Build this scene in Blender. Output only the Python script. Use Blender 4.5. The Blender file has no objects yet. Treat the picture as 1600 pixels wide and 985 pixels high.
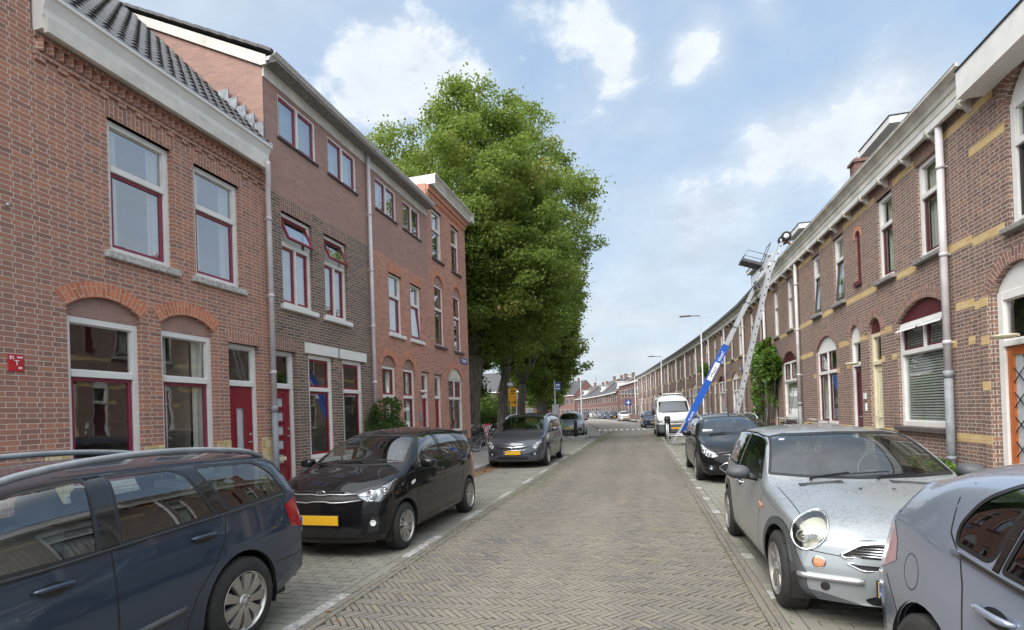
import bpy, bmesh, math, random
import numpy as np
from mathutils import Vector, Matrix
from mathutils.bvhtree import BVHTree
from mathutils.geometry import tessellate_polygon

random.seed(7)
SC = bpy.context.scene
COL = SC.collection
rad = math.radians

# ------------------------------------------------------------------ objects
def link(o, parent=None):
    COL.objects.link(o)
    if parent is not None:
        o.parent = parent
    return o

def tag(o, label=None, cat=None, group=None, kind=None):
    if label: o['label'] = label
    if cat: o['category'] = cat
    if group: o['group'] = group
    if kind: o['kind'] = kind
    return o

def empty(name, loc=(0, 0, 0), rz=0.0, label=None, cat=None, group=None):
    o = bpy.data.objects.new(name, None)
    o.empty_display_size = 0.2
    o.location = loc
    o.rotation_euler = (0, 0, rz)
    COL.objects.link(o)
    return tag(o, label, cat, group)

def children(o):
    return [c for c in COL.objects if c.parent is o]

def copy_tree(o, parent=None, mats=None):
    c = o.copy()
    COL.objects.link(c)
    c.parent = parent
    if mats and c.type == 'MESH' and c.material_slots:
        for i, s in enumerate(o.material_slots):
            if s.material and s.material.name in mats:
                c.material_slots[i].link = 'OBJECT'
                c.material_slots[i].material = mats[s.material.name]
    for ch in children(o):
        copy_tree(ch, c, mats)
    return c

# ------------------------------------------------------------------ mesh builder
class MB:
    def __init__(s):
        s.v = []; s.f = []; s.uv = []; s.m = []; s.sm = []
    def face(s, pts, uv=None, m=0, smooth=False):
        i = len(s.v)
        s.v.extend([tuple(p) for p in pts])
        s.f.append(tuple(range(i, i + len(pts))))
        s.uv.append(uv); s.m.append(m); s.sm.append(smooth)
    def box(s, x0, x1, y0, y1, z0, z1, m=0, bev=0.0):
        if x1 < x0: x0, x1 = x1, x0
        if y1 < y0: y0, y1 = y1, y0
        if z1 < z0: z0, z1 = z1, z0
        b = min(bev, (x1-x0)*.45, (y1-y0)*.45, (z1-z0)*.45)
        if b <= 0:
            p = [(x0,y0,z0),(x1,y0,z0),(x1,y1,z0),(x0,y1,z0),(x0,y0,z1),(x1,y0,z1),(x1,y1,z1),(x0,y1,z1)]
            for q in ((0,3,2,1),(4,5,6,7),(0,1,5,4),(1,2,6,5),(2,3,7,6),(3,0,4,7)):
                s.face([p[k] for k in q], None, m)
            return
        i = len(s.v)
        idx = {}
        for sx in (0,1):
            for sy in (0,1):
                for sz in (0,1):
                    X = (x0,x1)[sx]; Y = (y0,y1)[sy]; Z = (z0,z1)[sz]
                    dx = (b,-b)[sx]; dy = (b,-b)[sy]; dz = (b,-b)[sz]
                    for a, pt in enumerate(((X,Y+dy,Z+dz),(X+dx,Y,Z+dz),(X+dx,Y+dy,Z))):
                        idx[(sx,sy,sz,a)] = len(s.v); s.v.append(pt)
        def F(*k):
            s.f.append(tuple(idx[q] for q in k)); s.uv.append(None); s.m.append(m); s.sm.append(False)
        for sx in (0,1):
            k = [(sx,0,0,0),(sx,1,0,0),(sx,1,1,0),(sx,0,1,0)]
            F(*(k if sx else k[::-1]))
        for sy in (0,1):
            k = [(0,sy,0,1),(1,sy,0,1),(1,sy,1,1),(0,sy,1,1)]
            F(*(k[::-1] if sy else k))
        for sz in (0,1):
            k = [(0,0,sz,2),(1,0,sz,2),(1,1,sz,2),(0,1,sz,2)]
            F(*(k if sz else k[::-1]))
        for sy in (0,1):
            for sz in (0,1):
                F((0,sy,sz,1),(1,sy,sz,1),(1,sy,sz,2),(0,sy,sz,2))
        for sx in (0,1):
            for sz in (0,1):
                F((sx,0,sz,0),(sx,1,sz,0),(sx,1,sz,2),(sx,0,sz,2))
        for sx in (0,1):
            for sy in (0,1):
                F((sx,sy,0,0),(sx,sy,1,0),(sx,sy,1,1),(sx,sy,0,1))
        for sx in (0,1):
            for sy in (0,1):
                for sz in (0,1):
                    F((sx,sy,sz,0),(sx,sy,sz,1),(sx,sy,sz,2))
    def obox(s, c, ax, ay, az, m=0):
        """oriented box: centre and three half-axis vectors"""
        c = Vector(c); ax = Vector(ax); ay = Vector(ay); az = Vector(az)
        p = [c+ax*i+ay*j+az*k for k in (-1,1) for j in (-1,1) for i in (-1,1)]
        for q in ((0,2,3,1),(4,5,7,6),(0,1,5,4),(1,3,7,5),(3,2,6,7),(2,0,4,6)):
            s.face([p[k] for k in q], None, m)
    def tube(s, pts, r, n=8, m=0, closed=False, cap=True, smooth=True):
        pts = [Vector(p) for p in pts]
        N = len(pts)
        rs = r if isinstance(r, (list, tuple)) else [r]*N
        base = len(s.v)
        prev = None
        for i, p in enumerate(pts):
            if closed:
                t = pts[(i+1) % N]-pts[i-1]
            else:
                t = pts[min(i+1, N-1)]-pts[max(i-1, 0)]
            t = t.normalized() if t.length > 1e-9 else Vector((0,0,1))
            if prev is None:
                u = t.orthogonal().normalized()
            else:
                u = (prev - t*prev.dot(t))
                u = u.normalized() if u.length > 1e-6 else t.orthogonal().normalized()
            prev = u
            w = t.cross(u)
            for k in range(n):
                a = 2*math.pi*k/n
                s.v.append(tuple(p+(u*math.cos(a)+w*math.sin(a))*rs[i]))
        for i in range(N if closed else N-1):
            j = (i+1) % N
            for k in range(n):
                k2 = (k+1) % n
                s.f.append((base+i*n+k, base+i*n+k2, base+j*n+k2, base+j*n+k))
                s.uv.append(None); s.m.append(m); s.sm.append(smooth)
        if cap and not closed:
            for i in (0, N-1):
                s.f.append(tuple(base+i*n+k for k in (range(n) if i else range(n-1,-1,-1))))
                s.uv.append(None); s.m.append(m); s.sm.append(False)
    def lathe(s, prof, c=(0,0,0), axis='x', n=32, m=0, smooth=True, closed=False, sgn=1):
        """prof: (along, radius)"""
        base = len(s.v)
        for a_, r_ in prof:
            for k in range(n):
                t = 2*math.pi*k/n
                u, w = r_*math.cos(t), r_*math.sin(t)
                if axis == 'x': s.v.append((c[0]+a_*sgn, c[1]+u, c[2]+w))
                elif axis == 'y': s.v.append((c[0]+u, c[1]+a_*sgn, c[2]+w))
                else: s.v.append((c[0]+u, c[1]+w, c[2]+a_*sgn))
        M = len(prof)
        for i in range(M if closed else M-1):
            j = (i+1) % M
            for k in range(n):
                k2 = (k+1) % n
                s.f.append((base+i*n+k, base+i*n+k2, base+j*n+k2, base+j*n+k))
                s.uv.append(None); s.m.append(m); s.sm.append(smooth)
    def prism(s, poly, fn, d0, d1, m=0, side_m=None, caps=(True, True)):
        """poly 2D outline; fn(u,v,d)->3D; extruded from d0 to d1"""
        tris = tessellate_polygon([[Vector((p[0], p[1], 0)) for p in poly]])
        for d, on in ((d0, caps[0]), (d1, caps[1])):
            if on:
                for t in tris:
                    s.face([fn(poly[k][0], poly[k][1], d) for k in t], [(poly[k][0], poly[k][1]) for k in t], m)
        sm = m if side_m is None else side_m
        N = len(poly)
        for i in range(N):
            a, b = poly[i], poly[(i+1) % N]
            s.face([fn(a[0],a[1],d0), fn(b[0],b[1],d0), fn(b[0],b[1],d1), fn(a[0],a[1],d1)],
                   [(a[0],a[1]),(b[0],b[1]),(b[0]+(d1-d0),b[1]),(a[0]+(d1-d0),a[1])], sm)
    def split(s):
        """one MB per connected piece"""
        par = {}
        def find(a):
            while par.setdefault(a, a) != a:
                par[a] = par[par[a]]; a = par[a]
            return a
        key = lambda i: tuple(round(c, 4) for c in s.v[i])
        for f in s.f:
            r = find(key(f[0]))
            for i in f[1:]: par[find(key(i))] = r
        out = {}
        for f, uv, m, sm in zip(s.f, s.uv, s.m, s.sm):
            o = out.setdefault(find(key(f[0])), MB())
            b = len(o.v); o.v.extend(s.v[i] for i in f); o.f.append(tuple(range(b, b+len(f)))); o.uv.append(uv); o.m.append(m); o.sm.append(sm)
        return list(out.values())
    def build_each(s, name, mats, parent=None, **k):
        return [q.build(name, mats, parent, **k) for q in s.split()]
    def build(s, name, mats, parent=None, weld=False, auto_uv=True, label=None, recalc=False):
        me = bpy.data.meshes.new(name)
        me.from_pydata(s.v, [], s.f)
        if not isinstance(mats, (list, tuple)): mats = [mats]
        for mt in mats: me.materials.append(mt)
        me.polygons.foreach_set('material_index', s.m)
        me.polygons.foreach_set('use_smooth', s.sm)
        uvl = me.uv_layers.new(name='UVMap')
        if len(s.f) < 60000:
            V = s.v
            flat = []
            for f, uv in zip(s.f, s.uv):
                if uv is None and auto_uv:
                    a, b, c = Vector(V[f[0]]), Vector(V[f[1]]), Vector(V[f[2]])
                    n = (b-a).cross(c-a)
                    if len(f) > 3 and n.length < 1e-12:
                        n = (c-a).cross(Vector(V[f[3]])-a)
                    ax, ay, az = abs(n.x), abs(n.y), abs(n.z)
                    if az >= ax and az >= ay: uv = [(V[k][0], V[k][1]) for k in f]
                    elif ay >= ax: uv = [(V[k][0], V[k][2]) for k in f]
                    else: uv = [(V[k][1], V[k][2]) for k in f]
                elif uv is None:
                    uv = [(0, 0)]*len(f)
                for q in uv: flat.extend((q[0], q[1]))
            uvl.data.foreach_set('uv', flat)
        if weld or recalc:
            bm = bmesh.new(); bm.from_mesh(me)
            if weld: bmesh.ops.remove_doubles(bm, verts=bm.verts, dist=1e-5)
            bmesh.ops.recalc_face_normals(bm, faces=bm.faces)
            bm.to_mesh(me); bm.free()
        me.update()
        o = bpy.data.objects.new(name, me)
        link(o, parent)
        if label: o['label'] = label
        return o

def text_obj(name, txt, size, mat, parent, loc, rot, extrude=0.002, align='CENTER', shear=0.0, sx=1.0):
    """lettering converted to a real mesh"""
    cu = bpy.data.curves.new(name, 'FONT')
    cu.body = txt; cu.size = size; cu.extrude = extrude; cu.align_x = align; cu.align_y = 'CENTER'; cu.shear = shear
    tmp = bpy.data.objects.new(name+'_tmp', cu)
    COL.objects.link(tmp)
    dg = bpy.context.evaluated_depsgraph_get()
    me = bpy.data.meshes.new_from_object(tmp.evaluated_get(dg))
    bpy.data.objects.remove(tmp)
    me.materials.clear(); me.materials.append(mat)
    o = bpy.data.objects.new(name, me)
    link(o, parent)
    o.location = loc; o.rotation_euler = rot; o.scale = (sx, 1, 1)
    return o

# ------------------------------------------------------------------ materials
def new_mat(name):
    m = bpy.data.materials.new(name); m.use_nodes = True
    nt = m.node_tree
    for n in list(nt.nodes): nt.nodes.remove(n)
    out = nt.nodes.new('ShaderNodeOutputMaterial')
    return m, nt, out
class N:
    """small node helper"""
    def __init__(s, nt): s.nt = nt
    def add(s, t, **kw):
        n = s.nt.nodes.new(t)
        for k, v in kw.items():
            if k.startswith('i_'):
                key = k[2:].replace('_', ' ')
                s.set(n, key, v)
            else: setattr(n, k, v)
        return n
    def set(s, n, key, v):
        inp = n.inputs[key] if not isinstance(key, int) else n.inputs[key]
        if isinstance(v, bpy.types.NodeSocket): s.nt.links.new(v, inp)
        else: inp.default_value = v
    def math(s, op, a, b=None, c=None, clamp=False):
        n = s.nt.nodes.new('ShaderNodeMath'); n.operation = op; n.use_clamp = clamp
        s.set(n, 0, a)
        if b is not None: s.set(n, 1, b)
        if c is not None: s.set(n, 2, c)
        return n.outputs[0]
    def mix(s, fac, a, b, mode='MIX'):
        n = s.nt.nodes.new('ShaderNodeMix'); n.data_type = 'RGBA'; n.blend_type = mode
        s.set(n, 0, fac); s.set(n, 6, a); s.set(n, 7, b)
        return n.outputs[2]
    def noise(s, vec, scale, detail=4, rough=.55, dim='3D'):
        n = s.nt.nodes.new('ShaderNodeTexNoise'); n.noise_dimensions = dim
        if vec is not None: s.set(n, 'Vector', vec)
        s.set(n, 'Scale', scale); s.set(n, 'Detail', detail); s.set(n, 'Roughness', rough)
        return n.outputs['Fac']
    def ramp(s, fac, stops, interp='LINEAR'):
        n = s.nt.nodes.new('ShaderNodeValToRGB'); n.color_ramp.interpolation = interp
        cr = n.color_ramp
        while len(cr.elements) > 1: cr.elements.remove(cr.elements[-1])
        for i, (p, c) in enumerate(stops):
            e = cr.elements[0] if i == 0 else cr.elements.new(p)
            e.position = p; e.color = c if len(c) == 4 else (*c, 1)
        s.set(n, 0, fac)
        return n.outputs[0]
    def mapr(s, v, a, b, c, d):
        n = s.nt.nodes.new('ShaderNodeMapRange'); n.clamp = True
        for k, x in enumerate((v, a, b, c, d)): s.set(n, k, x)
        return n.outputs[0]
    def bump(s, h, strength=.5, dist=.01):
        n = s.nt.nodes.new('ShaderNodeBump'); s.set(n, 'Height', h); s.set(n, 'Strength', strength); s.set(n, 'Distance', dist)
        return n.outputs[0]
    def pos(s): return s.nt.nodes.new('ShaderNodeNewGeometry').outputs['Position']
    def objc(s): return s.nt.nodes.new('ShaderNodeTexCoord').outputs['Object']
    def uv(s): return s.nt.nodes.new('ShaderNodeTexCoord').outputs['UV']
    def bsdf(s, out, **kw):
        n = s.nt.nodes.new('ShaderNodeBsdfPrincipled')
        for k, v in kw.items(): s.set(n, k.replace('_', ' '), v)
        s.nt.links.new(n.outputs[0], out.inputs[0])
        return n
def rgb(c): return (*c, 1) if len(c) == 3 else c

def M_simple(name, col, rough=.6, metal=0., var=.12, vscale=6., bump=.0, bscale=60., coat=0., spec=.5):
    m, nt, out = new_mat(name); n = N(nt)
    p = n.objc()
    f = n.noise(p, vscale, 5, .6)
    d = tuple(max(0, c*(1-var*1.6)) for c in col); l = tuple(min(1, c*(1+var)) for c in col)
    c = n.ramp(f, [(.3, d), (.7, l)])
    f2 = n.noise(p, vscale*7, 3)
    r = n.mapr(f2, .3, .7, max(0.02, rough*.85), min(1, rough*1.15))
    b = n.bsdf(out, Base_Color=c, Roughness=r, Metallic=metal, Coat_Weight=coat)
    n.set(b, 'Specular IOR Level', spec)
    if bump > 0:
        n.set(b, 'Normal', n.bump(n.noise(p, bscale, 4), bump, .004))
    return m

def M_brick(name, tones, mortar, bw=.215, bh=.0635, cross=True, mort=.011, dirt=.35, bump=.8, seed=0., dirtcol=(.05,.045,.04), bright=None):
    """tones: list of (pos, colour) for the brick by brick mix"""
    m, nt, out = new_mat(name); n = N(nt)
    uv = n.uv()
    mp = n.add('ShaderNodeMapping'); n.set(mp, 'Vector', uv); n.set(mp, 'Location', (seed, seed*.37, 0))
    # wobble the courses a little
    wn = n.add('ShaderNodeTexNoise'); n.set(wn, 'Vector', uv); n.set(wn, 'Scale', 9.); n.set(wn, 'Detail', 2.)
    wsub = n.add('ShaderNodeVectorMath', operation='SUBTRACT'); n.set(wsub, 0, wn.outputs['Color']); n.set(wsub, 1, (.5,.5,.5))
    wsc = n.add('ShaderNodeVectorMath', operation='SCALE'); n.set(wsc, 0, wsub.outputs[0]); n.set(wsc, 'Scale', .010)
    wad = n.add('ShaderNodeVectorMath', operation='ADD'); n.set(wad, 0, mp.outputs[0]); n.set(wad, 1, wsc.outputs[0])
    b = n.add('ShaderNodeTexBrick')
    b.offset = .5 if not cross else .25; b.offset_frequency = 2
    b.squash = .5 if cross else 1.; b.squash_frequency = 2
    n.set(b, 'Vector', wad.outputs[0]); n.set(b, 'Color1', (0,0,0,1)); n.set(b, 'Color2', (1,1,1,1)); n.set(b, 'Mortar', (.5,.5,.5,1))
    n.set(b, 'Scale', 1.); n.set(b, 'Mortar Size', mort*.5); n.set(b, 'Mortar Smooth', .25); n.set(b, 'Bias', 0.)
    n.set(b, 'Brick Width', bw); n.set(b, 'Row Height', bh)
    t = n.math('ADD', b.outputs['Color'], n.math('MULTIPLY', n.math('SUBTRACT', n.noise(uv, 2.2, 3), .5), .5))
    col = n.ramp(t, tones)
    fine = n.noise(uv, 55., 5, .65)
    col = n.mix(n.mapr(fine, .3, .75, 0., .35), col, rgb(tuple(c*.55 for c in tones[len(tones)//2][1])))
    mcol = n.ramp(n.noise(uv, 14., 4), [(.3, tuple(c*.72 for c in mortar)), (.7, mortar)])
    col = n.mix(b.outputs['Fac'], col, mcol)
    # weathering patches and streaks
    st = n.add('ShaderNodeMapping'); n.set(st, 'Vector', uv); n.set(st, 'Scale', (1.4, .35, 1))
    pt = n.noise(st.outputs[0], 1.3, 7, .68)
    col = n.mix(n.mapr(pt, .5, .78, 0., dirt), col, rgb(dirtcol))
    wide = n.noise(uv, .42, 4, .55)
    col = n.mix(n.mapr(wide, .38, .66, 0., .42), col, n.mix(b.outputs['Fac'], rgb(tuple(c*.62+.06 for c in tones[1][1])), rgb(tuple(c*.8 for c in mortar))))
    if bright:
        col = n.mix(n.mapr(n.noise(st.outputs[0], 2.3, 5, .6), .56, .8, 0., .5), col, rgb(bright))
    h = n.math('ADD', n.math('MULTIPLY', b.outputs['Fac'], -1.), n.math('MULTIPLY', fine, .35))
    n.bsdf(out, Base_Color=col, Roughness=n.mapr(fine, .2, .8, .75, .95), Normal=n.bump(h, bump, .008))
    return m

def M_paint(name, col, rough=.28, metal=0., coat=1., flake=0., dirt=0., dirtcol=(.12,.12,.11), dscale=30.):
    m, nt, out = new_mat(name); n = N(nt)
    p = n.objc()
    c = rgb(col)
    f = n.noise(p, 3., 3)
    c = n.mix(n.mapr(f, .3, .7, 0., .25), c, rgb(tuple(x*.85 for x in col)))
    cr = .03
    if flake > 0:
        c = n.mix(n.mapr(n.noise(p, 900., 1), .55, .75, 0., flake), c, (.6,.62,.65,1))
    # road film low down, dust above
    geo = n.add('ShaderNodeSeparateXYZ'); n.set(geo, 0, p)
    low = n.math('MULTIPLY', n.mapr(geo.outputs[2], .16, .42, 1., 0.), n.mapr(n.noise(p, 7., 6, .65), .35, .65, .0, .16))
    c = n.mix(low, c, (.10,.09,.08,1))
    rgh = n.math('ADD', n.mapr(n.noise(p, 4., 2), .3, .7, rough*.95, rough*1.05), n.math('MULTIPLY', low, .35))
    b = None
    coatr = n.math('ADD', .04, n.math('MULTIPLY', low, .5))
    if dirt > 0:
        nz = n.add('ShaderNodeSeparateXYZ'); n.set(nz, 0, nt.nodes.new('ShaderNodeNewGeometry').outputs['Normal'])
        up = n.mapr(nz.outputs[2], .45, .85, 0., 1.)
        big = n.mapr(n.noise(p, 5., 5, .6), .38, .62, .15, 1.)
        spot = n.mapr(n.noise(p, dscale, 5, .75), .50, .60, 0., 1.)
        fn = n.mapr(n.noise(p, dscale*3.2, 3, .7), .52, .60, 0., 1.)
        d = n.math('MULTIPLY', n.math('MULTIPLY', up, big), n.math('MAXIMUM', spot, fn))
        d = n.math('MULTIPLY', d, dirt)
        c = n.mix(d, c, rgb(dirtcol))
        rgh = n.math('ADD', rgh, n.math('MULTIPLY', d, .3))
        coatr = n.math('ADD', coatr, n.math('MULTIPLY', up, .12))
    b = n.bsdf(out, Base_Color=c, Roughness=rgh, Metallic=metal, Coat_Weight=coat, Coat_Roughness=coatr)
    n.set(b, 'Specular IOR Level', .08); n.set(b, 'Coat IOR', 1.45)
    return m

def M_glass(name, tint=(.75,.8,.78), refl=.10, rough=.0, wav=.0, boost=1.0):
    """thin pane: fresnel mix of see-through and mirror"""
    m, nt, out = new_mat(name); n = N(nt)
    tr = n.add('ShaderNodeBsdfTransparent'); n.set(tr, 0, rgb(tint))
    gl = n.add('ShaderNodeBsdfGlossy'); n.set(gl, 'Roughness', rough); n.set(gl, 0, (.95,.97,1,1))
    lw = n.add('ShaderNodeLayerWeight'); n.set(lw, 0, .5)
    f = n.math('ADD', n.math('MULTIPLY', n.math('POWER', lw.outputs['Facing'], 4.2), 1.1*boost), refl+.05*boost, clamp=True)
    if wav > 0:
        bp = n.bump(n.noise(n.objc(), 1.7, 2), wav, .02); n.set(gl, 'Normal', bp)
    mx = n.add('ShaderNodeMixShader'); n.set(mx, 0, f); n.set(mx, 1, tr.outputs[0]); n.set(mx, 2, gl.outputs[0])
    nt.links.new(mx.outputs[0], out.inputs[0])
    return m

MAT = {}
def mats():
    T = MAT
    T['brick_red'] = M_brick('brick_red', [(0,(.26,.145,.115)),(.2,(.36,.175,.13)),(.5,(.43,.20,.135)),(.8,(.48,.215,.135)),(1,(.55,.25,.14))], (.74,.61,.52), dirt=.22, dirtcol=(.26,.16,.14))
    T['brick_orange'] = M_brick('brick_orange', [(0,(.46,.15,.085)),(.5,(.62,.20,.10)),(1,(.68,.25,.13))], (.66,.55,.45), cross=False, seed=3.3, dirt=.15, dirtcol=(.2,.14,.11))
    T['brick_plain'] = M_brick('brick_plain', [(0,(.35,.205,.175)),(.4,(.40,.23,.19)),(.7,(.435,.245,.20)),(1,(.47,.265,.21))], (.48,.38,.32), cross=False, mort=.010, dirt=.2, dirtcol=(.24,.16,.14), seed=8.1)
    T['brick_dark'] = M_brick('brick_dark', [(0,(.10,.075,.065)),(.4,(.17,.115,.095)),(.75,(.22,.14,.11)),(1,(.30,.18,.12))], (.62,.54,.45), cross=False, mort=.012, dirt=.35, dirtcol=(.07,.06,.055), seed=5.2)
    T['brick_end'] = M_brick('brick_end', [(0,(.38,.17,.13)),(.4,(.52,.23,.165)),(.7,(.58,.26,.18)),(1,(.62,.30,.20))], (.62,.50,.42), cross=False, mort=.010, dirt=.2, dirtcol=(.2,.14,.12), seed=1.9)
    T['brick_brown'] = M_brick('brick_brown', [(0,(.145,.09,.077)),(.3,(.205,.122,.10)),(.6,(.245,.145,.113)),(.85,(.285,.165,.12)),(1,(.37,.185,.12))], (.60,.52,.44), dirt=.25, mort=.013, dirtcol=(.12,.09,.085), seed=4.4)
    T['brick_ochre'] = M_brick('brick_ochre', [(0,(.58,.39,.16)),(.5,(.68,.48,.215)),(1,(.74,.56,.29))], (.66,.52,.32), cross=False, seed=2.7, dirt=.3, dirtcol=(.3,.2,.1))
    T['brick_arch'] = M_brick('brick_arch', [(0,(.18,.105,.09)),(.5,(.27,.145,.115)),(1,(.36,.18,.13))], (.66,.56,.47), cross=False, seed=6.7, dirt=.2)
    T['brick_far'] = M_brick('brick_far', [(0,(.12,.065,.055)),(.5,(.21,.10,.08)),(1,(.27,.13,.095))], (.28,.22,.19), cross=False, mort=.008, dirt=.15, seed=9.7)
    T['tile_cream'] = M_brick('tile_cream', [(0,(.60,.40,.16)),(.5,(.74,.58,.30)),(1,(.80,.68,.42))], (.32,.28,.22), bw=.155, bh=.155, cross=False, mort=.008, dirt=.25, dirtcol=(.35,.22,.08), bump=.5, seed=1.1)
    T['plinth'] = M_simple('plinth_stone', (.12,.12,.125), .8, var=.25, bump=.3)
    T['white'] = M_simple('white_paint', (.78,.77,.74), .45, var=.06, vscale=3)
    T['cream'] = M_simple('cream_paint', (.72,.66,.47), .45, var=.06)
    T['offwhite'] = M_simple('weathered_paint', (.66,.63,.57), .6, var=.16, vscale=2.5, bump=.15)
    T['stone'] = M_simple('sill_stone', (.50,.48,.45), .85, var=.3, vscale=22, bump=.4)
    T['greystone'] = M_simple('grey_sill', (.27,.26,.25), .85, var=.25, vscale=12, bump=.3)
    T['darkstone'] = M_simple('dark_sill', (.10,.085,.085), .6, var=.2)
    T['red'] = M_simple('red_paint', (.25,.015,.030), .30, var=.08)
    T['plum'] = M_simple('plum_paint', (.25,.032,.068), .33, var=.1)
    T['maroon'] = M_simple('maroon_paint', (.105,.02,.028), .4, var=.1)
    T['orange'] = M_simple('orange_wood', (.48,.13,.03), .35, var=.15, vscale=3)
    T['zinc'] = M_simple('zinc', (.42,.43,.45), .5, metal=.25, var=.2, vscale=5, bump=.1)
    T['pipe_paint'] = M_simple('painted_pipe', (.60,.57,.58), .5, var=.10, vscale=4)
    T['pipe_grey'] = M_simple('iron_pipe', (.25,.27,.29), .55, var=.15, vscale=8)
    T['lead'] = M_simple('lead_flashing', (.26,.29,.32), .5, metal=.4, var=.3, vscale=9, bump=.3, bscale=15)
    T['interior'] = M_simple('room_wall', (.34,.30,.25), .9, var=.1)
    T['curtain'] = M_simple('curtain_cloth', (.68,.67,.62), .9, var=.08)
    T['blind'] = M_simple('blind_slat', (.62,.66,.62), .6, var=.05)
    T['frost'] = M_simple('frosted_glass', (.52,.56,.58), .25, var=.12, vscale=12)
    T['pane'] = M_glass('window_glass', (.86,.88,.86), .09, wav=.08)
    T['pane_sky'] = M_glass('upper_window_glass', (.70,.75,.76), .30, wav=.12)
    T['tile_dark'] = M_simple('roof_tile', (.065,.065,.07), .5, var=.35, vscale=5, bump=.3, bscale=40)
    T['roof_felt'] = M_simple('roof_felt', (.10,.09,.085), .9, var=.2)
    T['bluesign'] = M_simple('sign_blue', (.02,.06,.28), .4, var=.05)
    T['black'] = M_simple('black_plastic', (.018,.018,.019), .45, var=.2)
    T['blackgloss'] = M_simple('gloss_black', (.012,.012,.013), .12, var=.1, coat=.6)
    T['greyplastic'] = M_simple('grey_plastic', (.075,.08,.085), .55, var=.15, bump=.1, bscale=300)
    T['rubber'] = M_simple('tyre_rubber', (.028,.027,.026), .85, var=.25, vscale=14, bump=.25, bscale=120)
    T['alloy'] = M_simple('alloy_rim', (.48,.47,.45), .32, metal=.85, var=.12)
    T['dustalloy'] = M_simple('dusty_alloy', (.36,.345,.33), .5, metal=.55, var=.25, vscale=12)
    T['chrome'] = M_simple('chrome', (.78,.79,.80), .10, metal=1., var=.05)
    T['satin'] = M_simple('satin_metal', (.50,.51,.53), .35, metal=.7, var=.08)
    T['carglass'] = M_glass('car_glass', (.74,.83,.80), .09, boost=1.1)
    T['carglass_dark'] = M_glass('tinted_car_glass', (.20,.26,.24), .10)
    T['lens'] = M_glass('lamp_lens', (.95,.96,.97), .03, boost=.6)
    T['lens_yellowed'] = M_glass('aged_lamp_lens', (.80,.80,.70), .09, rough=.08)
    T['redlens'] = M_simple('red_lens', (.42,.012,.015), .12, var=.1, coat=.8)
    T['pinklens'] = M_simple('pale_lens', (.46,.27,.29), .12, var=.15, coat=.8)
    T['amber'] = M_simple('amber_lens', (.50,.22,.10), .15, var=.1, coat=.8)
    T['reflector'] = M_simple('lamp_reflector', (.74,.75,.76), .4, metal=.0, var=.12, vscale=14)
    T['cabin'] = M_simple('cabin_cloth', (.050,.052,.055), .85, var=.15)
    T['cabin_light'] = M_simple('cabin_headliner', (.20,.21,.20), .9, var=.1)
    T['plate'] = M_simple('yellow_plate', (.72,.40,.02), .4, var=.06)
    T['plateblue'] = M_simple('plate_blue', (.01,.08,.45), .4, var=.02)
    T['steel'] = M_simple('galvanised_steel', (.48,.49,.50), .45, metal=.6, var=.18, vscale=9)
    T['alu'] = M_simple('aluminium', (.50,.51,.53), .38, metal=.6, var=.08)
    T['blue'] = M_simple('lift_blue', (.008,.085,.42), .38, var=.10)
    T['signyellow'] = M_simple('sign_amber', (.80,.36,.01), .45, var=.08)
    T['signwhite'] = M_simple('sign_white', (.80,.80,.80), .4, var=.03)
    T['text'] = M_simple('lettering_black', (.01,.01,.01), .5, var=.0)
    T['textwhite'] = M_simple('lettering_white', (.82,.82,.82), .5, var=.0)
    T['signred'] = M_simple('sign_red', (.55,.02,.03), .4, var=.08)
    T['greenlamp'] = M_simple('hi_vis_green', (.25,.62,.04), .4, var=.08)
    T['grey'] = M_simple('grey_cabinet', (.36,.38,.40), .5, var=.08)
    T['skin'] = M_simple('skin', (.52,.30,.21), .55, var=.08)
    T['denim'] = M_simple('denim', (.05,.09,.18), .85, var=.2)
    T['shirt'] = M_simple('dark_shirt', (.05,.045,.05), .85, var=.2)
    T['terracotta'] = M_simple('dark_pot', (.10,.10,.10), .7, var=.15)
mats()
# ------------------------------------------------------------------ camera
def make_camera():
    cam = bpy.data.cameras.new('camera'); o = bpy.data.objects.new('camera', cam); COL.objects.link(o)
    yaw, pitch, roll = rad(14.0475), rad(.4), rad(1.95)
    f = Vector((-math.sin(yaw)*math.cos(pitch), math.cos(yaw)*math.cos(pitch), math.sin(pitch)))
    r = Vector((math.cos(yaw), math.sin(yaw), 0)); u = r.cross(f)
    r2 = r*math.cos(roll)-u*math.sin(roll); u2 = u*math.cos(roll)+r*math.sin(roll)
    m = Matrix((r2, u2, -f)).transposed().to_4x4(); m.translation = Vector((0, 0, 1.635))
    o.matrix_world = m
    cam.sensor_width = 36; cam.sensor_fit = 'HORIZONTAL'; cam.lens = 815/1600*36
    cam.shift_y = (641.25-492.5)/1600
    cam.clip_start = .05; cam.clip_end = 3000
    SC.camera = o
make_camera()

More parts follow.
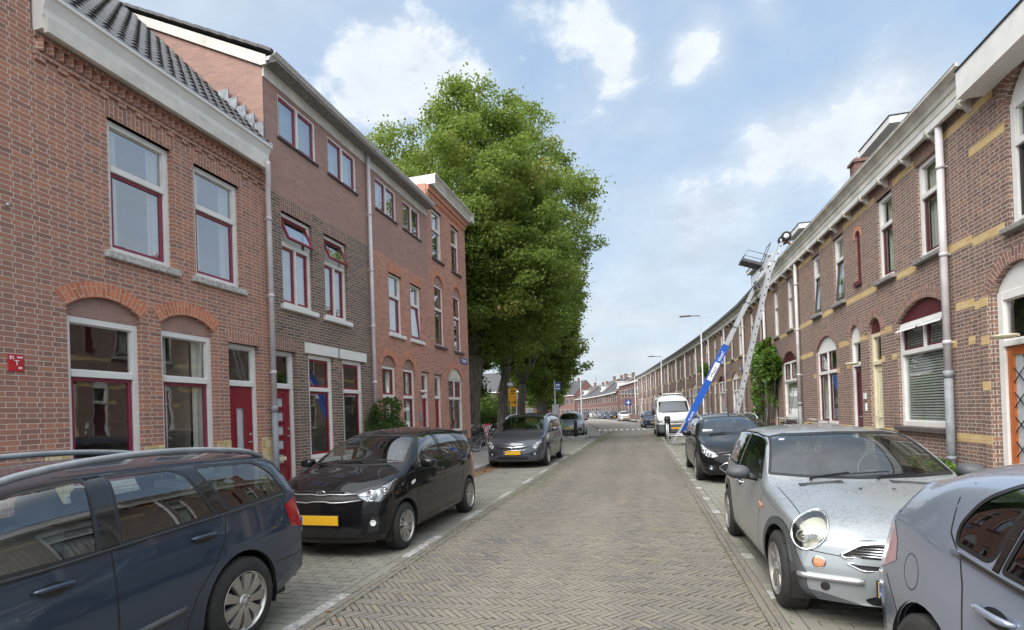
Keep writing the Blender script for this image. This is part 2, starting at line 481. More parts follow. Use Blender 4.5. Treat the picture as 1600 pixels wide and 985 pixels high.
# ------------------------------------------------------------------ sky and sun
SUN_EL, SUN_AZ = rad(48), rad(205)     # azimuth measured from +Y clockwise
def make_world():
    w = bpy.data.worlds.new('World'); SC.world = w; w.use_nodes = True
    nt = w.node_tree
    for q in list(nt.nodes): nt.nodes.remove(q)
    n = N(nt)
    out = nt.nodes.new('ShaderNodeOutputWorld')
    sky = n.add('ShaderNodeTexSky'); sky.sky_type = 'NISHITA'; sky.sun_disc = False
    sky.sun_elevation = SUN_EL; sky.sun_rotation = SUN_AZ
    sky.air_density = 1.2; sky.dust_density = 1.5; sky.ozone_density = 1.0
    tc = n.add('ShaderNodeTexCoord')
    vec = tc.outputs['Generated']
    sep = n.add('ShaderNodeSeparateXYZ'); n.set(sep, 0, vec)
    x, y, z = sep.outputs
    # clouds live on a flat layer overhead: divide by height
    zc = n.math('ADD', n.math('MAXIMUM', z, 0.0), .22)
    cv = n.add('ShaderNodeCombineXYZ'); n.set(cv, 0, n.math('DIVIDE', x, zc)); n.set(cv, 1, n.math('DIVIDE', y, zc)); n.set(cv, 2, 0.)
    big = n.noise(cv.outputs[0], 1.5, 8, .56)
    mp = n.add('ShaderNodeMapping'); n.set(mp, 'Vector', vec); n.set(mp, 'Scale', (1, 1, 1.7))
    puff = n.noise(mp.outputs[0], 5.2, 9, .58)
    def blob(d, size, amp):
        d = Vector(d).normalized()
        dt = n.add('ShaderNodeVectorMath', operation='DISTANCE'); n.set(dt, 0, vec); n.set(dt, 1, tuple(d))
        return n.math('MULTIPLY', n.mapr(dt.outputs['Value'], 0., size, 1., 0.), amp)
    tot = None
    for d, sz, amp in BLOBS:
        b = blob(d, sz, amp)
        tot = b if tot is None else n.math('ADD', tot, b)
    fluff = n.noise(mp.outputs[0], 13., 10, .62)
    dens = n.math('ADD', tot, n.math('ADD', n.math('MULTIPLY', n.math('SUBTRACT', puff, .5), 2.1), n.math('MULTIPLY', n.math('SUBTRACT', fluff, .5), 1.9)))
    core = n.mapr(dens, .26, .84, 0., .76)
    soft = n.mapr(n.math('ADD', n.math('ADD', n.math('MULTIPLY', big, .9), n.math('MULTIPLY', tot, .3)), n.mapr(z, .03, .66, .60, 0.)), .50, 1.05, .06, .84)
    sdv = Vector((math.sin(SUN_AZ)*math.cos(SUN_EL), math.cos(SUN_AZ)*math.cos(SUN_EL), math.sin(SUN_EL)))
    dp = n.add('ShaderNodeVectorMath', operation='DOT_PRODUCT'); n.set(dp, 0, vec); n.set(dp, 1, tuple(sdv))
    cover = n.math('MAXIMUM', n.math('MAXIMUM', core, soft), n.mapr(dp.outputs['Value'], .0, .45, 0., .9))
    lum = n.math('ADD', n.mapr(core, 0., .80, .86, 1.0), n.math('MULTIPLY', n.math('SUBTRACT', fluff, .5), .45))
    cc = n.mix(n.mapr(z, 0., .5, 0., 1.), (4.55, 4.95, 5.3, 1), (5.6, 5.8, 6.0, 1))
    cl = n.add('ShaderNodeVectorMath', operation='SCALE'); n.set(cl, 0, cc); n.set(cl, 'Scale', lum)
    blue = n.mix(.62, sky.outputs[0], (2.75, 3.95, 5.45, 1))
    colr = n.mix(cover, blue, cl.outputs[0])
    # the sky is brighter around the veiled sun, high behind the camera
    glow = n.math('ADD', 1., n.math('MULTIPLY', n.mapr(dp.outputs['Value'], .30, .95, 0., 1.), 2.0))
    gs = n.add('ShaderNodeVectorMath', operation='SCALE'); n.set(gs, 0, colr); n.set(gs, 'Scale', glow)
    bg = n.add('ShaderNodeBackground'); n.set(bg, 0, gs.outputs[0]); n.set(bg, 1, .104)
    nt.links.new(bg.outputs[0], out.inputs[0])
def px_dir(px, py):
    """direction of a cloud in the sky (same lens as the camera)"""
    yaw, pitch, roll = rad(14.0475), rad(.4), rad(1.95)
    f = Vector((-math.sin(yaw)*math.cos(pitch), math.cos(yaw)*math.cos(pitch), math.sin(pitch)))
    r = Vector((math.cos(yaw), math.sin(yaw), 0)); u = r.cross(f)
    r2 = r*math.cos(roll)-u*math.sin(roll); u2 = u*math.cos(roll)+r*math.sin(roll)
    return (r2*((px-800)/815)+u2*(-(py-641.25)/815)+f).normalized()
BLOBS = [((-.40,.80,.44), .16, .40)]
BLOBS = [(px_dir(530,115), .11, .62), (px_dir(630,95), .13, .85), (px_dir(735,130), .10, .65), (px_dir(600,160), .12, .45), (px_dir(965,100), .055, .95), (px_dir(1100,72), .060, 1.0), (px_dir(1062,100), .045, .65),
         (px_dir(1190,222), .08, .75), (px_dir(1270,225), .10, .80), (px_dir(1410,125), .09, .85), (px_dir(1345,200), .10, .70), (px_dir(1090,315), .08, .70), (px_dir(1165,310), .06, .5),
         (px_dir(925,12), .09, .85), (px_dir(1200,5), .05, .7), (px_dir(820,15), .05, .5)]
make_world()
sl = bpy.data.lights.new('sun', 'SUN'); sl.energy = 2.3; sl.angle = rad(40); sl.color = (1, .95, .88)
so = bpy.data.objects.new('sun', sl); COL.objects.link(so)
sd = Vector((math.sin(SUN_AZ)*math.cos(SUN_EL), math.cos(SUN_AZ)*math.cos(SUN_EL), math.sin(SUN_EL)))
so.rotation_euler = sd.to_track_quat('Z', 'Y').to_euler()
SC.view_settings.view_transform = 'Standard'; SC.view_settings.look = 'None'
SC.view_settings.gamma = 1; SC.view_settings.exposure = 0.80
SC.render.engine = 'CYCLES'
SC.cycles.max_bounces = 8; SC.cycles.transparent_max_bounces = 12
SC.cycles.caustics_reflective = False; SC.cycles.caustics_refractive = False
# ------------------------------------------------------------------ ground
def M_paver(name, ramp, moss=.25, rough=.85):
    m, nt, out = new_mat(name); n = N(nt)
    at = n.add('ShaderNodeAttribute', attribute_name='tone')
    p = n.pos()
    c = n.ramp(at.outputs['Fac'], ramp)
    f = n.noise(p, 45., 6, .7)
    c = n.mix(n.mapr(f, .35, .75, .0, .45), c, rgb(tuple(x*.55 for x in ramp[1][1])))
    mpt = n.add('ShaderNodeMapping'); n.set(mpt, 'Vector', p); n.set(mpt, 'Scale', (1.5,.10,1))
    trk = n.noise(mpt.outputs[0], 1., 4, .55)
    c = n.mix(n.mapr(trk, .40, .62, 0., .38), c, rgb(tuple(min(1,x*1.22) for x in ramp[-2][1])))
    c = n.mix(n.mapr(n.noise(p, .33, 4, .6), .45, .68, 0., .35), c, (.115,.11,.08,1))
    big = n.noise(p, .9, 5, .6)
    c = n.mix(n.mapr(big, .42, .7, 0., .35), c, (.16,.15,.13,1))
    g = n.math('MULTIPLY', n.mapr(n.noise(p, 1.3, 6, .7), .5, .68, 0., 1.), n.mapr(n.noise(p, 30., 4), .45, .65, 0., 1.))
    c = n.mix(n.math('MULTIPLY', g, moss), c, (.11,.14,.045,1))
    # spat and pale specks
    sp = n.mapr(n.noise(p, 110., 2), .72, .78, 0., .5)
    c = n.mix(sp, c, (.45,.43,.38,1))
    n.bsdf(out, Base_Color=c, Roughness=n.mapr(f, .2, .8, rough-.12, rough+.08), Normal=n.bump(f, .5, .004))
    return m
def M_joint(name, dirt=(.042,.034,.025), green=(.07,.10,.022), g0=.40, g1=.56):
    m, nt, out = new_mat(name); n = N(nt)
    p = n.pos()
    big = n.noise(p, 1.1, 6, .7)
    fine = n.noise(p, 60., 4, .7)
    c = n.ramp(fine, [(.3, tuple(x*.5 for x in dirt)), (.7, dirt)])
    c = n.mix(n.math('MULTIPLY', n.mapr(big, g0, g1, 0., 1.), n.mapr(fine, .3, .6, .4, 1.)), c, rgb(green))
    n.bsdf(out, Base_Color=c, Roughness=.95, Normal=n.bump(fine, .8, .01))
    return m
def M_paved(name, c1, c2, mortar, bw, bh, off=.5, msz=.006, moss=.3):
    m, nt, out = new_mat(name); n = N(nt)
    p = n.pos()
    b = n.add('ShaderNodeTexBrick'); b.offset = off
    n.set(b, 'Vector', p); n.set(b, 'Color1', rgb(c1)); n.set(b, 'Color2', rgb(c2)); n.set(b, 'Mortar', rgb(mortar))
    n.set(b, 'Scale', 1.); n.set(b, 'Mortar Size', msz*.5); n.set(b, 'Brick Width', bw); n.set(b, 'Row Height', bh)
    f = n.noise(p, 30., 5, .65)
    c = n.mix(n.mapr(f, .4, .7, 0., .35), b.outputs['Color'], rgb(tuple(x*.55 for x in c1)))
    c = n.mix(n.mapr(n.noise(p, .7, 6, .65), .45, .7, 0., .4), c, rgb(tuple(x*.6 for x in c2)))
    g = n.math('MULTIPLY', n.mapr(n.noise(p, .9, 6, .7), .54, .7, 0., 1.), n.mapr(n.noise(p, 22., 4), .42, .6, 0., 1.))
    c = n.mix(n.math('MULTIPLY', g, moss), c, (.10,.13,.04,1))
    h = n.math('ADD', n.math('MULTIPLY', b.outputs['Fac'], -1.), n.math('MULTIPLY', f, .3))
    n.bsdf(out, Base_Color=c, Roughness=.88, Normal=n.bump(h, .6, .006))
    return m
def M_grass():
    m, nt, out = new_mat('grass'); n = N(nt); p = n.pos()
    c = n.ramp(n.noise(p, 6., 8, .7), [(.3, (.035,.06,.015)), (.55, (.075,.12,.03)), (.75, (.14,.17,.06))])
    n.bsdf(out, Base_Color=c, Roughness=.95, Normal=n.bump(n.noise(p, 40., 4), .8, .03))
    return m
MAT['road_brick'] = M_paver('road_brick', [(0,(.108,.112,.118)),(.15,(.148,.134,.126)),(.4,(.184,.161,.144)),(.7,(.202,.178,.147)),(.93,(.232,.204,.158)),(1,(.265,.23,.168))])
MAT['bay_paver'] = M_paver('bay_paver', [(0,(.16,.155,.13)),(.5,(.225,.215,.18)),(1,(.29,.28,.24))], moss=.2)
MAT['joint'] = M_joint('mossy_joint')
MAT['joint_grey'] = M_joint('sandy_joint', (.12,.11,.095), g0=.56, g1=.7)
MAT['line_white'] = M_simple('line_stone', (.38,.37,.35), .8, var=.35, vscale=14, bump=.3)
MAT['kerb'] = M_simple('kerb_concrete', (.34,.33,.31), .85, var=.22, vscale=7, bump=.3)
MAT['slab'] = M_paved('footway_slab', (.31,.30,.28), (.25,.24,.225), (.09,.085,.075), .30, .30)
MAT['far_road'] = M_paved('far_road_brick', (.27,.235,.20), (.22,.19,.165), (.12,.11,.08), .2, .1, moss=.6)
MAT['far_bay'] = M_paved('far_bay_brick', (.30,.28,.25), (.24,.22,.2), (.11,.10,.08), .21, .105)
MAT['far_ground'] = M_paved('town_ground', (.22,.21,.19), (.18,.17,.16), (.1,.1,.09), .6, .6)
MAT['grass'] = M_grass()

def clip_poly(poly, x0, x1, y0, y1):
    def cl(p, f, lim, sgn, ax):
        o = []
        for i in range(len(p)):
            a, b = p[i], p[(i+1) % len(p)]
            ia, ib = (a[ax]-lim)*sgn >= 0, (b[ax]-lim)*sgn >= 0
            if ia: o.append(a)
            if ia != ib:
                t = (lim-a[ax])/(b[ax]-a[ax]); o.append((a[0]+(b[0]-a[0])*t, a[1]+(b[1]-a[1])*t))
        return o
    for lim, sgn, ax in ((x0,1,0),(x1,-1,0),(y0,1,1),(y1,-1,1)):
        if len(poly) < 3: return []
        poly = cl(poly, None, lim, sgn, ax)
    return poly
def area(p):
    return .5*abs(sum(p[i][0]*p[(i+1)%len(p)][1]-p[(i+1)%len(p)][0]*p[i][1] for i in range(len(p))))
class Pav:
    def __init__(s): s.mb = MB(); s.t = []
    def brick(s, poly, z, tone, tilt=.0018, dep=.014, inset=.0052):
        if len(poly) < 3 or area(poly) < .0012: return
        cx = sum(p[0] for p in poly)/len(poly); cy = sum(p[1] for p in poly)/len(poly)
        tx, ty, dz = random.gauss(0, tilt)*10, random.gauss(0, tilt)*10, random.gauss(0, .0009)
        def P(p, k, d):
            r = math.hypot(p[0]-cx, p[1]-cy) or 1
            q = 1-k/r
            X = cx+(p[0]-cx)*q; Y = cy+(p[1]-cy)*q
            return (X, Y, z+dz+d+(X-cx)*tx+(Y-cy)*ty)
        top = [P(p, inset, 0) for p in poly]; bot = [P(p, 0, -dep) for p in poly]
        s.mb.face(top); s.t.append(tone)
        for i in range(len(poly)):
            j = (i+1) % len(poly)
            s.mb.face([bot[i], bot[j], top[j], top[i]]); s.t.append(tone*.8)
    def build(s, name, mat):
        o = s.mb.build(name, mat, None, auto_uv=False)
        a = o.data.attributes.new('tone', 'FLOAT', 'FACE'); a.data.foreach_set('value', s.t)
        return tag(o, kind='structure')

YA, YB = -1.5, 34.0
XL, XR = -2.56, 0.86
def herring():
    P = Pav(); R = random.Random(3)
    w = .0525; n = 4; g = .0095
    c45 = math.sqrt(.5)
    def add(i0, j0, li, lj):
        q = [(i0*w+g/2, j0*w+g/2), ((i0+li)*w-g/2, j0*w+g/2), ((i0+li)*w-g/2, (j0+lj)*w-g/2), (i0*w+g/2, (j0+lj)*w-g/2)]
        q = [((a+b)*c45, (b-a)*c45) for a, b in q]
        cx = sum(a for a, b in q)/4; cy = sum(b for a, b in q)/4
        if cx < XL-.15 or cx > XR+.15 or cy < YA or cy > YB: return
        # slightly wavy rows, as laid by hand
        q = [(a, b+.025*math.sin(a*1.3+b*.25)+.012*math.sin(a*3.1-b*.4)) for a, b in q]
        t = R.betavariate(2.2, 2.2)
        P.brick(clip_poly(q, XL, XR, YA-1, YB+1), 0.0, t)
    # rotated by 45 degrees: x=(a-b)c, y=(a+b)c
    for j in range(-75, 520):
        b = j*w
        # along row j the allowed a range
        for m_ in range(int((-27/w-j)/(2*n))-2, int((4/w-j)/(2*n))+2):
            i0 = j+2*n*m_
            a = i0*w
            X = (a+b)*c45; Y = (b-a)*c45
            if XL-.4 < X < XR+.4 and YA-.4 < Y < YB+.4: add(i0, j, n, 1)
            c = i0+n
            for k in (0,):
                a2 = c*w; b2 = (c-2*n*m_-2*n+1)*w
                X = (a2+b2)*c45; Y = (b2-a2)*c45
                if XL-.4 < X < XR+.4 and YA-.4 < Y < YB+.4: add(c, c-2*n*m_-2*n+1, 1, n)
    # edging courses laid lengthwise
    for xa, xb in ((XL-.135, XL-.07), (XL-.068, XL-.004), (XR+.004, XR+.068), (XR+.07, XR+.135)):
        y = YA+R.random()*.2
        while y < YB:
            P.brick([(xa+.002,y+.003),(xb-.002,y+.003),(xb-.002,y+.205),(xa+.002,y+.205)], .001, R.betavariate(3, 3)); y += .21
    return P.build('road', MAT['road_brick'])
herring()
def bay(x0, x1, y0, y1, seed, skip=None):
    P = Pav(); R = random.Random(seed)
    y = y0; r = 0
    while y < y1:
        x = x0-(.105 if r % 2 else 0)
        while x < x1:
            q = clip_poly([(x+.003,y+.003),(x+.207,y+.003),(x+.207,y+.102),(x+.003,y+.102)], x0+.002, x1-.002, y0, y1)
            P.brick(q, 0.0, R.betavariate(3, 3), inset=.004, tilt=.0012)
            x += .21
        y += .105; r += 1
    return P
bay(-4.70, -2.82, -1.5, 30.5, 5).build('parking_bay', MAT['bay_paver'])
bay(1.12, 2.93, -1.5, 34., 6).build('parking_bay', MAT['bay_paver'])
def strip_gap(x0, x1, y0, y1, on, off, start, name):
    """dashed line of pale stones between the bay and the lane; dark stones between the dashes"""
    P = Pav(); Q = Pav(); R = random.Random(int(x0*10)+40)
    y = y0; k = 0
    while y < y1:
        ph = (y-start) % (on+off)
        q = [(x0+.002,y+.003),(x1-.002,y+.003),(x1-.002,y+.207),(x0+.002,y+.207)]
        if ph < on-.05: P.brick(q, .002, .5)
        else: Q.brick(q, 0.0, R.betavariate(3,3))
        y += .21
    P.build('road_marking', MAT['line_white']); Q.build('gutter_course', MAT['bay_paver'])
strip_gap(-2.82, -2.70, -1.5, 30.5, 1.05, 1.05, 3.38, 'l')
strip_gap(.998, 1.118, -1.5, 34., .42, .84, 4.62, 'r')
b = MB(); b.face([(-4.72,-3,-.009),(-2.69,-3,-.009),(-2.69,30.6,-.009),(-4.72,30.6,-.009)]); b.face([(.99,-3,-.009),(3.0,-3,-.009),(3.0,34.2,-.009),(.99,34.2,-.009)])
tag(b.build('bay_joint_sand', MAT['joint_grey']), kind='structure')
b = MB(); b.face([(-2.69,-3,-.007),(.99,-3,-.007),(.99,34.4,-.007),(-2.69,34.4,-.007)])
tag(b.build('road_joint_moss', MAT['joint']), kind='structure')
b = MB(); b.face([(-700,-300,-.06),(700,-300,-.06),(700,1500,-.06),(-700,1500,-.06)])
tag(b.build('ground', MAT['far_ground']), kind='structure')
# far part of the street, bending left
PATH = [(-.85,34.0),(-1.1,38),(-1.65,43.3),(-2.5,50),(-3.8,60),(-5.4,71),(-6.9,81),(-9.0,95),(-12,112),(-15.8,130),(-22,155),(-30,185)]
def offs(path, d):
    o = []
    for i, p in enumerate(path):
        a = Vector(path[max(i-1,0)]); c = Vector(path[min(i+1,len(path)-1)])
        t = (c-a).normalized(); nrm = Vector((t.y, -t.x))
        q = Vector(p)+nrm*d; o.append((q.x, q.y))
    return o
def ribbon(path, d0, d1, z, name, mat):
    a, c = offs(path, d0), offs(path, d1); b = MB()
    for i in range(len(path)-1): b.face([(*a[i],z),(*c[i],z),(*c[i+1],z),(*a[i+1],z)])
    return tag(b.build(name, mat), kind='structure')
ribbon(PATH, -1.75, 1.75, -.001, 'road', MAT['far_road'])
ribbon(PATH, 1.85, 4.0, -.004, 'parking_bay', MAT['far_bay'])
ribbon(PATH, -5.2, -1.85, -.012, 'parking_bay', MAT['far_bay'])
ribbon(PATH, 1.72, 1.84, .003, 'road_marking', MAT['line_white'])
# pavements (kerb is a real step)
def pavement(poly, kerb_edges, name='pavement'):
    b = MB(); z = .10
    tr = tessellate_polygon([[Vector((p[0],p[1],0)) for p in poly]])
    for t in tr: b.face([(poly[k][0],poly[k][1],z) for k in t])
    tag(b.build(name, MAT['slab'], recalc=True), kind='structure')
    k = MB()
    for (x0,y0),(x1,y1) in kerb_edges:
        d = Vector((x1-x0, y1-y0)); L = d.length; d.normalize(); nrm = Vector((d.y,-d.x))
        m = max(1, int(round(L/1.0)))
        for i in range(m):
            c = Vector((x0,y0))+d*(L*(i+.5)/m)
            k.obox((c.x,c.y,.025),(d.x*(L/m/2-.003),d.y*(L/m/2-.003),0),(nrm.x*.06,nrm.y*.06,0),(0,0,.085))
    tag(k.build('kerb', MAT['kerb']), kind='structure')
pavement([(-4.80,-4),(-4.80,30.2),(-3.55,31.1),(-3.40,33.2),(-4.2,34.0),(-5.95,34.3),(-6.7,43),(-8.6,58),(-10.4,70),(-12.2,80),(-26,80),(-26,31),(-26,20.3),(-7.0,20.3),(-7.3,-4)],
         [((-4.76,-4),(-4.76,30.1)),((-4.76,30.15),(-3.5,31.05)),((-3.5,31.1),(-3.36,33.2)),((-3.36,33.25),(-4.2,34.0)),((-4.25,34.03),(-5.9,34.3))])
pavement([(3.05,-4),(5.4,-4),(5.3,30),(4.6,42),(3.2,56),(1.5,70),(-1.0,86),(-5.0,106),(-10,127),(-12.4,127),(-7.3,104),(-3.2,84),(-.6,70),(1.2,56),(2.6,42),(3.05,34)],
         [((3.0,-4),(3.0,34)),((3.0,34.05),(2.55,42)),((2.55,42.05),(1.15,56)),((1.15,56.05),(-.65,70))])
b = MB(); b.face([(-60,36,.105),(-11.5,36,.105),(-13.5,60,.105),(-17,95,.105),(-80,95,.105)]); b.face([(-26,23,.105),(-10.2,23,.105),(-11.5,36,.105),(-60,36,.105)])
tag(b.build('park_lawn', MAT['grass']), kind='structure')
# speed humps with white blocks
def hump(yc, xc, w, ang, group):
    b = MB(); prof = [(-.55,-.003),(-.4,.045),(-.15,.09),(.15,.09),(.4,.045),(.55,-.003)]
    for i in range(5):
        (a0,z0),(a1,z1) = prof[i], prof[i+1]
        b.face([(-w/2,a0,z0),(w/2,a0,z0),(w/2,a1,z1),(-w/2,a1,z1)])
    o = b.build('speed_hump', MAT['far_bay']); o.location = (xc,yc,0); o.rotation_euler = (0,0,ang); tag(o, kind='structure')
    k = MB(); x = -w/2+.12
    while x < w/2-.1:
        k.face([(x,-.5,.02),(x+.11,-.5,.02),(x+.11,-.17,.093),(x,-.17,.093)]); x += .44
    k.face([(-w/2,-.16,.094),(w/2,-.16,.094),(w/2,-.10,.094),(-w/2,-.10,.094)]) if False else None
    q = k.build('road_marking', MAT['textwhite']); q.location = (xc,yc,.004); q.rotation_euler = (0,0,ang); tag(q, kind='structure')
hump(43.3, -1.65, 4.0, rad(6), '')
hump(90.0, -8.2, 4.4, rad(9), '')
# ------------------------------------------------------------------ houses
AL, AR = rad(.79), rad(-.125)
class House:
    """local x runs along the facade, local y goes into the house, z up"""
    def __init__(s, name, label, cat, side, s0, s1, group=None, origin=None, ang=None):
        s.side = side; s.s0 = s0; s.s1 = s1
        if origin is None:
            if side == 'L':
                a = AL; x0 = -7.1-5*math.tan(a); ox, oy = x0+math.sin(a)*s0, math.cos(a)*s0; rz = math.pi/2-a; s.sg = 1
            else:
                a = AR; x0 = 5.2; ox, oy = x0+math.sin(a)*s0, math.cos(a)*s0; rz = -math.pi/2-a; s.sg = -1
        else:
            ox, oy = origin; rz = ang; s.sg = 1 if side == 'L' else -1
        s.root = empty(name, (ox, oy, 0), rz, label, cat, group)
        s.u0 = s0
    def X(s, v): return (v-s.u0)*s.sg
    def bld(s, mb, name, mat, parent=None, **k):
        return mb.build(name, mat, parent or s.root, **k)
    def wall(s, outer, holes, mat, t=.13, y=0., name='wall', useed=0.):
        mb = MB()
        loops = [[Vector((p[0], p[1], 0)) for p in l] for l in [outer]+holes]
        flat = [p for l in [outer]+holes for p in l]
        for tr in tessellate_polygon(loops):
            mb.face([(s.X(flat[k][0]), y, flat[k][1]) for k in tr], [(flat[k][0]+useed, flat[k][1]) for k in tr])
        for h in holes:
            n = len(h)
            for i in range(n):
                a, b = h[i], h[(i+1) % n]
                mb.face([(s.X(a[0]),y,a[1]),(s.X(b[0]),y,b[1]),(s.X(b[0]),y+t,b[1]),(s.X(a[0]),y+t,a[1])],
                        [(a[0],a[1]),(b[0],b[1]),(b[0]+t,b[1]),(a[0]+t,a[1])] if abs(a[0]-b[0]) > abs(a[1]-b[1]) else [(a[0],a[1]),(b[0],b[1]),(b[0]+t,b[1]),(a[0]+t,a[1])])
        return s.bld(mb, name, mat)
    def box(s, mb, a, b, y0, y1, z0, z1, m=0, bev=0.):
        mb.box(s.X(a), s.X(b), y0, y1, z0, z1, m, bev)
def rect(a, b, z0, z1, rise=0., n=14):
    if rise <= 0: return [(a,z0),(b,z0),(b,z1),(a,z1)]
    pts = [(a,z0),(b,z0)]
    return pts+arc(a, b, z1, rise, n)
def arc(a, b, z1, rise, n=14, grow=0.):
    """points from right spring to left spring"""
    w = (b-a)/2; R = (w*w+rise*rise)/(2*rise); cz = z1+rise-R; cx = (a+b)/2
    th = math.asin(min(1, w/R))
    if rise > w: th = math.pi-th
    return [(cx+(R+grow)*math.sin(th*(1-2*i/n)), cz+(R+grow)*math.cos(th*(1-2*i/n))) for i in range(n+1)]
def arch_ring(H, a, b, z1, rise, mat, thick=.21, y=-.004, name='arch'):
    i_, o_ = arc(a, b, z1, rise, 20), arc(a, b, z1, rise, 20, thick)
    mb = MB(); L = 0
    for k in range(20):
        d = math.dist(i_[k], i_[k+1])*1.12
        P = lambda p, yy: (H.X(p[0]), yy, p[1])
        mb.face([P(i_[k],y),P(i_[k+1],y),P(o_[k+1],y),P(o_[k],y)], [(0.005,L),(0.005,L+d),(thick,L+d),(thick,L)])
        mb.face([P(i_[k],y),P(i_[k+1],y),P(i_[k+1],.13),P(i_[k],.13)], [(0,L),(0,L+d),(.12,L+d),(.12,L)])
        mb.face([P(o_[k],y),P(o_[k+1],y),P(o_[k+1],.01),P(o_[k],.01)], [(0,L),(0,L+d),(.01,L+d),(.01,L)])
        L += d
    return H.bld(mb, name, mat)
def soldier(H, a, b, z0, z1, mat, y=-.004, splay=.0, name='lintel_course'):
    mb = MB()
    q = [(a,z0),(b,z0),(b+splay,z1),(a-splay,z1)]
    mb.face([(H.X(p[0]),y,p[1]) for p in q], [(p[1]-z0+.003,p[0]) for p in q])
    mb.face([(H.X(a),y,z0),(H.X(b),y,z0),(H.X(b),.12,z0),(H.X(a),.12,z0)], [(0,a),(0,b),(.11,b),(.11,a)])
    for p, q_ in ((q[0],q[3]),(q[1],q[2]),(q[2],q[3])):
        mb.face([(H.X(p[0]),y,p[1]),(H.X(q_[0]),y,q_[1]),(H.X(q_[0]),.01,q_[1]),(H.X(p[0]),.01,p[1])])
    return H.bld(mb, name, mat)
def framebox(H, mb, a, b, z0, z1, w, y0, y1, wb=None, bev=.004):
    wb = w if wb is None else wb
    H.box(mb, a, a+w, y0, y1, z0, z1, 0, bev); H.box(mb, b-w, b, y0, y1, z0, z1, 0, bev)
    H.box(mb, a+w, b-w, y0+.001, y1, z1-w, z1, 0, bev)
    if wb > 0: H.box(mb, a+w, b-w, y0+.001, y1, z0, z0+wb, 0, bev)
def sash(H, parent, a, b, z0, z1, mat, glass, w=.05, y=.105, mull=0, hung=None, open_=0.):
    """one light: coloured sash (own mesh) with its pane as child; open_ tilts it out about its top"""
    mb = MB(); framebox(H, mb, a, b, z0, z1, w, y, y+.045, bev=.003)
    for k in range(mull):
        c = a+(b-a)*(k+1)/(mull+1); H.box(mb, c-w*.45, c+w*.45, y+.002, y+.043, z0+w, z1-w, 0, .003)
    g = MB(); X0, X1 = H.X(a+w-.005), H.X(b-w+.005)
    g.face([(X0,y+.022,z0+w-.005),(X1,y+.022,z0+w-.005),(X1,y+.022,z1-w+.005),(X0,y+.022,z1-w+.005)])
    if open_:
        for q in (mb, g):
            c_, s_ = math.cos(open_), math.sin(open_)
            q.v = [(x, y+(yy-y)*c_-(z1-zz)*s_, z1-(z1-zz)*c_-(yy-y)*s_) for x, yy, zz in q.v]
    o = H.bld(mb, 'sash', mat, parent); H.bld(g, 'pane', glass, o)
    return o
def curtains(H, parent, a, b, z0, z1, mat, kind='full', y=.20, R=random):
    mb = MB()
    if kind == 'blind':
        z = z0+.02
        while z < z1:
            H.box(mb, a, b, y-.05, y-.03, z, z+.032); z += .052
        return H.bld(mb, 'blind', mat, parent)
    spans = {'full': [(a,b)], 'sides': [(a, a+(b-a)*.22), (b-(b-a)*.22, b)], 'left': [(a,a+(b-a)*.4)], 'right': [(b-(b-a)*.35,b)]}[kind]
    for p, q in spans:
        n = max(6, int((q-p)/.03)); ph = R.random()*6
        for i in range(n):
            u0, u1 = p+(q-p)*i/n, p+(q-p)*(i+1)/n
            y0 = y+.02*math.sin(u0*48+ph)+.01*math.sin(u0*21); y1 = y+.02*math.sin(u1*48+ph)+.01*math.sin(u1*21)
            mb.face([(H.X(u0),y0,z0),(H.X(u1),y1,z0),(H.X(u1),y1,z1),(H.X(u0),y0,z1)], smooth=True)
    return mb.build_each('curtain', mat, parent)
def window(H, a, b, z0, z1, fr='white', lower='plum', upper=None, transom=None, fw=.075, glass='pane', sill='stone', sillw=.07, sillh=.11,
           cur=None, curmat='curtain', mull=0, mull_low=0, rise=0., headpanel=None, y=.07, lower_open=0., upper_open=0., sillover=.09, wb=None):
    fm = MAT[fr] if isinstance(fr, str) else fr
    mb = MB(); wb_ = fw if wb is None else wb
    framebox(H, mb, a, b, z0, z1, fw, y, y+.09, wb_)
    if transom: H.box(mb, a+fw, b-fw, y-.012, y+.09, transom-.045, transom+.045, 0, .005)
    w = H.bld(mb, 'window', fm)
    G = MAT[glass]
    lo_top = transom-.045 if transom else z1-fw
    A, B = a+fw, b-fw
    def lights(za, zb, m, mat, op):
        sw = .048 if mat else .012
        mt = MAT[mat] if mat else fm
        if op or m == 0 or True:
            n = m+1
            if m:
                q = MB()
                for k in range(m):
                    c = A+(B-A)*(k+1)/n; H.box(q, c-.028, c+.028, y-.005, y+.085, za, zb, 0, .003)
                H.bld(q, 'mullion', fm, w)
            for k in range(n):
                p, r = A+(B-A)*k/n+(.028 if k else 0), A+(B-A)*(k+1)/n-(.028 if k < n-1 else 0)
                sash(H, w, p+.002, r-.002, za+.002, zb-.002, mt, G, sw, y+.03, 0, None, op)
    lights(z0+wb_, lo_top, mull_low, lower, lower_open)
    if transom: lights(transom+.045, z1-fw, mull, upper, upper_open)
    if rise and headpanel:
        pm = MB(); poly = [(a,z1+.001),(b,z1+.001)]+arc(a, b, z1, rise)
        pm.prism(poly, lambda u, v, d: (H.X(u), d, v), y+.012, y+.05)
        H.bld(pm, 'head_panel', MAT[headpanel] if isinstance(headpanel, str) else headpanel, w)
    if sill:
        q = MB(); H.box(q, a-sillover, b+sillover, -sillw, y-.003, z0-sillh, z0-.003, 0, .012)
        H.bld(q, 'sill', MAT[sill], w)
    if cur: curtains(H, w, A, B, z0+.04, z1-.04, MAT[curmat], cur)
    return w
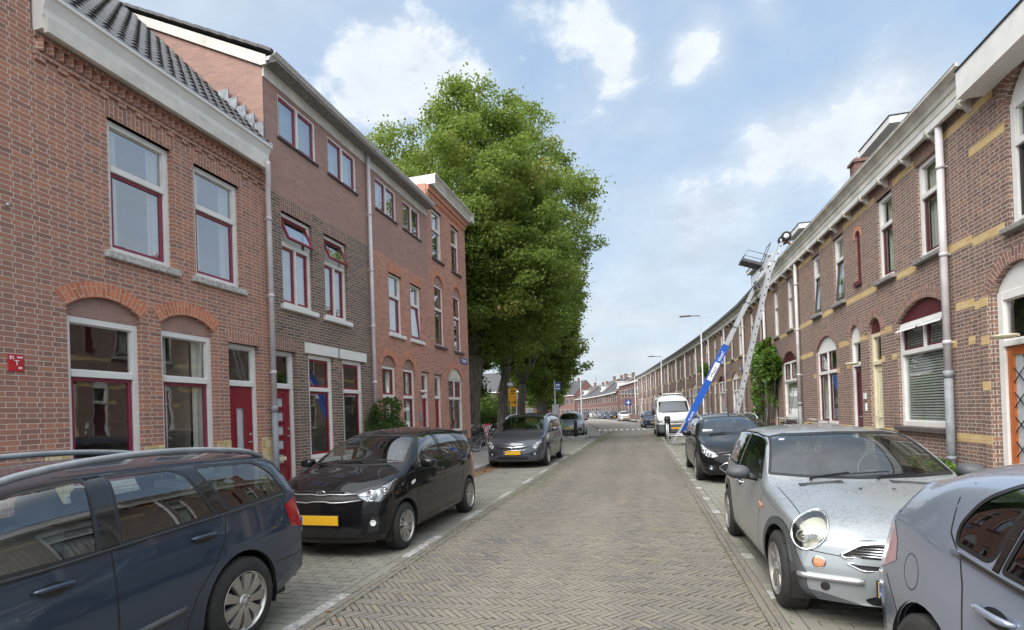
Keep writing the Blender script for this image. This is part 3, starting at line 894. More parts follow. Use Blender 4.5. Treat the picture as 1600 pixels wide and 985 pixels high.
def door(H, a, b, z0, z1, leafz, fr='white', leaf='red', glass='pane', fw=.08, y=.09, style='panel', light=True, rise=0., headpanel=None, step='greystone', hinge_r=True):
    fm = MAT[fr]
    mb = MB(); framebox(H, mb, a, b, z0, z1, fw, y, y+.09, 0); H.box(mb, a+fw, b-fw, y-.015, y+.09, leafz, leafz+.09, 0, .005)
    d = H.bld(mb, 'door_frame', fm)
    A, B = a+fw, b-fw
    if light:
        sash(H, d, A+.002, B-.002, leafz+.092, z1-fw-.002, fm, MAT[glass], .018, y+.03)
    lf = MB(); Z0, Z1 = z0+.06, leafz-.004; w = B-A
    lm = MAT[leaf] if isinstance(leaf, str) else leaf
    if style == 'slit':
        H.box(lf, A+.004, A+w*.28, y+.03, y+.075, Z0, Z1, 0, .003); H.box(lf, B-w*.36, B-.004, y+.03, y+.075, Z0, Z1, 0, .003)
        H.box(lf, A+w*.28, B-w*.36, y+.03, y+.075, Z0, Z0+.55, 0); H.box(lf, A+w*.28, B-w*.36, y+.03, y+.075, Z1-.38, Z1, 0)
        fb = MB(); framebox(H, fb, A+w*.25, B-w*.33, Z0+.52, Z1-.35, .04, y+.015, y+.032)
        o = H.bld(lf, 'door', lm, d); H.bld(fb, 'moulding', lm, o)
        g = MB(); H.box(g, A+w*.28+.002, B-w*.36-.002, y+.05, y+.06, Z0+.552, Z1-.382); H.bld(g, 'pane', MAT['frost'], o)
    elif style == 'ladder':
        H.box(lf, A+.004, B-.004, y+.04, y+.075, Z0, Z1, 0, .003)
        o = H.bld(lf, 'door', lm, d)
        c = A+w*.36; fb = MB(); n = 5; zt = Z1-.14; hh = (Z1-Z0)*.72/n
        g = MB()
        for k in range(n):
            za, zb = zt-hh*(k+1), zt-hh*k
            framebox(H, fb, c-.14, c+.14, za+.02, zb-.02, .035, y+.012, y+.041)
            H.box(g, c-.10, c+.10, y+.030, y+.0385, za+.06, zb-.06)
        H.box(fb, c-.20, c-.155, y+.018, y+.041, Z0+.38, Z1-.08, 0, .004); H.box(fb, c+.155, c+.20, y+.018, y+.041, Z0+.38, Z1-.08, 0, .004)
        framebox(H, fb, A+.08, B-.08, Z0+.08, Z0+.42, .03, y+.02, y+.041)
        H.bld(fb, 'moulding', lm, o); H.bld(g, 'pane', MAT['frost'], o)
        s_ = MB(); H.box(s_, c-.16, c+.16, y+.006, y+.03, Z0+.52, Z0+.60, 0, .005); H.bld(s_, 'letter_slot', MAT['cream'], o)
    elif style == 'lattice':
        fb = MB(); framebox(H, lf, A+.004, B-.004, Z0, Z1, .13, y+.03, y+.075, .32, bev=.006)
        o = H.bld(lf, 'door', lm, d)
        g = MB(); H.box(g, A+.134, B-.134, y+.055, y+.06, Z0+.32, Z1-.13); H.bld(g, 'pane', MAT['frost'], o)
        gw = MB(); p0, p1, q0, q1 = A+.14, B-.14, Z0+.34, Z1-.15
        st = .36; k = q0-(p1-p0)
        while k < q1:
            for sgn in (1, -1):
                pts = []
                for u in (0., 1.):
                    zz = k+(u*(p1-p0) if sgn > 0 else (1-u)*(p1-p0))
                    pts.append((p0+u*(p1-p0), zz))
                (u0,z0_),(u1,z1_) = pts
                def cut(pa, pb):
                    t0, t1 = 0., 1.
                    dz = pb[1]-pa[1]
                    ta, tb = (q0-pa[1])/dz, (q1-pa[1])/dz
                    t0 = max(0, min(ta,tb)); t1 = min(1, max(ta,tb))
                    return (t0, t1)
                t0, t1 = cut(pts[0], pts[1])
                if t1-t0 > .05:
                    A_ = (p0+(p1-p0)*t0, pts[0][1]+(pts[1][1]-pts[0][1])*t0); B_ = (p0+(p1-p0)*t1, pts[0][1]+(pts[1][1]-pts[0][1])*t1)
                    gw.tube([(H.X(A_[0]), y+.025, A_[1]), (H.X(B_[0]), y+.025, B_[1])], .008, 6)
            k += st
        H.bld(gw, 'door_grille', MAT['black'], o)
    else:
        H.box(lf, A+.004, B-.004, y+.04, y+.075, Z0, Z1, 0, .003)
        fb = MB(); framebox(H, fb, A+.09, B-.09, Z0+.12, Z0+.8, .03, y+.025, y+.041); framebox(H, fb, A+.09, B-.09, Z0+1.0, Z1-.12, .03, y+.025, y+.041)
        o = H.bld(lf, 'door', lm, d); H.bld(fb, 'moulding', lm, o)
    hx = B-.07 if hinge_r else A+.07
    k = MB(); k.tube([(H.X(hx), y+.03, Z0+1.02), (H.X(hx), y-.03, Z0+1.02), (H.X(hx-.11 if hinge_r else hx+.11), y-.03, Z0+1.02)], .011, 8); lk = MB(); lk.lathe([(0,.0),(0,.024),(.012,.024)], (H.X(hx), y+.018, Z0+1.16), 'y', 12); H.bld(lk, 'lock', MAT['satin'], o)
    H.bld(k, 'handle', MAT['satin'], o)
    if rise and headpanel:
        pm = MB(); poly = [(a,z1+.001),(b,z1+.001)]+arc(a, b, z1, rise)
        pm.prism(poly, lambda u, v, d_: (H.X(u), d_, v), y+.012, y+.05); H.bld(pm, 'head_panel', MAT[headpanel], d)
    if step:
        q = MB(); H.box(q, a-.03, b+.03, -.10, y+.08, max(.09, z0-.14), z0+.056, 0, .012); H.bld(q, 'doorstep', MAT[step], d)
    return d
def shell(H, a, b, zt, depth=8.5, mat='brick_plain', y0=.16, roofz=None, inner=True):
    """side and back walls plus rooms behind the windows"""
    m = MB(); X0, X1 = H.X(a), H.X(b)
    for X in (X0, X1): m.face([(X,0.001,0),(X,depth,0),(X,depth,zt),(X,0.001,zt)])
    m.face([(X0,depth,0),(X1,depth,0),(X1,depth,zt),(X0,depth,zt)])
    H.bld(m, 'side_wall', MAT[mat])
    if inner:
        r = MB(); e = .04; A, B = H.X(a+e), H.X(b-e)
        fl = [0.05, 2.95+.0, 5.95] if zt < 7.6 else [0.05, 3.3, 6.6, zt-.1]
        if zt < 7.6: fl = [.05, 3.65, zt-.15]
        for i in range(len(fl)-1):
            z0, z1 = fl[i]+.02, fl[i+1]-.02
            r.face([(A,3.8,z0),(B,3.8,z0),(B,3.8,z1),(A,3.8,z1)])
            r.face([(A,.2,z0),(B,.2,z0),(B,3.8,z0),(A,3.8,z0)]); r.face([(A,.2,z1),(B,.2,z1),(B,3.8,z1),(A,3.8,z1)])
            for X in (A, B, (A+B)/2+.3*H.sg): r.face([(X,.2,z0),(X,3.8,z0),(X,3.8,z1),(X,.2,z1)])
        H.bld(r, 'room', MAT['interior'])
def downpipe(H, s, z0, z1, r=.05, swan=None, low='pipe_grey', lowz=2.0, up='pipe_paint', y=-.10, parent=None):
    mb = MB(); X = H.X(s)
    pts = [(X,y,lowz),(X,y,z1)]
    if swan: pts = [(X,y,lowz),(X,y,z1-.75),(X-.03*H.sg,y-.02,z1-.55),(X-swan*.8*H.sg,y-.13,z1-.22),(X-swan*H.sg,y-.15,z1-.08),(X-swan*H.sg,y-.15,z1)]
    mb.tube(pts, r, 14)
    for z in (2.6, 4.1, 5.6, 7.1):
        if lowz < z < z1-.8:
            mb.tube([(X,y,z-.035),(X,y,z+.035)], r*1.16, 14); mb.box(X-.012, X+.012, y+.03, -.001, z-.012, z+.012)
    o = H.bld(mb, 'downpipe', MAT[up], parent)
    m2 = MB(); m2.tube([(X,y,z0),(X,y,lowz+.06)], r*1.14, 14); m2.tube([(X,y,lowz-.02),(X,y,lowz+.10)], r*1.32, 14); m2.tube([(X,y,z0+.5),(X,y,z0+.56)], r*1.3, 14)
    H.bld(m2, 'lower_pipe', MAT[low], o)
    return o
def pantile_roof(H, a, b, y0, z0, y1, z1, mat='tile_dark', cw=.205, rh=.33, hi=True, name='roof'):
    L = math.hypot(y1-y0, z1-z0); dy, dz = (y1-y0)/L, (z1-z0)/L
    ny, nz = -dz, dy
    mb = MB()
    if not hi:
        mb.face([(H.X(a),y0,z0),(H.X(b),y0,z0),(H.X(b),y1,z1),(H.X(a),y1,z1)]); return H.bld(mb, name, MAT[mat])
    nr = int(L/rh)+1; nc = int(abs(b-a)/cw)+1; sub = 6
    prof = [0, .012, .035, .046, .035, .012]
    V = {}
    for r in range(nr):
        d0, d1 = r*rh, min((r+1)*rh+.02, L)
        for c in range(nc*sub):
            def P(cc, d, e):
                u = min(a+cc*cw/sub, b); h = prof[cc % sub]+e
                return (H.X(u), y0+dy*d+ny*h, z0+dz*d+nz*h)
            jt = random.Random(r*977+c//sub).uniform(-.004, .004)
            mb.face([P(c,d0,.045+jt),P(c+1,d0,.045+jt),P(c+1,d1,.008+jt),P(c,d1,.008+jt)], None, 0, False)
            mb.face([P(c,d0,.012),P(c+1,d0,.012),P(c+1,d0,.045+jt),P(c,d0,.045+jt)])
    return H.bld(mb, name, MAT[mat])
def gutter(H, a, b, z0, z1, out=.22, mat='offwhite', name='gutter', y_in=.0):
    """box gutter with moulded front"""
    prof = [(0,z0+.02),(-out*.55,z0+.02),(-out*.55,z0+(z1-z0)*.38),(-out*.62,z0+(z1-z0)*.42),(-out*.66,z0+(z1-z0)*.6),(-out*.86,z0+(z1-z0)*.86),(-out,z0+(z1-z0)*.9),(-out,z1),(-out*.9,z1),(-out*.9,z1-.05),(y_in+.1,z1-.05),(y_in+.1,z0+.02)]
    mb = MB()
    mb.prism(prof, lambda u, v, d: (H.X(d), u, v), a, b)
    o = H.bld(mb, name, MAT[mat], recalc=True)
    q = MB(); H.box(q, a, b, -out-.006, -out*.88, z1+.001, z1+.018); H.bld(q, 'gutter_lip', MAT['zinc'], o)
    return o
# ------------------------------------------------------------------ left side of the street
# blank end house, nearest
H = House('brick_house', 'red brick house with a blank wall and small red hydrant sign, nearest on the left', 'house', 'L', -3.0, 4.775)
H.wall([(-3.0,0),(4.775,0),(4.775,9.6),(-3.0,9.6)], [], MAT['brick_red'], useed=.4)
H.wall([(-3.0,9.6),(4.775,9.6),(4.775,9.7),(-3.0,9.7)], [], MAT['white'], y=-.02, name='coping')
shell(H, -3.0, 4.775, 9.6, mat='brick_red', inner=False)
m = MB(); m.face([(H.X(-3),0,9.62),(H.X(4.77),0,9.62),(H.X(4.77),4.2,11.9),(H.X(-3),4.2,11.9)]); m.face([(H.X(-3),8.5,9.62),(H.X(4.77),8.5,9.62),(H.X(4.77),4.2,11.9),(H.X(-3),4.2,11.9)])
H.bld(m, 'roof', MAT['tile_dark'])
m = MB(); H.box(m, 4.44, 4.60, -.013, -.001, 2.33, 2.53, 0, .003)
fs = H.bld(m, 'hydrant_sign', MAT['signred'], None); fs.parent = None; fs.matrix_world = H.root.matrix_basis.copy(); tag(fs, 'small red hydrant plate with white marks on the blank brick wall', 'sign')
m = MB()
for (a, b_, c, d) in ((4.455,4.475,2.47,2.51),(4.485,4.495,2.47,2.51),(4.53,4.585,2.485,2.505),(4.50,4.55,2.452,2.462),(4.52,4.53,2.40,2.452),(4.54,4.575,2.36,2.385)):
    H.box(m, a, b_, -.0155, -.0135, c, d)
H.bld(m, 'sign_marks', MAT['signwhite'], fs)
m = MB(); m.lathe([(0,.0),(0,.018),(.03,.018)], (H.X(4.47), -.04, 4.27), 'y', 12, 0, True); H.bld(m, 'wall_eyelet', MAT['satin'])

# house with white cornice
H = House('brick_house', 'two storey red brick house with white cornice, dark tiled roof and two arched windows', 'house', 'L', 4.775, 8.80)
a0, a1 = 4.775, 8.80
ops = [rect(5.68,6.68,4.09,5.97), rect(7.10,8.09,4.09,5.97), rect(5.09,6.10,.80,3.22,.19), rect(6.42,7.42,.80,3.22,.18), rect(7.73,8.48,.12,3.08)]
H.wall([(a0,0),(a1,0),(a1,6.58),(a0,6.58)], ops, MAT['brick_red'], t=.12)
shell(H, a0, a1, 6.9, mat='brick_red')
for a, b_ in ((5.68,6.68),(7.10,8.09)):
    window(H, a, b_, 4.09, 5.97, transom=5.29, lower='plum', glass='pane_sky', fw=.085, sill='stone', sillw=.06, cur='sides')
    soldier(H, a-.02, b_+.02, 5.97, 6.26, MAT['brick_red'], splay=.10)
for a, b_, r in ((5.09,6.10,.19),(6.42,7.42,.18)):
    w = window(H, a, b_, .80, 3.11, transom=2.36, lower='plum', fw=.085, sill='stone', y=.075, cur=None if a < 6 else 'sides')
    arch_ring(H, a-.01, b_+.01, 3.22, r, MAT['brick_orange'], thick=.205)
    pm = MB(); poly = [(a,3.112),(b_,3.112)]+arc(a, b_, 3.22, r-.003); pm.prism(poly, lambda u, v, d: (H.X(u), d, v), .07, .12); H.bld(pm, 'arch_infill', MAT['brick_plain'])
door(H, 7.73, 8.48, .20, 3.08, 2.31, style='slit')
soldier(H, 7.71, 8.50, 3.08, 3.32, MAT['brick_red'], splay=.05)
m = MB()
for a, b_ in ((4.80,5.087),(6.102,6.418),(7.422,7.728),(8.482,8.795)):
    H.box(m, a, b_, -.008, -.001, .11, 1.345)
m.build_each('tile_panel', MAT['tile_cream'], H.root)
# brick dentils under the cornice
m = MB(); s = 4.80
H.box(m, 4.79, 8.78, -.05, 0., 6.475, 6.53); H.box(m, 4.79, 8.78, -.035, 0., 6.26, 6.315)
while s < 8.74:
    X0, X1, X2 = H.X(s), H.X(s+.055), H.X(s+.11)
    for z0, z1, y_ in ((6.32, 6.47, -.085),):
        p = [(X0,0.,z0),(X1,y_,z0),(X2,0.,z0),(X0,0.,z1),(X1,y_,z1),(X2,0.,z1)]
        for q in ((0,1,2),(3,4,5),(0,1,4,3),(1,2,5,4)): m.face([p[k] for k in q])
    s += .115
s = 4.80; k = 0
while s < 8.7:
    H.box(m, s, s+.11, -.03, 0., 6.195, 6.258); s += .26
H.bld(m, 'dentil_course', MAT['brick_red'])
gutter(H, 4.80, 8.70, 6.53, 6.98, out=.27, mat='white', name='cornice')
m = MB(); H.box(m, 4.82, 8.68, -.215, -.14, 6.50, 6.70, 0, .004); H.bld(m, 'fascia_board', MAT['offwhite'])
pantile_roof(H, 4.80, 8.74, -.20, 6.985, 4.3, 11.45)
m = MB(); m.face([(H.X(a0),8.5,6.9),(H.X(a1),8.5,6.9),(H.X(a1),4.3,11.4),(H.X(a0),4.3,11.4)]); m.face([(H.X(a0+.01),0,6.9),(H.X(a0+.01),8.5,6.9),(H.X(a0+.01),4.3,11.4)]); H.bld(m, 'rear_roof', MAT['tile_dark'])
# stepped lead flashing against the taller neighbour
m = MB(); y_ = -.05
while y_ < .95:
    z_ = 7.12+y_*.995; m.box(H.X(8.72), H.X(8.743), y_, y_+.24, z_-.05, z_+.45); y_ += .2
H.bld(m, 'flashing', MAT['lead'])
downpipe(H, 8.74, .1, 6.62, swan=.17, lowz=1.85)

# three storey house, dark brick below
H = House('brick_house', 'three storey house with dark brick below and plain brick above, red windows tilted open', 'house', 'L', 8.80, 12.66)
a0, a1 = 8.80, 12.66
opsL = [rect(9.22,10.22,4.04,5.97), rect(10.66,11.60,4.04,5.97), rect(9.95,10.87,.78,3.10), rect(11.25,12.17,.78,3.10), rect(8.86,9.55,.18,3.08)]
H.wall([(a0,0),(a1,0),(a1,6.28),(a0,6.28)], opsL, MAT['brick_dark'])
H.wall([(a0,6.28),(a1,6.28),(a1,8.62),(a0,8.62)], [rect(9.22,10.47,7.48,8.40), rect(10.93,12.16,7.48,8.40)], MAT['brick_plain'], name='upper_wall')
shell(H, a0+.002, a1, 8.62, mat='brick_plain')
for a, b_ in ((9.22,10.47),(10.93,12.16)):
    window(H, a, b_, 7.48, 8.40, lower='plum', glass='pane_sky', fw=.045, mull_low=1, cur='full', sill='darkstone', sillw=.05, sillh=.05, y=.02, sillover=.05)
for a, b_ in ((9.22,10.22),(10.66,11.60)):
    window(H, a, b_, 4.04, 5.97, transom=5.32, lower='red', upper='red', mull_low=1, glass='pane_sky', fw=.08, sill='white', sillw=.08, upper_open=.42, cur='full')
    soldier(H, a-.03, b_+.03, 5.97, 6.25, MAT['brick_arch'])
for a, b_ in ((9.95,10.87),(11.25,12.17)):
    window(H, a, b_, .78, 3.10, transom=2.33, lower='red', upper='red', fw=.10, sill='white', sillw=.08, sillh=.16, y=.05, cur='left' if a > 11 else None)
m = MB(); H.box(m, 9.84, 11.06, -.035, .0, 3.105, 3.33, 0, .004); H.bld(m, 'lintel', MAT['white'])
m = MB(); H.box(m, 11.15, 12.34, -.035, .0, 3.105, 3.33, 0, .004); H.bld(m, 'lintel', MAT['white'])
door(H, 8.86, 9.55, .26, 3.08, 2.31, style='ladder')
soldier(H, 8.84, 9.62, 3.08, 3.36, MAT['brick_arch'])
m = MB()
for p, q in ((8.805,8.855),(9.555,9.945),(10.875,11.245),(12.175,12.655)): H.box(m, p, q, -.02, -.002, .1, .62, 0, .006)
for p, q in ((9.945,10.875),(11.245,12.175)): H.box(m, p, q, -.019, -.002, .1, .615, 0, .006)
m.build_each('plinth', MAT['plinth'], H.root)
pantile_roof(H, a0-.06, a1, -.28, 8.84, 4.25, 11.02, hi=False)
m = MB(); m.face([(H.X(a0-.06),8.6,8.84),(H.X(a1),8.6,8.84),(H.X(a1),4.25,11.02),(H.X(a0-.06),4.25,11.02)]); H.bld(m, 'rear_roof', MAT['tile_dark'])
m = MB()
poly = [(0,6.2),(8.5,6.2),(8.5,8.72),(4.25,10.80),(0.,8.68)]
m.prism(poly, lambda u, v, d: (H.X(d), u, v), a0+.001, a0+.02); H.bld(m, 'gable_wall', MAT['brick_plain'])
m = MB(); m.prism([(-.12,8.66),(-.12,8.84),(4.25,10.95),(4.25,10.77),(.0,8.66)], lambda u, v, d: (H.X(d), u, v), a0-.045, a0-.004); H.bld(m, 'barge_board', MAT['offwhite'])
m = MB(); k = 0
L = math.hypot(4.53, 2.18); dy, dz = 4.53/L, 2.18/L
while k*.33 < L-.1:
    d0 = k*.33
    m.obox((H.X(a0-.02), -.28+dy*(d0+.165), 8.86+dz*(d0+.165)+.02), (.075,0,0), (0,dy*.172,dz*.172+.006), (0,-dz*.028,dy*.028)); k += 1
H.bld(m, 'verge_tile', MAT['plinth'])
gutter(H, a0-.03, a1, 8.72, 8.86, out=.34, mat='white')
m = MB(); H.box(m, a0, a1, -.03, 0., 8.46, 8.715, 0, .004); H.bld(m, 'fascia_board', MAT['offwhite'])
m = MB(); H.box(m, a0, a1, -.32, -.031, 8.70, 8.718); H.bld(m, 'soffit', MAT['greystone'])
downpipe(H, 12.62, .1, 8.70, lowz=.9, r=.048)

# three storey house, orange red brick
H = House('brick_house', 'three storey orange red brick house with white sills and a rose bush in front', 'house', 'L', 12.66, 16.60)
a0, a1 = 12.66, 16.60
opsL = [rect(13.74,14.57,4.10,5.87), rect(15.15,15.95,4.10,5.87), rect(13.20,14.05,.8,3.13,.30), rect(14.47,15.32,.8,3.13,.30), rect(15.78,16.42,.2,3.13)]
H.wall([(a0,0),(a1,0),(a1,6.28),(a0,6.28)], opsL, MAT['brick_end'])
H.wall([(a0,6.28),(a1,6.28),(a1,8.62),(a0,8.62)], [rect(13.13,14.36,7.48,8.38), rect(14.80,16.03,7.48,8.38)], MAT['brick_plain'], name='upper_wall', useed=3.)
shell(H, a0+.002, a1, 8.62, mat='brick_plain')
for a, b_ in ((13.13,14.36),(14.80,16.03)):
    window(H, a, b_, 7.48, 8.38, lower='plum', glass='pane_sky', fw=.045, mull_low=1, cur='full', sill='darkstone', sillw=.05, sillh=.05, y=.02, sillover=.05)
for a, b_ in ((13.74,14.57),(15.15,15.95)):
    window(H, a, b_, 4.10, 5.87, transom=5.22, lower='plum', glass='pane_sky', fw=.07, sill='white', sillw=.08, cur='full', lower_open=.0 if a < 15 else .06)
    soldier(H, a-.03, b_+.03, 5.87, 6.15, MAT['brick_orange'])
for a, b_ in ((13.20,14.05),(14.47,15.32)):
    window(H, a, b_, .8, 3.11, transom=2.26, lower='red', upper='red', fw=.07, sill='white', cur='right')
    arch_ring(H, a, b_, 3.13, .30, MAT['brick_orange'])
    pm = MB(); pm.prism([(a,3.112),(b_,3.112)]+arc(a, b_, 3.13, .297), lambda u, v, d: (H.X(u), d, v), .06, .12); H.bld(pm, 'arch_infill', MAT['brick_plain'])
door(H, 15.78, 16.42, .2, 3.10, 2.25)
m = MB(); H.box(m, 15.63, 15.97, -.13, -.01, 2.42, 2.5, 0, .03); H.bld(m, 'outdoor_lamp', MAT['white'])
m = MB(); H.box(m, 15.50, 15.72, -.02, -.001, 1.45, 1.75, 0, .004); H.bld(m, 'letter_box', MAT['greystone'])
pantile_roof(H, a0, a1, -.28, 8.84, 4.25, 11.02, hi=False)
m = MB(); m.face([(H.X(a0),8.6,8.84),(H.X(a1),8.6,8.84),(H.X(a1),4.25,11.02),(H.X(a0),4.25,11.02)]); H.bld(m, 'rear_roof', MAT['tile_dark'])
gutter(H, a0, a1+.05, 8.72, 8.86, out=.34, mat='white')
m = MB(); H.box(m, a0, a1, -.03, 0., 8.46, 8.715, 0, .004); H.bld(m, 'fascia_board', MAT['offwhite'])
m = MB(); H.box(m, a0, a1, -.32, -.031, 8.70, 8.718); H.bld(m, 'soffit', MAT['greystone'])

# corner house
H = House('corner_house', 'tall red brick corner house with a white cornice and blue street name plate', 'house', 'L', 16.60, 20.45)
a0, a1 = 16.60, 20.45
ops = [rect(17.04,17.95,7.22,9.0), rect(18.88,19.74,7.22,9.0), rect(17.06,17.93,4.14,6.31,.35), rect(18.88,19.74,4.14,6.31,.35), rect(16.82,17.52,.2,3.11), rect(18.12,19.64,1.05,3.05,.40)]
H.wall([(a0,0),(a1,0),(a1,9.62),(a0,9.62)], ops, MAT['brick_end'], useed=5.)
shell(H, a0+.002, a1, 9.62, mat='brick_end')
for a, b_ in ((17.04,17.95),(18.88,19.74)):
    window(H, a, b_, 7.22, 9.0, transom=8.30, lower=None if a < 18 else 'plum', glass='pane_sky', fw=.07, sill='darkstone', sillh=.08, cur='left')
    w = window(H, a+.01, b_-.01, 4.14, 6.30, transom=5.45, lower='plum', upper='plum', glass='pane_sky', fw=.06, sill='darkstone', sillh=.10, cur='left')
    arch_ring(H, a+.01, b_-.01, 6.31, .35, MAT['brick_orange'])
    pm = MB(); pm.prism([(a+.02,6.302),(b_-.01,6.302)]+arc(a+.01, b_-.01, 6.31, .347), lambda u, v, d: (H.X(u), d, v), .06, .12); H.bld(pm, 'arch_infill', MAT['brick_plain'])
    soldier(H, a, b_, 9.0, 9.22, MAT['brick_orange'])
door(H, 16.82, 17.52, .2, 3.08, 2.25)
window(H, 18.12, 19.64, 1.05, 3.03, transom=2.30, lower=None, upper='plum', mull=1, fw=.07, sill='darkstone', sillh=.12, sillw=.1, cur=None)
arch_ring(H, 18.12, 19.64, 3.05, .40, MAT['brick_orange'])
pm = MB(); pm.prism([(18.12,3.035),(19.64,3.035)]+arc(18.12, 19.64, 3.05, .397), lambda u, v, d: (H.X(u), d, v), .05, .12); H.bld(pm, 'roller_shutter_box', MAT['offwhite'])
m = MB(); H.box(m, 17.53, 20.47, -.03, -.002, .1, .72, 0, .006); H.bld(m, 'plinth', MAT['plinth'])
gutter(H, 16.66, 20.80, 9.60, 9.94, out=.36, mat='offwhite', name='cornice')
m = MB()
m.prism([(0,9.605),(-.33,9.605),(-.33,9.935),(0,9.935)], lambda u, v, d: (H.X(20.45-u), d, v), -.33, 5.); m.prism([(0,9.605),(-.36,9.605),(-.36,9.935),(0,9.935)], lambda u, v, d: (H.X(16.70+u*.12), d, v), -.34, 5.)
m.box(H.X(16.7), H.X(20.45), 0, 8.4, 9.88, 9.92); H.bld(m, 'cornice_return', MAT['offwhite'])
m = MB(); H.box(m, 16.62, 20.47, -.10, 0., 9.42, 9.6); H.box(m, 16.62, 20.46, -.05, 0., 9.30, 9.42)
s = 16.65
while s < 20.4: H.box(m, s, s+.10, -.05, 0., 9.20, 9.30); s += .20
H.bld(m, 'dentil_course', MAT['brick_orange'])
m = MB()
for x in (17.5,19.2): H.box(m, x, x+.6, 3.4, 4.2, 9.9, 11.0)
m.build_each('chimney', MAT['brick_far'], H.root)
sp = MB(); H.box(sp, 19.45, 20.22, -.022, -.002, 3.70, 3.92, 0, .004)
o = H.bld(sp, 'street_name_plate', MAT['bluesign']); o.parent = None; o.matrix_world = H.root.matrix_basis.copy(); tag(o, 'blue street name plate high on the brick corner house', 'sign')
m = MB(); H.box(m, 19.53, 20.14, -.0245, -.0225, 3.83, 3.865); H.box(m, 19.60, 20.06, -.0245, -.0225, 3.76, 3.795); H.bld(m, 'plate_writing', MAT['signwhite'], o)
# ------------------------------------------------------------------ right side of the street
def bands(H, a, b, zs, gaps, name='brick_band'):
    m = MB()
    for z in zs:
        segs = [(a, b)]
        for g0, g1, za, zb in gaps:
            if za < z+.07 < zb:
                ns = []
                for p, q in segs:
                    if g1 <= p or g0 >= q: ns.append((p, q)); continue
                    if g0 > p: ns.append((p, g0))
                    if g1 < q: ns.append((g1, q))
                segs = ns
        for p, q in segs:
            X0, X1 = H.X(p), H.X(q)
            m.face([(X0,-.004,z),(X1,-.004,z),(X1,-.004,z+.135),(X0,-.004,z+.135)], [(p,z),(q,z),(q,z+.135),(p,z+.135)])
            m.face([(X0,-.004,z),(X1,-.004,z),(X1,.004,z),(X0,.004,z)]); m.face([(X0,-.004,z+.135),(X1,-.004,z+.135),(X1,.004,z+.135),(X0,.004,z+.135)])
    return m.build_each(name, MAT['brick_ochre'], H.root)
def quoins(H, list_):
    m = MB()
    for p, q, z in list_:
        X0, X1 = H.X(p), H.X(q)
        m.face([(X0,-.0045,z),(X1,-.0045,z),(X1,-.0045,z+.135),(X0,-.0045,z+.135)], [(p,z),(q,z),(q,z+.135),(p,z+.135)])
    return m.build_each('ochre_block', MAT['brick_ochre'], H.root)
def cornice_r(H, a, b, br0, step=.95, far=False):
    if far:
        gutter(H, a, b, 6.42, 6.59, out=.30, mat='offwhite', name='cornice')
        m = MB(); H.box(m, a, b, -.36, .05, 6.612, 6.80, 0, .02); H.bld(m, 'gutter', MAT['plinth'])
    else: gutter(H, a, b, 6.42, 6.80, out=.33, mat='offwhite')
    m = MB(); H.box(m, a, b, -.17, -.10, 6.30, 6.44, 0, .004); H.bld(m, 'fascia_board', MAT['white'])
    m = MB(); H.box(m, a, b, -.06, 0., 6.36, 6.42); H.bld(m, 'corbel_course', MAT['brick_arch'])
    s = br0
    while s < b-.05:
        k = MB()
        k.prism([(0,6.17),(-.05,6.17),(-.09,6.22),(-.16,6.24),(-.20,6.30),(-.20,6.355),(0,6.355)], lambda u, v, d: (H.X(d), u, v), s, s+.07)
        k.prism([(0,6.14),(-.03,6.14),(-.03,6.18),(0,6.18)], lambda u, v, d: (H.X(d), u, v), s-.02, s+.09)
        H.bld(k, 'bracket', MAT['offwhite']); s += step
def roof_r(H, a, b, z0=6.80, run=4.2, rise=2.3):
    pantile_roof(H, a, b, -.25, z0+.02, run, z0+rise, hi=False)
    m = MB(); m.face([(H.X(a),8.5,z0),(H.X(b),8.5,z0),(H.X(b),run,z0+rise),(H.X(a),run,z0+rise)])
    for s in (a+.01, b-.01): m.face([(H.X(s),0,z0-.05),(H.X(s),8.5,z0-.05),(H.X(s),run,z0+rise)])
    H.bld(m, 'rear_roof', MAT['tile_dark'])
def lamp_r(H, s, z=2.45):
    m = MB(); m.lathe([(-.04,.0),(-.035,.10),(0,.145),(.02,.145),(.03,.0)], (H.X(s), -.16, z), 'z', 16); m.box(H.X(s)-.03, H.X(s)+.03, -.10, -.001, z-.01, z+.02)
    H.bld(m, 'outdoor_lamp', MAT['cream'])

# nearest, orange door
H = House('brick_house', 'brown brick house with an orange door behind a diamond grille, nearest on the right', 'house', 'R', 4.6, 9.83)
a0, a1 = 4.6, 9.83
ops = [rect(7.55,8.97,4.06,5.85,.50), rect(8.30,9.42,.22,3.20,.36), rect(5.2,7.4,1.1,3.15,.35), rect(5.2,6.6,4.06,5.85,.5)]
H.wall([(a0,0),(a1,0),(a1,6.55),(a0,6.55)], ops, MAT['brick_brown'])
shell(H, a0, a1-.002, 6.6, mat='brick_brown')
window(H, 7.56, 8.96, 4.06, 5.80, transom=5.2, lower='black', upper=None, fw=.10, sill='greystone', sillw=.09, sillh=.09, cur='full', rise=.50, headpanel='white', y=.05)
window(H, 5.21, 6.59, 4.06, 5.80, transom=5.2, lower='black', fw=.10, sill='greystone', rise=.5, headpanel='white', cur='full')
window(H, 5.21, 7.39, 1.1, 3.14, transom=2.4, lower='black', fw=.10, sill='greystone', rise=.35, headpanel='white', cur='full')
for a, b_, z, r in ((7.55,8.97,5.85,.5),(5.2,6.6,5.85,.5),(8.30,9.42,3.20,.36),(5.2,7.4,3.15,.35)): arch_ring(H, a, b_, z, r, MAT['brick_arch'], thick=.22)
door(H, 8.31, 9.41, .22, 3.19, 2.38, leaf='orange', style='lattice', rise=.36, headpanel='white', fw=.12, y=.06, hinge_r=False)
lamp_r(H, 8.88, 2.50)
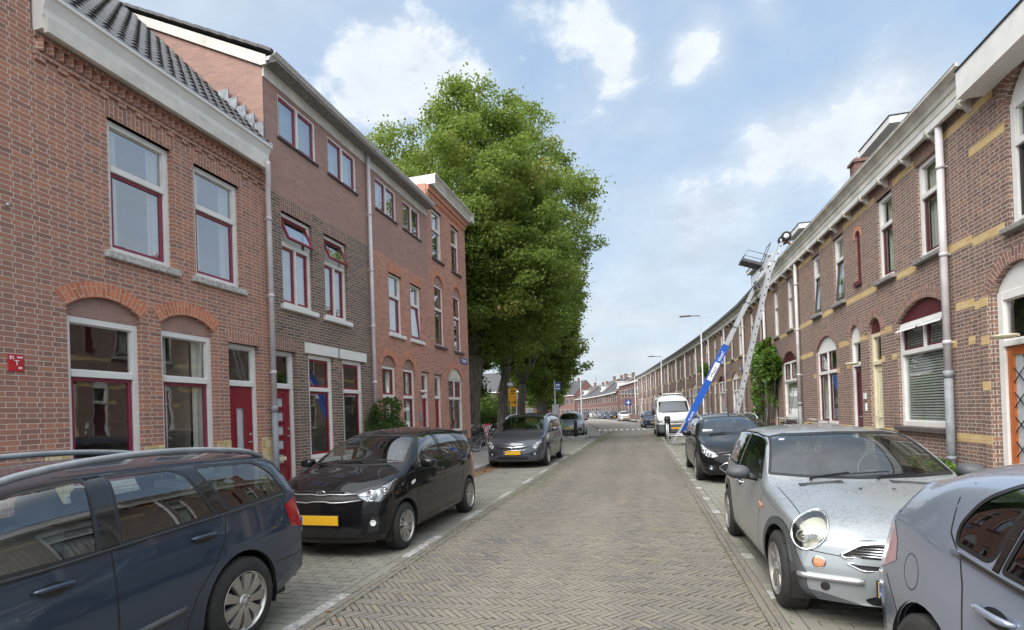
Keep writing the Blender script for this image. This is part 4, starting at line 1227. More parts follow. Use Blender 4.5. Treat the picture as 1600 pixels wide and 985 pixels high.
bands(H, a0, a1, [6.10-.02,5.45,4.04,3.03,.92], [(7.30,9.22,5.7,6.6),(5,6.85,5.7,6.6),(7.54,8.98,4.2,5.9),(5.19,6.61,4.2,5.9),(7.45,9.06,3.9,4.2),(5.1,6.7,3.9,4.2),(8.29,9.43,.1,3.35),(5.19,7.41,1.,3.4)])
quoins(H, [(9.43,9.66,2.45),(9.43,9.66,1.75)])
m = MB(); H.box(m, 9.43, 9.60, -.055, -.001, .10, 3.17, 0, .004); H.bld(m, 'door_pier', MAT['brick_brown'])
m = MB()
for z in (.92,1.75,2.45,3.03): H.box(m, 9.425, 9.605, -.060, -.05, z, z+.135)
H.bld(m, 'pier_band', MAT['brick_ochre'])
gm = MB(); gm.prism([(0,6.20),(-.36,6.20),(-.36,6.62),(.15,6.62)], lambda u, v, d: (H.X(d), u, v), a0, 9.40); H.bld(gm, 'gutter', MAT['white'], recalc=True)
m = MB(); H.box(m, a0, 9.41, -.375, -.33, 6.622, 6.65); H.bld(m, 'gutter_lip', MAT['black'])
roof_r(H, a0, a1, 6.66)

# burgundy arched window
H = House('brick_house', 'brown brick house with a burgundy arched window, horizontal blinds and a cream door', 'house', 'R', 9.83, 14.03)
a0, a1 = 9.83, 14.03
ops = [rect(10.54,12.44,1.12,3.22,.34), rect(13.20,13.83,.2,3.20,.34), rect(10.72,11.45,4.28,6.06), rect(12.45,13.17,4.28,6.05)]
H.wall([(a0,0),(a1,0),(a1,6.42),(a0,6.42)], ops, MAT['brick_brown'], useed=2.)
shell(H, a0+.002, a1-.002, 6.5, mat='brick_brown')
w = window(H, 10.54, 12.44, 1.12, 3.20, transom=2.60, lower=None, upper='maroon', mull=1, fw=.10, sill='darkstone', sillw=.10, sillh=.10, rise=.34, headpanel='maroon', y=.05, cur='blind', curmat='blind', fr='white', sillover=.06)
m = MB()
for p, q in ((10.66,11.46),(11.53,12.33)):
    X0, X1 = H.X(p), H.X(q)
    m.face([(X0,.045,3.10),(X1,.045,3.10),(X1,-.07,3.05),(X0,-.07,3.05)]); m.face([(X0,-.07,3.05),(X1,-.07,3.05),(X1,-.078,3.02),(X0,-.078,3.02)]); m.box(X0, X1, .0, .06, 3.09, 3.13)
m.build_each('ventilation_flap', MAT['signwhite'], w)
arch_ring(H, 10.54, 12.44, 3.22, .34, MAT['brick_arch'], thick=.22)
door(H, 13.20, 13.83, .2, 3.19, 2.47, leaf='cream', fr='cream', rise=.34, headpanel='maroon', y=.06, fw=.085)
arch_ring(H, 13.20, 13.83, 3.20, .34, MAT['brick_arch'], thick=.21)
for a, b_ in ((10.72,11.45),(12.45,13.17)):
    window(H, a, b_, 4.28, 6.05, transom=5.42, lower='maroon', fw=.085, sill='greystone', sillw=.09, sillh=.09, cur='full', y=.05)
    soldier(H, a-.02, b_+.02, 6.05, 6.30, MAT['brick_arch'], splay=.05)
bands(H, a0, a1, [6.07,4.11,3.10,.92], [(10.66,11.51,6.,6.4),(12.39,13.23,6.,6.4),(10.62,11.55,4.,4.3),(12.35,13.27,4.,4.3),(10.33,12.64,3.,3.4),(13.19,13.84,0,3.3),(10.45,12.53,.9,1.2)])
quoins(H, [(9.84,10.02,2.50),(10.34,10.53,2.50),(12.45,12.68,2.50),(13.0,13.19,2.50)])
cornice_r(H, 9.46, 14.03, 9.70, .96)
roof_r(H, a0, a1)
downpipe(H, 10.44, .1, 6.40, lowz=2.02, r=.055)
m = MB(); H.box(m, 10.20, 10.40, -.36, -.16, .1, .5, 0, .03)
# chimney by the ridge
# dark door, arched niche
H = House('brick_house', 'brown brick house with a dark maroon door, a slim arched niche and white arched window', 'house', 'R', 14.03, 19.08)
a0, a1 = 14.03, 19.08
ops = [rect(14.32,14.97,.2,3.21,.34), rect(15.92,17.60,1.05,3.20,.36), rect(15.16,15.88,4.29,6.04), rect(17.0,17.65,4.29,6.04), rect(14.10,14.40,4.55,5.60,.17)]
H.wall([(a0,0),(a1,0),(a1,6.42),(a0,6.42)], ops, MAT['brick_brown'], useed=7.)
shell(H, a0+.002, a1-.002, 6.5, mat='brick_brown')
door(H, 14.32, 14.97, .2, 3.19, 2.52, leaf='maroon', rise=.34, headpanel='white', y=.05, hinge_r=False)
lamp_r(H, 14.42, 2.58)
arch_ring(H, 14.32, 14.97, 3.21, .34, MAT['brick_arch'], thick=.21)
m = MB(); H.box(m, 14.06, 14.20, -.02, -.001, 1.70, 1.84, 0, .003); H.bld(m, 'house_number_plate', MAT['signwhite'])
m = MB(); H.box(m, 13.99+.05, 14.09, -.03, -.001, 1.42, 1.6, 0, .003); H.bld(m, 'doorbell', MAT['signwhite'])
window(H, 15.92, 17.60, 1.05, 3.18, transom=2.52, lower='maroon', upper='maroon', mull=1, mull_low=1, fw=.08, sill='greystone', sillw=.12, sillh=.10, rise=.36, headpanel='white', y=.05, cur='sides')
arch_ring(H, 15.92, 17.60, 3.20, .36, MAT['brick_arch'], thick=.22)
m = MB(); m.prism(rect(14.10,14.40,4.55,5.60,.17), lambda u, v, d: (H.X(u), d, v), .05, .07); H.bld(m, 'niche_panel', MAT['maroon'])
arch_ring(H, 14.10, 14.40, 5.60, .17, MAT['brick_orange'], thick=.10)
m = MB(); H.box(m, 14.07, 14.43, -.06, .05, 4.44, 4.55, 0, .01); H.bld(m, 'niche_sill', MAT['maroon'])
for a, b_ in ((15.16,15.88),(17.0,17.65)):
    window(H, a, b_, 4.29, 6.04, transom=5.42, lower='greyplastic', fw=.085, sill='greystone', sillw=.09, sillh=.09, y=.05, lower_open=.08, cur='full' if a < 16 else None)
    soldier(H, a-.02, b_+.02, 6.04, 6.30, MAT['brick_arch'], splay=.05)
bands(H, a0, a1, [6.07,4.11,3.10,.92], [(15.10,15.94,6.,6.4),(16.94,17.71,6.,6.4),(15.06,15.98,4.,4.3),(16.9,17.75,4.,4.3),(15.70,17.82,3.,3.4),(14.31,14.98,0,3.3),(15.84,17.70,.9,1.2)])
quoins(H, [(14.98,15.2,2.50),(15.70,15.91,2.45),(17.61,17.85,2.40)])
cornice_r(H, 14.03, 19.08, 14.55, .96)
roof_r(H, a0, a1)
downpipe(H, 19.05, .1, 6.40, lowz=1.6, r=.05)
# dormer (a part of this house)
def dormer(H, a, b, y0, y1, z0, z1, over=.35):
    m = MB(); H.box(m, a, b, y0, y1, z0, z1); d = H.bld(m, 'dormer', MAT['offwhite'])
    r = MB(); r.prism([(y0-over,z1+.02),(y0-over,z1+.20),(y1+.8,z1+.24),(y1+.8,z1+.02)], lambda u, v, q: (H.X(q), u, v), a-over*.7, b+over*.7); H.bld(r, 'dormer_roof', MAT['white'], d)
    r = MB(); r.prism([(y0-over-.02,z1+.202),(y0-over-.02,z1+.225),(y1+.8,z1+.262),(y1+.8,z1+.242)], lambda u, v, q: (H.X(q), u, v), a-over*.7-.02, b+over*.7+.02); H.bld(r, 'roof_edge', MAT['black'], d)
    n = 3
    for k in range(n):
        p = a+.12+(b-a-.24)*k/n; q = a+.12+(b-a-.24)*(k+1)/n-.06
        f = MB(); framebox(H, f, p, q, z0+.35, z1-.1, .05, y0-.02, y0+.01); fo = H.bld(f, 'dormer_window', MAT['white'], d)
        g = MB(); H.box(g, p+.05, q-.05, y0-.012, y0-.004, z0+.4, z1-.15); H.bld(g, 'pane', MAT['pane_sky'], fo)
dormer(H, 15.75, 17.2, 1.65, 3.6, 7.7, 8.82)
m = MB(); H.box(m, 18.35, 18.75, 1.5, 2.0, 8.2, 9.25, 0, .02); H.box(m, 18.30, 18.8, 1.45, 2.05, 9.10, 9.18); ch = H.bld(m, 'chimney', MAT['brick_far'])
m = MB()
for x in (18.45,18.66): m.lathe([(9.25,.08),(9.42,.07),(9.42,.0)], (H.X(x),1.75,0), 'z', 12)
m.build_each('chimney_pot', MAT['zinc'], ch)

# generic terrace houses further on
def row_house(i, a, b, label, hi=True, origin=None, ang=None, variant=0, wallmat='brick_brown', pipe=True, zc=0.):
    H = House('brick_house', label, 'house', 'R', a, b, 'brown brick terrace houses on the right', origin, ang)
    W = b-a
    A = a
    if variant == 0: d = (A+.35, A+1.0); w = (A+1.75, A+3.35); u = [(A+.75,A+1.43),(A+2.65,A+3.35)]
    else: w = (A+.62, A+2.40); d = (A+3.2, A+3.85); u = [(A+.8,A+1.48),(A+2.73,A+3.42)]
    d = (d[0], min(d[1], b-.2))
    ops = [rect(w[0],w[1],1.15,3.20,.34), rect(d[0],d[1],.2,3.20,.30)]+[rect(p,q,4.29,6.08) for p, q in u]
    H.wall([(a,0),(b,0),(b,6.42),(a,6.42)], ops, MAT[wallmat], useed=i*1.37)
    shell(H, a+.002, b-.002, 6.5, mat=wallmat)
    R = random.Random(i)
    window(H, w[0], w[1], 1.15, 3.18, transom=2.50, lower='white' if R.random() < .6 else 'maroon', upper='maroon', mull=1, mull_low=1 if R.random() < .5 else 0, fw=.07, sill='greystone', sillh=.09, rise=.34, headpanel='white' if R.random() < .75 else 'maroon', y=.05, cur=R.choice(['sides','full','left']))
    arch_ring(H, w[0], w[1], 3.20, .34, MAT['brick_arch'])
    door(H, d[0], d[1], .2, 3.19, 2.45, leaf=R.choice(['maroon','red','cream','greyplastic','white']), rise=.30, headpanel='white', y=.05)
    arch_ring(H, d[0], d[1], 3.20, .30, MAT['brick_arch'])
    for p, q in u:
        window(H, p, q, 4.29, 6.08, transom=5.42, lower=R.choice(['maroon','white','greyplastic']), fw=.07, sill='greystone', sillh=.09, y=.05, cur=R.choice(['full','sides']), glass='pane' if R.random() < .7 else 'pane_sky')
        soldier(H, p-.02, q+.02, 6.08, 6.30, MAT['brick_arch'])
    if hi or i % 3:
        bands(H, a, b, [6.09,4.11,3.10,.92], [(p-.06,q+.06,6.,6.4) for p, q in u]+[(p-.1,q+.1,4.,4.3) for p, q in u]+[(w[0]-.22,w[1]+.22,3.,3.4),(d[0]-.01,d[1]+.01,0,3.3),(w[0]-.1,w[1]+.1,.9,1.3)])
    cornice_r(H, a, b, a+.45, .96, i > 1)
    roof_r(H, a, b)
    if pipe: downpipe(H, b-.03, .1, 6.40, lowz=1.4, r=.05)
    return H
H = row_house(1, 19.08, 23.75, 'brown brick house overgrown by a climbing plant, behind the leaning aluminium ladder', variant=1)
dormer(H, 22.2, 23.5, 1.1, 3.0, 7.3, 8.35, over=.2)
H = row_house(2, 23.75, 28.4, 'brown brick house directly behind the blue furniture lift', variant=0)
near_lab = ['brown brick house with a small dormer, next past the furniture lift', 'brown brick terrace house behind the white van and lamp post', 'dark brick terrace house with a plant box, beyond the white van']
# the bent row
pts = [(5.138,28.4),(4.86,34),(4.40,40),(3.35,51),(2.10,62),(.45,77),(-1.5,90)]
def along(pts, d):
    for i in range(len(pts)-1):
        a, b = Vector(pts[i]), Vector(pts[i+1]); L = (b-a).length
        if d <= L or i == len(pts)-2:
            return a+(b-a)*(d/L), (b-a).normalized()
        d -= L
lab = ['first', 'second', 'third', 'fourth', 'fifth', 'sixth', 'seventh', 'eighth', 'ninth']
d = 0.
for i in range(12):
    p, t = along(pts, d); q, _ = along(pts, d+4.62)
    t = (q-p).normalized(); ang = math.atan2(-t.y, -t.x)
    H = row_house(10+i, 0., 4.62, near_lab[i] if i < 3 else lab[i-3]+' terrace house past the bend, in the distant brown brick row', origin=(p.x, p.y), ang=ang, variant=i % 2, wallmat='brick_brown' if i % 4 else 'brick_dark')
    if i == 0: dormer(H, .9, 2.5, 1.0, 3.0, 7.3, 8.8, over=.2)
    d += 4.62
FAR_PTS = pts; FAR_D = d
# ------------------------------------------------------------------ cars
def pl(tab, x):
    """piecewise linear lookup"""
    if x <= tab[0][0]: return tab[0][1]
    for (a, b), (c, d) in zip(tab, tab[1:]):
        if x <= c: return b+(d-b)*(x-a)/(c-a) if c > a else d
    return tab[-1][1]
def car_cage(S):
    """control cage of the body: rings of ten points per half, closed by front and rear caps"""
    L, W = S['L'], S['W']/2
    st = S['st']; ns = len(st)
    def ring(y):
        zb = pl(S['bottom'], y); w = pl(S['wid'], y)*W; zt = pl(S['top'], y); zbt = min(pl(S['belt'], y), zt-.03)
        sh = S.get('sh', .035); tum = S.get('tumble', .38)
        cabin = zt-zbt
        crown = .045+min(1, cabin/.5)*S.get('crown', .05)
        ze = max(zt-crown, zbt+.012)
        x5 = w-sh
        x7h = w-.12
        x7c = x5-tum*(ze-zbt)
        t = min(1, max(0, (ze-zbt)/.16))
        x7 = x7h*(1-t)+x7c*t if t < 1 else x7c
        x6 = (x5+x7)/2+.012; z6 = (zbt+ze)/2
        zm = zb+(zbt-zb)*.58
        return [(0,zb),(w*.5,zb),(w-.07,zb),(w-.015,zb+.09),(w,zm),(x5,zbt),(x6,z6),(x7,ze),(x7*.55,ze+(zt-ze)*.78),(0,zt)]
    V = []; idx = {}
    fp, rp = S['front'], S['rear']; pbf, pbr = S.get('pbf', .22), S.get('pbr', .14); pw = S.get('pw', 3.)
    def yoff(j, x, z, y):
        if j == 0: return pl(fp, z)+pbf*(abs(x)/W)**pw
        if j == ns-1: return L-pl(rp, z)-pbr*(abs(x)/W)**pw
        return y
    for j, y in enumerate(st):
        for k, (x, z) in enumerate(ring(y)):
            for sx in ((1, -1) if k not in (0, 9) else (1,)):
                idx[(j,k,sx)] = len(V); V.append((x*sx, yoff(j, x, z, y), z))
            if k in (0, 9): idx[(j,k,-1)] = idx[(j,k,1)]
    F = []
    for j in range(ns-1):
        for k in range(9):
            a, b, c, d = idx[(j,k,1)], idx[(j,k+1,1)], idx[(j+1,k+1,1)], idx[(j+1,k,1)]
            F.append((a,b,c,d))
            a, b, c, d = idx[(j,k,-1)], idx[(j,k+1,-1)], idx[(j+1,k+1,-1)], idx[(j+1,k,-1)]
            F.append((d,c,b,a))
    for j in (0, ns-1):
        R = ring(st[j]); g = {}
        for k in range(2, 8):
            for col, fr in ((-2,-1),(2,1)): g[(k,col)] = idx[(j,k,fr)]
            for col, fr in ((-1,-.5),(1,.5),(0,0)):
                if k == 2: g[(k,col)] = idx[(j,0,1)] if col == 0 else idx[(j,1,col)]
                elif k == 7: g[(k,col)] = idx[(j,9,1)] if col == 0 else idx[(j,8,col)]
                else:
                    x = R[k][0]*fr; z = R[k][1]
                    g[(k,col)] = len(V); V.append((x, yoff(j, x, z, 0), z))
        for k in range(2, 7):
            for c in range(-2, 2):
                q = (g[(k,c)], g[(k,c+1)], g[(k+1,c+1)], g[(k+1,c)])
                F.append(q if j == 0 else q[::-1])
    me = bpy.data.meshes.new('cage'); me.from_pydata(V, [], F)
    ob = bpy.data.objects.new('cage', me); COL.objects.link(ob)
    cr = me.attributes.new('crease_edge', 'FLOAT', 'EDGE')
    kof = {}
    for (j, k, sx), v in idx.items(): kof[v] = (j, k)
    crs = S.get('crease', {})
    for e in me.edges:
        a, b = e.vertices
        if a in kof and b in kof:
            ka, kb = kof[a], kof[b]
            if ka[1] == kb[1] and ka[1] in crs and abs(ka[0]-kb[0]) == 1: cr.data[e.index].value = crs[ka[1]]
    md = ob.modifiers.new('s', 'SUBSURF'); md.levels = S.get('lev', 3); md.subdivision_type = 'CATMULL_CLARK'
    dg = bpy.context.evaluated_depsgraph_get()
    em = bpy.data.meshes.new_from_object(ob.evaluated_get(dg))
    bpy.data.objects.remove(ob)
    bm = bmesh.new(); bm.from_mesh(em); bpy.data.meshes.remove(em)
    bmesh.ops.recalc_face_normals(bm, faces=bm.faces)
    return bm

def circle_poly(cy, cz, r, n=28, ry=None):
    return [(cy+(ry or r)*math.cos(2*math.pi*k/n), cz+r*math.sin(2*math.pi*k/n)) for k in range(n)]
def rounded(poly, r, n=4):
    """round the corners of a polygon"""
    out = []; N_ = len(poly)
    for i in range(N_):
        p = Vector(poly[i]); a = Vector(poly[i-1]); c = Vector(poly[(i+1) % N_])
        da = (a-p); dc = (c-p); ra = min(r, da.length*.45, dc.length*.45)
        s = p+da.normalized()*ra; e = p+dc.normalized()*ra
        for k in range(n+1):
            t = k/n; q = s*(1-t)**2+p*2*t*(1-t)+e*t*t; out.append((q.x, q.y))
    return out
def inset(poly, d):
    N_ = len(poly); A = sum(poly[i][0]*poly[(i+1)%N_][1]-poly[(i+1)%N_][0]*poly[i][1] for i in range(N_)); sg = 1 if A > 0 else -1
    out = []
    for i in range(N_):
        a, p, c = Vector(poly[i-1]), Vector(poly[i]), Vector(poly[(i+1) % N_])
        n1 = Vector((-(p-a).y, (p-a).x)); n2 = Vector((-(c-p).y, (c-p).x))
        if n1.length < 1e-9 or n2.length < 1e-9: out.append(tuple(p)); continue
        n_ = (n1.normalized()+n2.normalized()); n_ = n_.normalized() if n_.length > 1e-6 else n1.normalized()
        q = p+n_*d*sg; out.append((q.x, q.y))
    return out
def inpoly(p, poly):
    x, y = p; c = False; j = len(poly)-1
    for i in range(len(poly)):
        xi, yi = poly[i]; xj, yj = poly[j]
        if (yi > y) != (yj > y) and x < (xj-xi)*(y-yi)/(yj-yi)+xi: c = not c
        j = i
    return c
def carve(bm, poly, U, sel):
    """cut the surface along a polygon given in (U, z) coordinates; returns the faces inside"""
    U = Vector(U).normalized(); Z = Vector((0, 0, 1)); ux, uy = U.x, U.y
    us = [p[0] for p in poly]; zs = [p[1] for p in poly]; mg = .02
    u0, u1, z0, z1 = min(us)-mg, max(us)+mg, min(zs)-mg, max(zs)+mg
    def box(f):
        pu = [v.co.x*ux+v.co.y*uy for v in f.verts]; pz = [v.co.z for v in f.verts]
        return (min(pu), max(pu), min(pz), max(pz))
    cand = {}
    for f in bm.faces:
        c = f.verts[0].co; u = c.x*ux+c.y*uy
        if u < u0-.5 or u > u1+.5 or c.z < z0-.5 or c.z > z1+.5: continue
        b = box(f)
        if b[1] > u0 and b[0] < u1 and b[3] > z0 and b[2] < z1 and sel(f): cand[f] = b
    n = len(poly)
    for i in range(n):
        a, b = poly[i], poly[(i+1) % n]
        d = (b[0]-a[0], b[1]-a[1]); L = math.hypot(*d)
        if L < 1e-6: continue
        nrm = U*(-d[1]/L)+Z*(d[0]/L)
        lo_u, hi_u, lo_z, hi_z = min(a[0],b[0])-mg, max(a[0],b[0])+mg, min(a[1],b[1])-mg, max(a[1],b[1])+mg
        fs = [f for f, q in cand.items() if q[1] > lo_u and q[0] < hi_u and q[3] > lo_z and q[2] < hi_z]
        if not fs: continue
        geom = set(fs)
        for f in fs:
            geom.update(f.edges); geom.update(f.verts)
        for f in fs: del cand[f]
        r = bmesh.ops.bisect_plane(bm, geom=list(geom), dist=1e-5, plane_co=U*a[0]+Z*a[1], plane_no=nrm)
        for g in r['geom']:
            if isinstance(g, bmesh.types.BMFace) and g.is_valid: cand[g] = box(g)
    res = []
    for f in cand:
        if not f.is_valid or not sel(f): continue
        c = f.calc_center_median()
        if inpoly((c.x*ux+c.y*uy, c.z), poly): res.append(f)
    return res
def take(bm, faces):
    """copy faces to a new bmesh and delete them from the body"""
    nb = bmesh.new(); mp = {}
    for f in faces:
        vs = []
        for v in f.verts:
            if v not in mp: mp[v] = nb.verts.new(v.co); mp[v].normal = v.normal
            vs.append(mp[v])
        try: g = nb.faces.new(vs)
        except ValueError: continue
        g.smooth = True; g.normal = f.normal
    nn = [v.normal.copy() for v in nb.verts]
    bmesh.ops.delete(bm, geom=faces, context='FACES')
    return nb
def offset_bm(b, d):
    b.normal_update()
    for v in b.verts: v.co = v.co+v.normal*d
def from_bm(b, name, mat, parent, smooth=True, free=True):
    me = bpy.data.meshes.new(name)
    for f in b.faces: f.smooth = smooth
    b.to_mesh(me)
    if free: b.free()
    me.materials.append(mat)
    o = bpy.data.objects.new(name, me); link(o, parent)
    return o
def side_sel(f): return abs(f.normal.x) > .42 and abs(f.calc_center_median().x) > .25

class Car:
    def __init__(s, S, name, label, cat, loc, paint, rz=0., group=None):
        s.S = S; s.paint = paint
        s.root = empty(name, loc, rz, label, cat, group)
        s.bm = car_cage(S)
        s.bvh = BVHTree.FromBMesh(s.bm)
        s.L = S['L']; s.W = S['W']/2
        s.pieces = []
        R = S['tyre']
        s.wy = (S['fo'], S['fo']+S['wb'])
        for wy in s.wy:
            fs = carve(s.bm, circle_poly(wy, R, R+.052, 32), (0,1,0), lambda f: abs(f.calc_center_median().x) > s.W*.55)
            bmesh.ops.delete(s.bm, geom=fs, context='FACES')
    # --- surface queries
    def hit_side(s, y, z, sx=1, off=.0):
        r = s.bvh.ray_cast(Vector((3*sx, y, z)), Vector((-sx, 0, 0)))
        if r[0] is None: return Vector((s.W*sx, y, z)), Vector((sx,0,0))
        return r[0]+r[1]*off*(1 if r[1].x*sx > 0 else -1), (r[1] if r[1].x*sx > 0 else -r[1])
    def hit_dir(s, o, d, off=0.):
        d = Vector(d).normalized(); r = s.bvh.ray_cast(Vector(o), d)
        if r[0] is None: return None, None
        n = r[1] if r[1].dot(d) < 0 else -r[1]
        return r[0]+n*off, n
    def front(s, x, z, off=0.): return s.hit_dir((x, -2, z), (0,1,0), off)
    def rear(s, x, z, off=0.): return s.hit_dir((x, s.L+2, z), (0,-1,0), off)
    def top(s, x, y, off=0.): return s.hit_dir((x, y, 3), (0,0,-1), off)
    def add(s, mb, name, mat, parent=None, **k): return mb.build(name, mat, parent or s.root, **k)
    # --- carved parts
    def glass_side(s, poly, mat='carglass', rim=.016, rimmat='black', names=('side_window','window_seal'), inset_d=.003):
        for sx in (1, -1):
            sel = lambda f: f.normal.x*sx > .25 and f.calc_center_median().x*sx > .2
            ring = carve(s.bm, poly, (0,1,0), sel)
            inner = inset(poly, rim) if rim else poly
            inside = carve(s.bm, inner, (0,1,0), sel)
            gl = take(s.bm, inside)
            rest = [f for f in s.bm.faces if sel(f) and inpoly((f.calc_center_median().y, f.calc_center_median().z), poly)]
            offset_bm(gl, -inset_d)
            g = from_bm(gl, names[0], MAT[mat], s.root)
            if rest: from_bm(take(s.bm, rest), names[1], MAT[rimmat], g)
    def glass_end(s, poly, front=True, mat='carglass', rim=.02, ylim=None, name='windscreen', rimmat='black'):
        sg = -1 if front else 1
        def sel(f):
            c = f.calc_center_median()
            return (f.normal.y*sg > .12) and (ylim is None or ylim[0] < c.y < ylim[1])
        carve(s.bm, poly, (1,0,0), sel)
        inner = inset(poly, rim)
        inside = carve(s.bm, inner, (1,0,0), sel)
        gl = take(s.bm, inside)
        rest = [f for f in s.bm.faces if sel(f) and inpoly((f.calc_center_median().x, f.calc_center_median().z), poly)]
        offset_bm(gl, -.003)
        g = from_bm(gl, name, MAT[mat], s.root)
        if rest: from_bm(take(s.bm, rest), 'window_seal', MAT[rimmat], g)
        return g
    def panel(s, poly, U, sel, name, mat, off=.0, both=False, thick=0., parent=None, remove=True):
        """region of the body surface as a part of its own"""
        out = []
        for sx in ((1, -1) if both else (1,)):
            U_ = (U[0]*sx, U[1], 0) if both else U
            fs = carve(s.bm, poly, U_, lambda f: sel(f, sx))
            if not fs: continue
            grp = [fs] if abs(U_[0]) > .01 else [[f for f in fs if f.calc_center_median().x > 0], [f for f in fs if f.calc_center_median().x <= 0]]
            bs = [take(s.bm, g) for g in grp if g]
            for b in bs:
                if off: offset_bm(b, off)
                out.append(from_bm(b, name, mat if not isinstance(mat, str) else MAT[mat], parent or s.root))
        return out
    def lamp(s, poly, ang, name='headlight', housing='reflector', lens='lens', front=True, depth=.05, bulbs=(), ymax=None, solid=None):
        """lamp unit: clear lens on the body surface over a recessed housing; poly in (along the slanted plane, z)"""
        for sx in (1, -1):
            U = Vector((math.cos(ang)*sx, math.sin(ang)*(1 if front else -1), 0))
            sg = -1 if front else 1
            pp = poly if front else [(u-s.L*math.sin(ang), z) for u, z in poly]
            def sel(f):
                c = f.calc_center_median()
                nn = f.normal
                return c.x*sx > .05 and (nn.y*sg > .10 or nn.x*sx > .3 or nn.z > .5) and ((c.y < s.L*.33) if front else (c.y > s.L*.7))
            fs = carve(s.bm, pp, U, sel)
            if not fs: continue
            b = take(s.bm, fs); b.normal_update()
            if solid:
                offset_bm(b, .002)
                o = from_bm(b, name, MAT[solid], s.root)
                continue
            hb = b.copy(); offset_bm(hb, -depth)
            # side skirt joining lens and housing
            o = from_bm(hb, name, MAT[housing], s.root)
            bd = bmesh.new()
            for e in [e for e in b.edges if len(e.link_faces) == 1]:
                v0, v1 = e.verts; n0, n1 = v0.normal, v1.normal
                q = [bd.verts.new(v0.co), bd.verts.new(v1.co), bd.verts.new(v1.co-n1*depth), bd.verts.new(v0.co-n0*depth)]
                bd.faces.new(q)
            from_bm(bd, 'lamp_bezel', MAT['black'], o)
            c0 = [v.co.copy() for v in b.verts]
            offset_bm(b, .001)
            lo = from_bm(b, 'lens', MAT[lens], o)
            for (u, z, r, mt) in bulbs:
                best = min(c0, key=lambda c: (c.dot(U)-u)**2+(c.z-z)**2)
                mb = MB(); d = Vector((sx*.25, sg*1, 0)).normalized()
                c = best-d*depth*.9
                mb.lathe([(-.006,0.),(-.006,r*.62),(.0,r*.7),(.018,r),(.02,r*1.02),(.02,r*1.1),(-.01,r*1.1)], (0,0,0), 'y', 24)
                mb.lathe([(.0,0.),(.018,r*.25),(.012,r*.45),(-.003,r*.6)][::-1], (0,0,0), 'y', 20)
                mm = Matrix.Translation(c) @ Vector((0,1,0)).rotation_difference(d).to_matrix().to_4x4()
                mb.v = [tuple(mm @ Vector(v)) for v in mb.v]
                mb.build('bulb', MAT[mt], o)
    def wheels(s, spokes=8, sw=.05, rim='alloy', rimr=None, width=.20, style='plain', hub='satin', inx=.0, twist=0., tyremat='rubber'):
        R = s.S['tyre']; r = rimr or R*.66; W = s.W-.012-inx
        t = MB()
        prof = [(-.01,r*.99),(0.0,r*1.03),(.004,r*1.10),(.0,r+(R-r)*.55),(-.012,R-.018),(-.030,R-.003),(-width*.5,R),(-width+.03,R-.003),(-width+.012,R-.018),(-width,r+(R-r)*.5),(-width+.005,r*1.03)]
        t.lathe(prof, (0,0,0), 'x', 44)
        for k in range(44):   # tread blocks
            a = 2*math.pi*k/44
            for x in (-.045,-.085,-.125,-.165):
                if x < -width+.02: continue
                c = Vector((x, math.cos(a)*(R-.0005), math.sin(a)*(R-.0005))); rr = Vector((0, math.cos(a), math.sin(a))); tt = Vector((0, -math.sin(a), math.cos(a)))
                t.obox(c, (.016,0,0), tt*(R*.055), rr*.002)
        q = MB()
        q.lathe([(-width+.01,r*.98),(-.06,r*.93),(-.03,r*.95),(-.008,r*.985),(.002,r*1.02),(.006,r*1.035),(.0,r*1.045),(-.01,r*1.02)], (0,0,0), 'x', 44)
        ins = MB(); ins.lathe([(-.09,0.),(-.09,r*.93)], (0,0,0), 'x', 32)
        ins.lathe([(-.055,0.),(-.055,r*.62),(-.075,r*.63)], (0,0,0), 'x', 32)
        def spoke(a, w0, w1, x0=-.012, x1=-.006, tw=0.):
            ca, sa = math.cos(a), math.sin(a)
            def P(rad_, off, x): return (x, ca*rad_-sa*off, sa*rad_+ca*off)
            rs = [r*.16, r*.45, r*.75, r*.955]
            ws = [w0, w0*.8+w1*.2, w0*.4+w1*.6, w1]
            xs = [x0-.004, x0+.004, x1, x1-.004]
            tws = [0, tw*.15, tw*.5, tw]
            for i in range(3):
                a0, a1 = [P(rs[i], tws[i]+sg_*ws[i], xs[i]) for sg_ in (-1,1)], [P(rs[i+1], tws[i+1]+sg_*ws[i+1], xs[i+1]) for sg_ in (-1,1)]
                b0, b1 = [P(rs[i], tws[i]+sg_*ws[i]*1.25, xs[i]-.03) for sg_ in (-1,1)], [P(rs[i+1], tws[i+1]+sg_*ws[i+1]*1.25, xs[i+1]-.03) for sg_ in (-1,1)]
                q.face([a0[0],a0[1],a1[1],a1[0]]); q.face([a0[0],b0[0],b1[0],a1[0]]); q.face([a0[1],b0[1],b1[1],a1[1]])
        for k in range(spokes):
            a = 2*math.pi*k/spokes+.3
            if style == 'double':
                for dd in (-.5, .5): spoke(a+dd*2*math.pi/spokes*.36, sw*.5, sw*.5, tw=twist)
            elif style == 'wide': spoke(a, sw*.55, sw*1.15)
            elif style == 'five': spoke(a, sw*1.2, sw*.8)
            else: spoke(a, sw*.5, sw*.55, tw=twist)
        q.lathe([(.0,0.),(.0,r*.13),(-.006,r*.16),(-.012,r*.25),(-.03,r*.26)], (0,0,0), 'x', 24)
        for k in range(5):
            a = 2*math.pi*k/5+.2; q.lathe([(.0,0.),(.0,.007),(-.02,.008)], (-.002, math.cos(a)*r*.205, math.sin(a)*r*.205), 'x', 8)
        h = MB(); h.lathe([(.004,0.),(.003,r*.10),(-.002,r*.115)], (0,0,0), 'x', 20)
        first = None
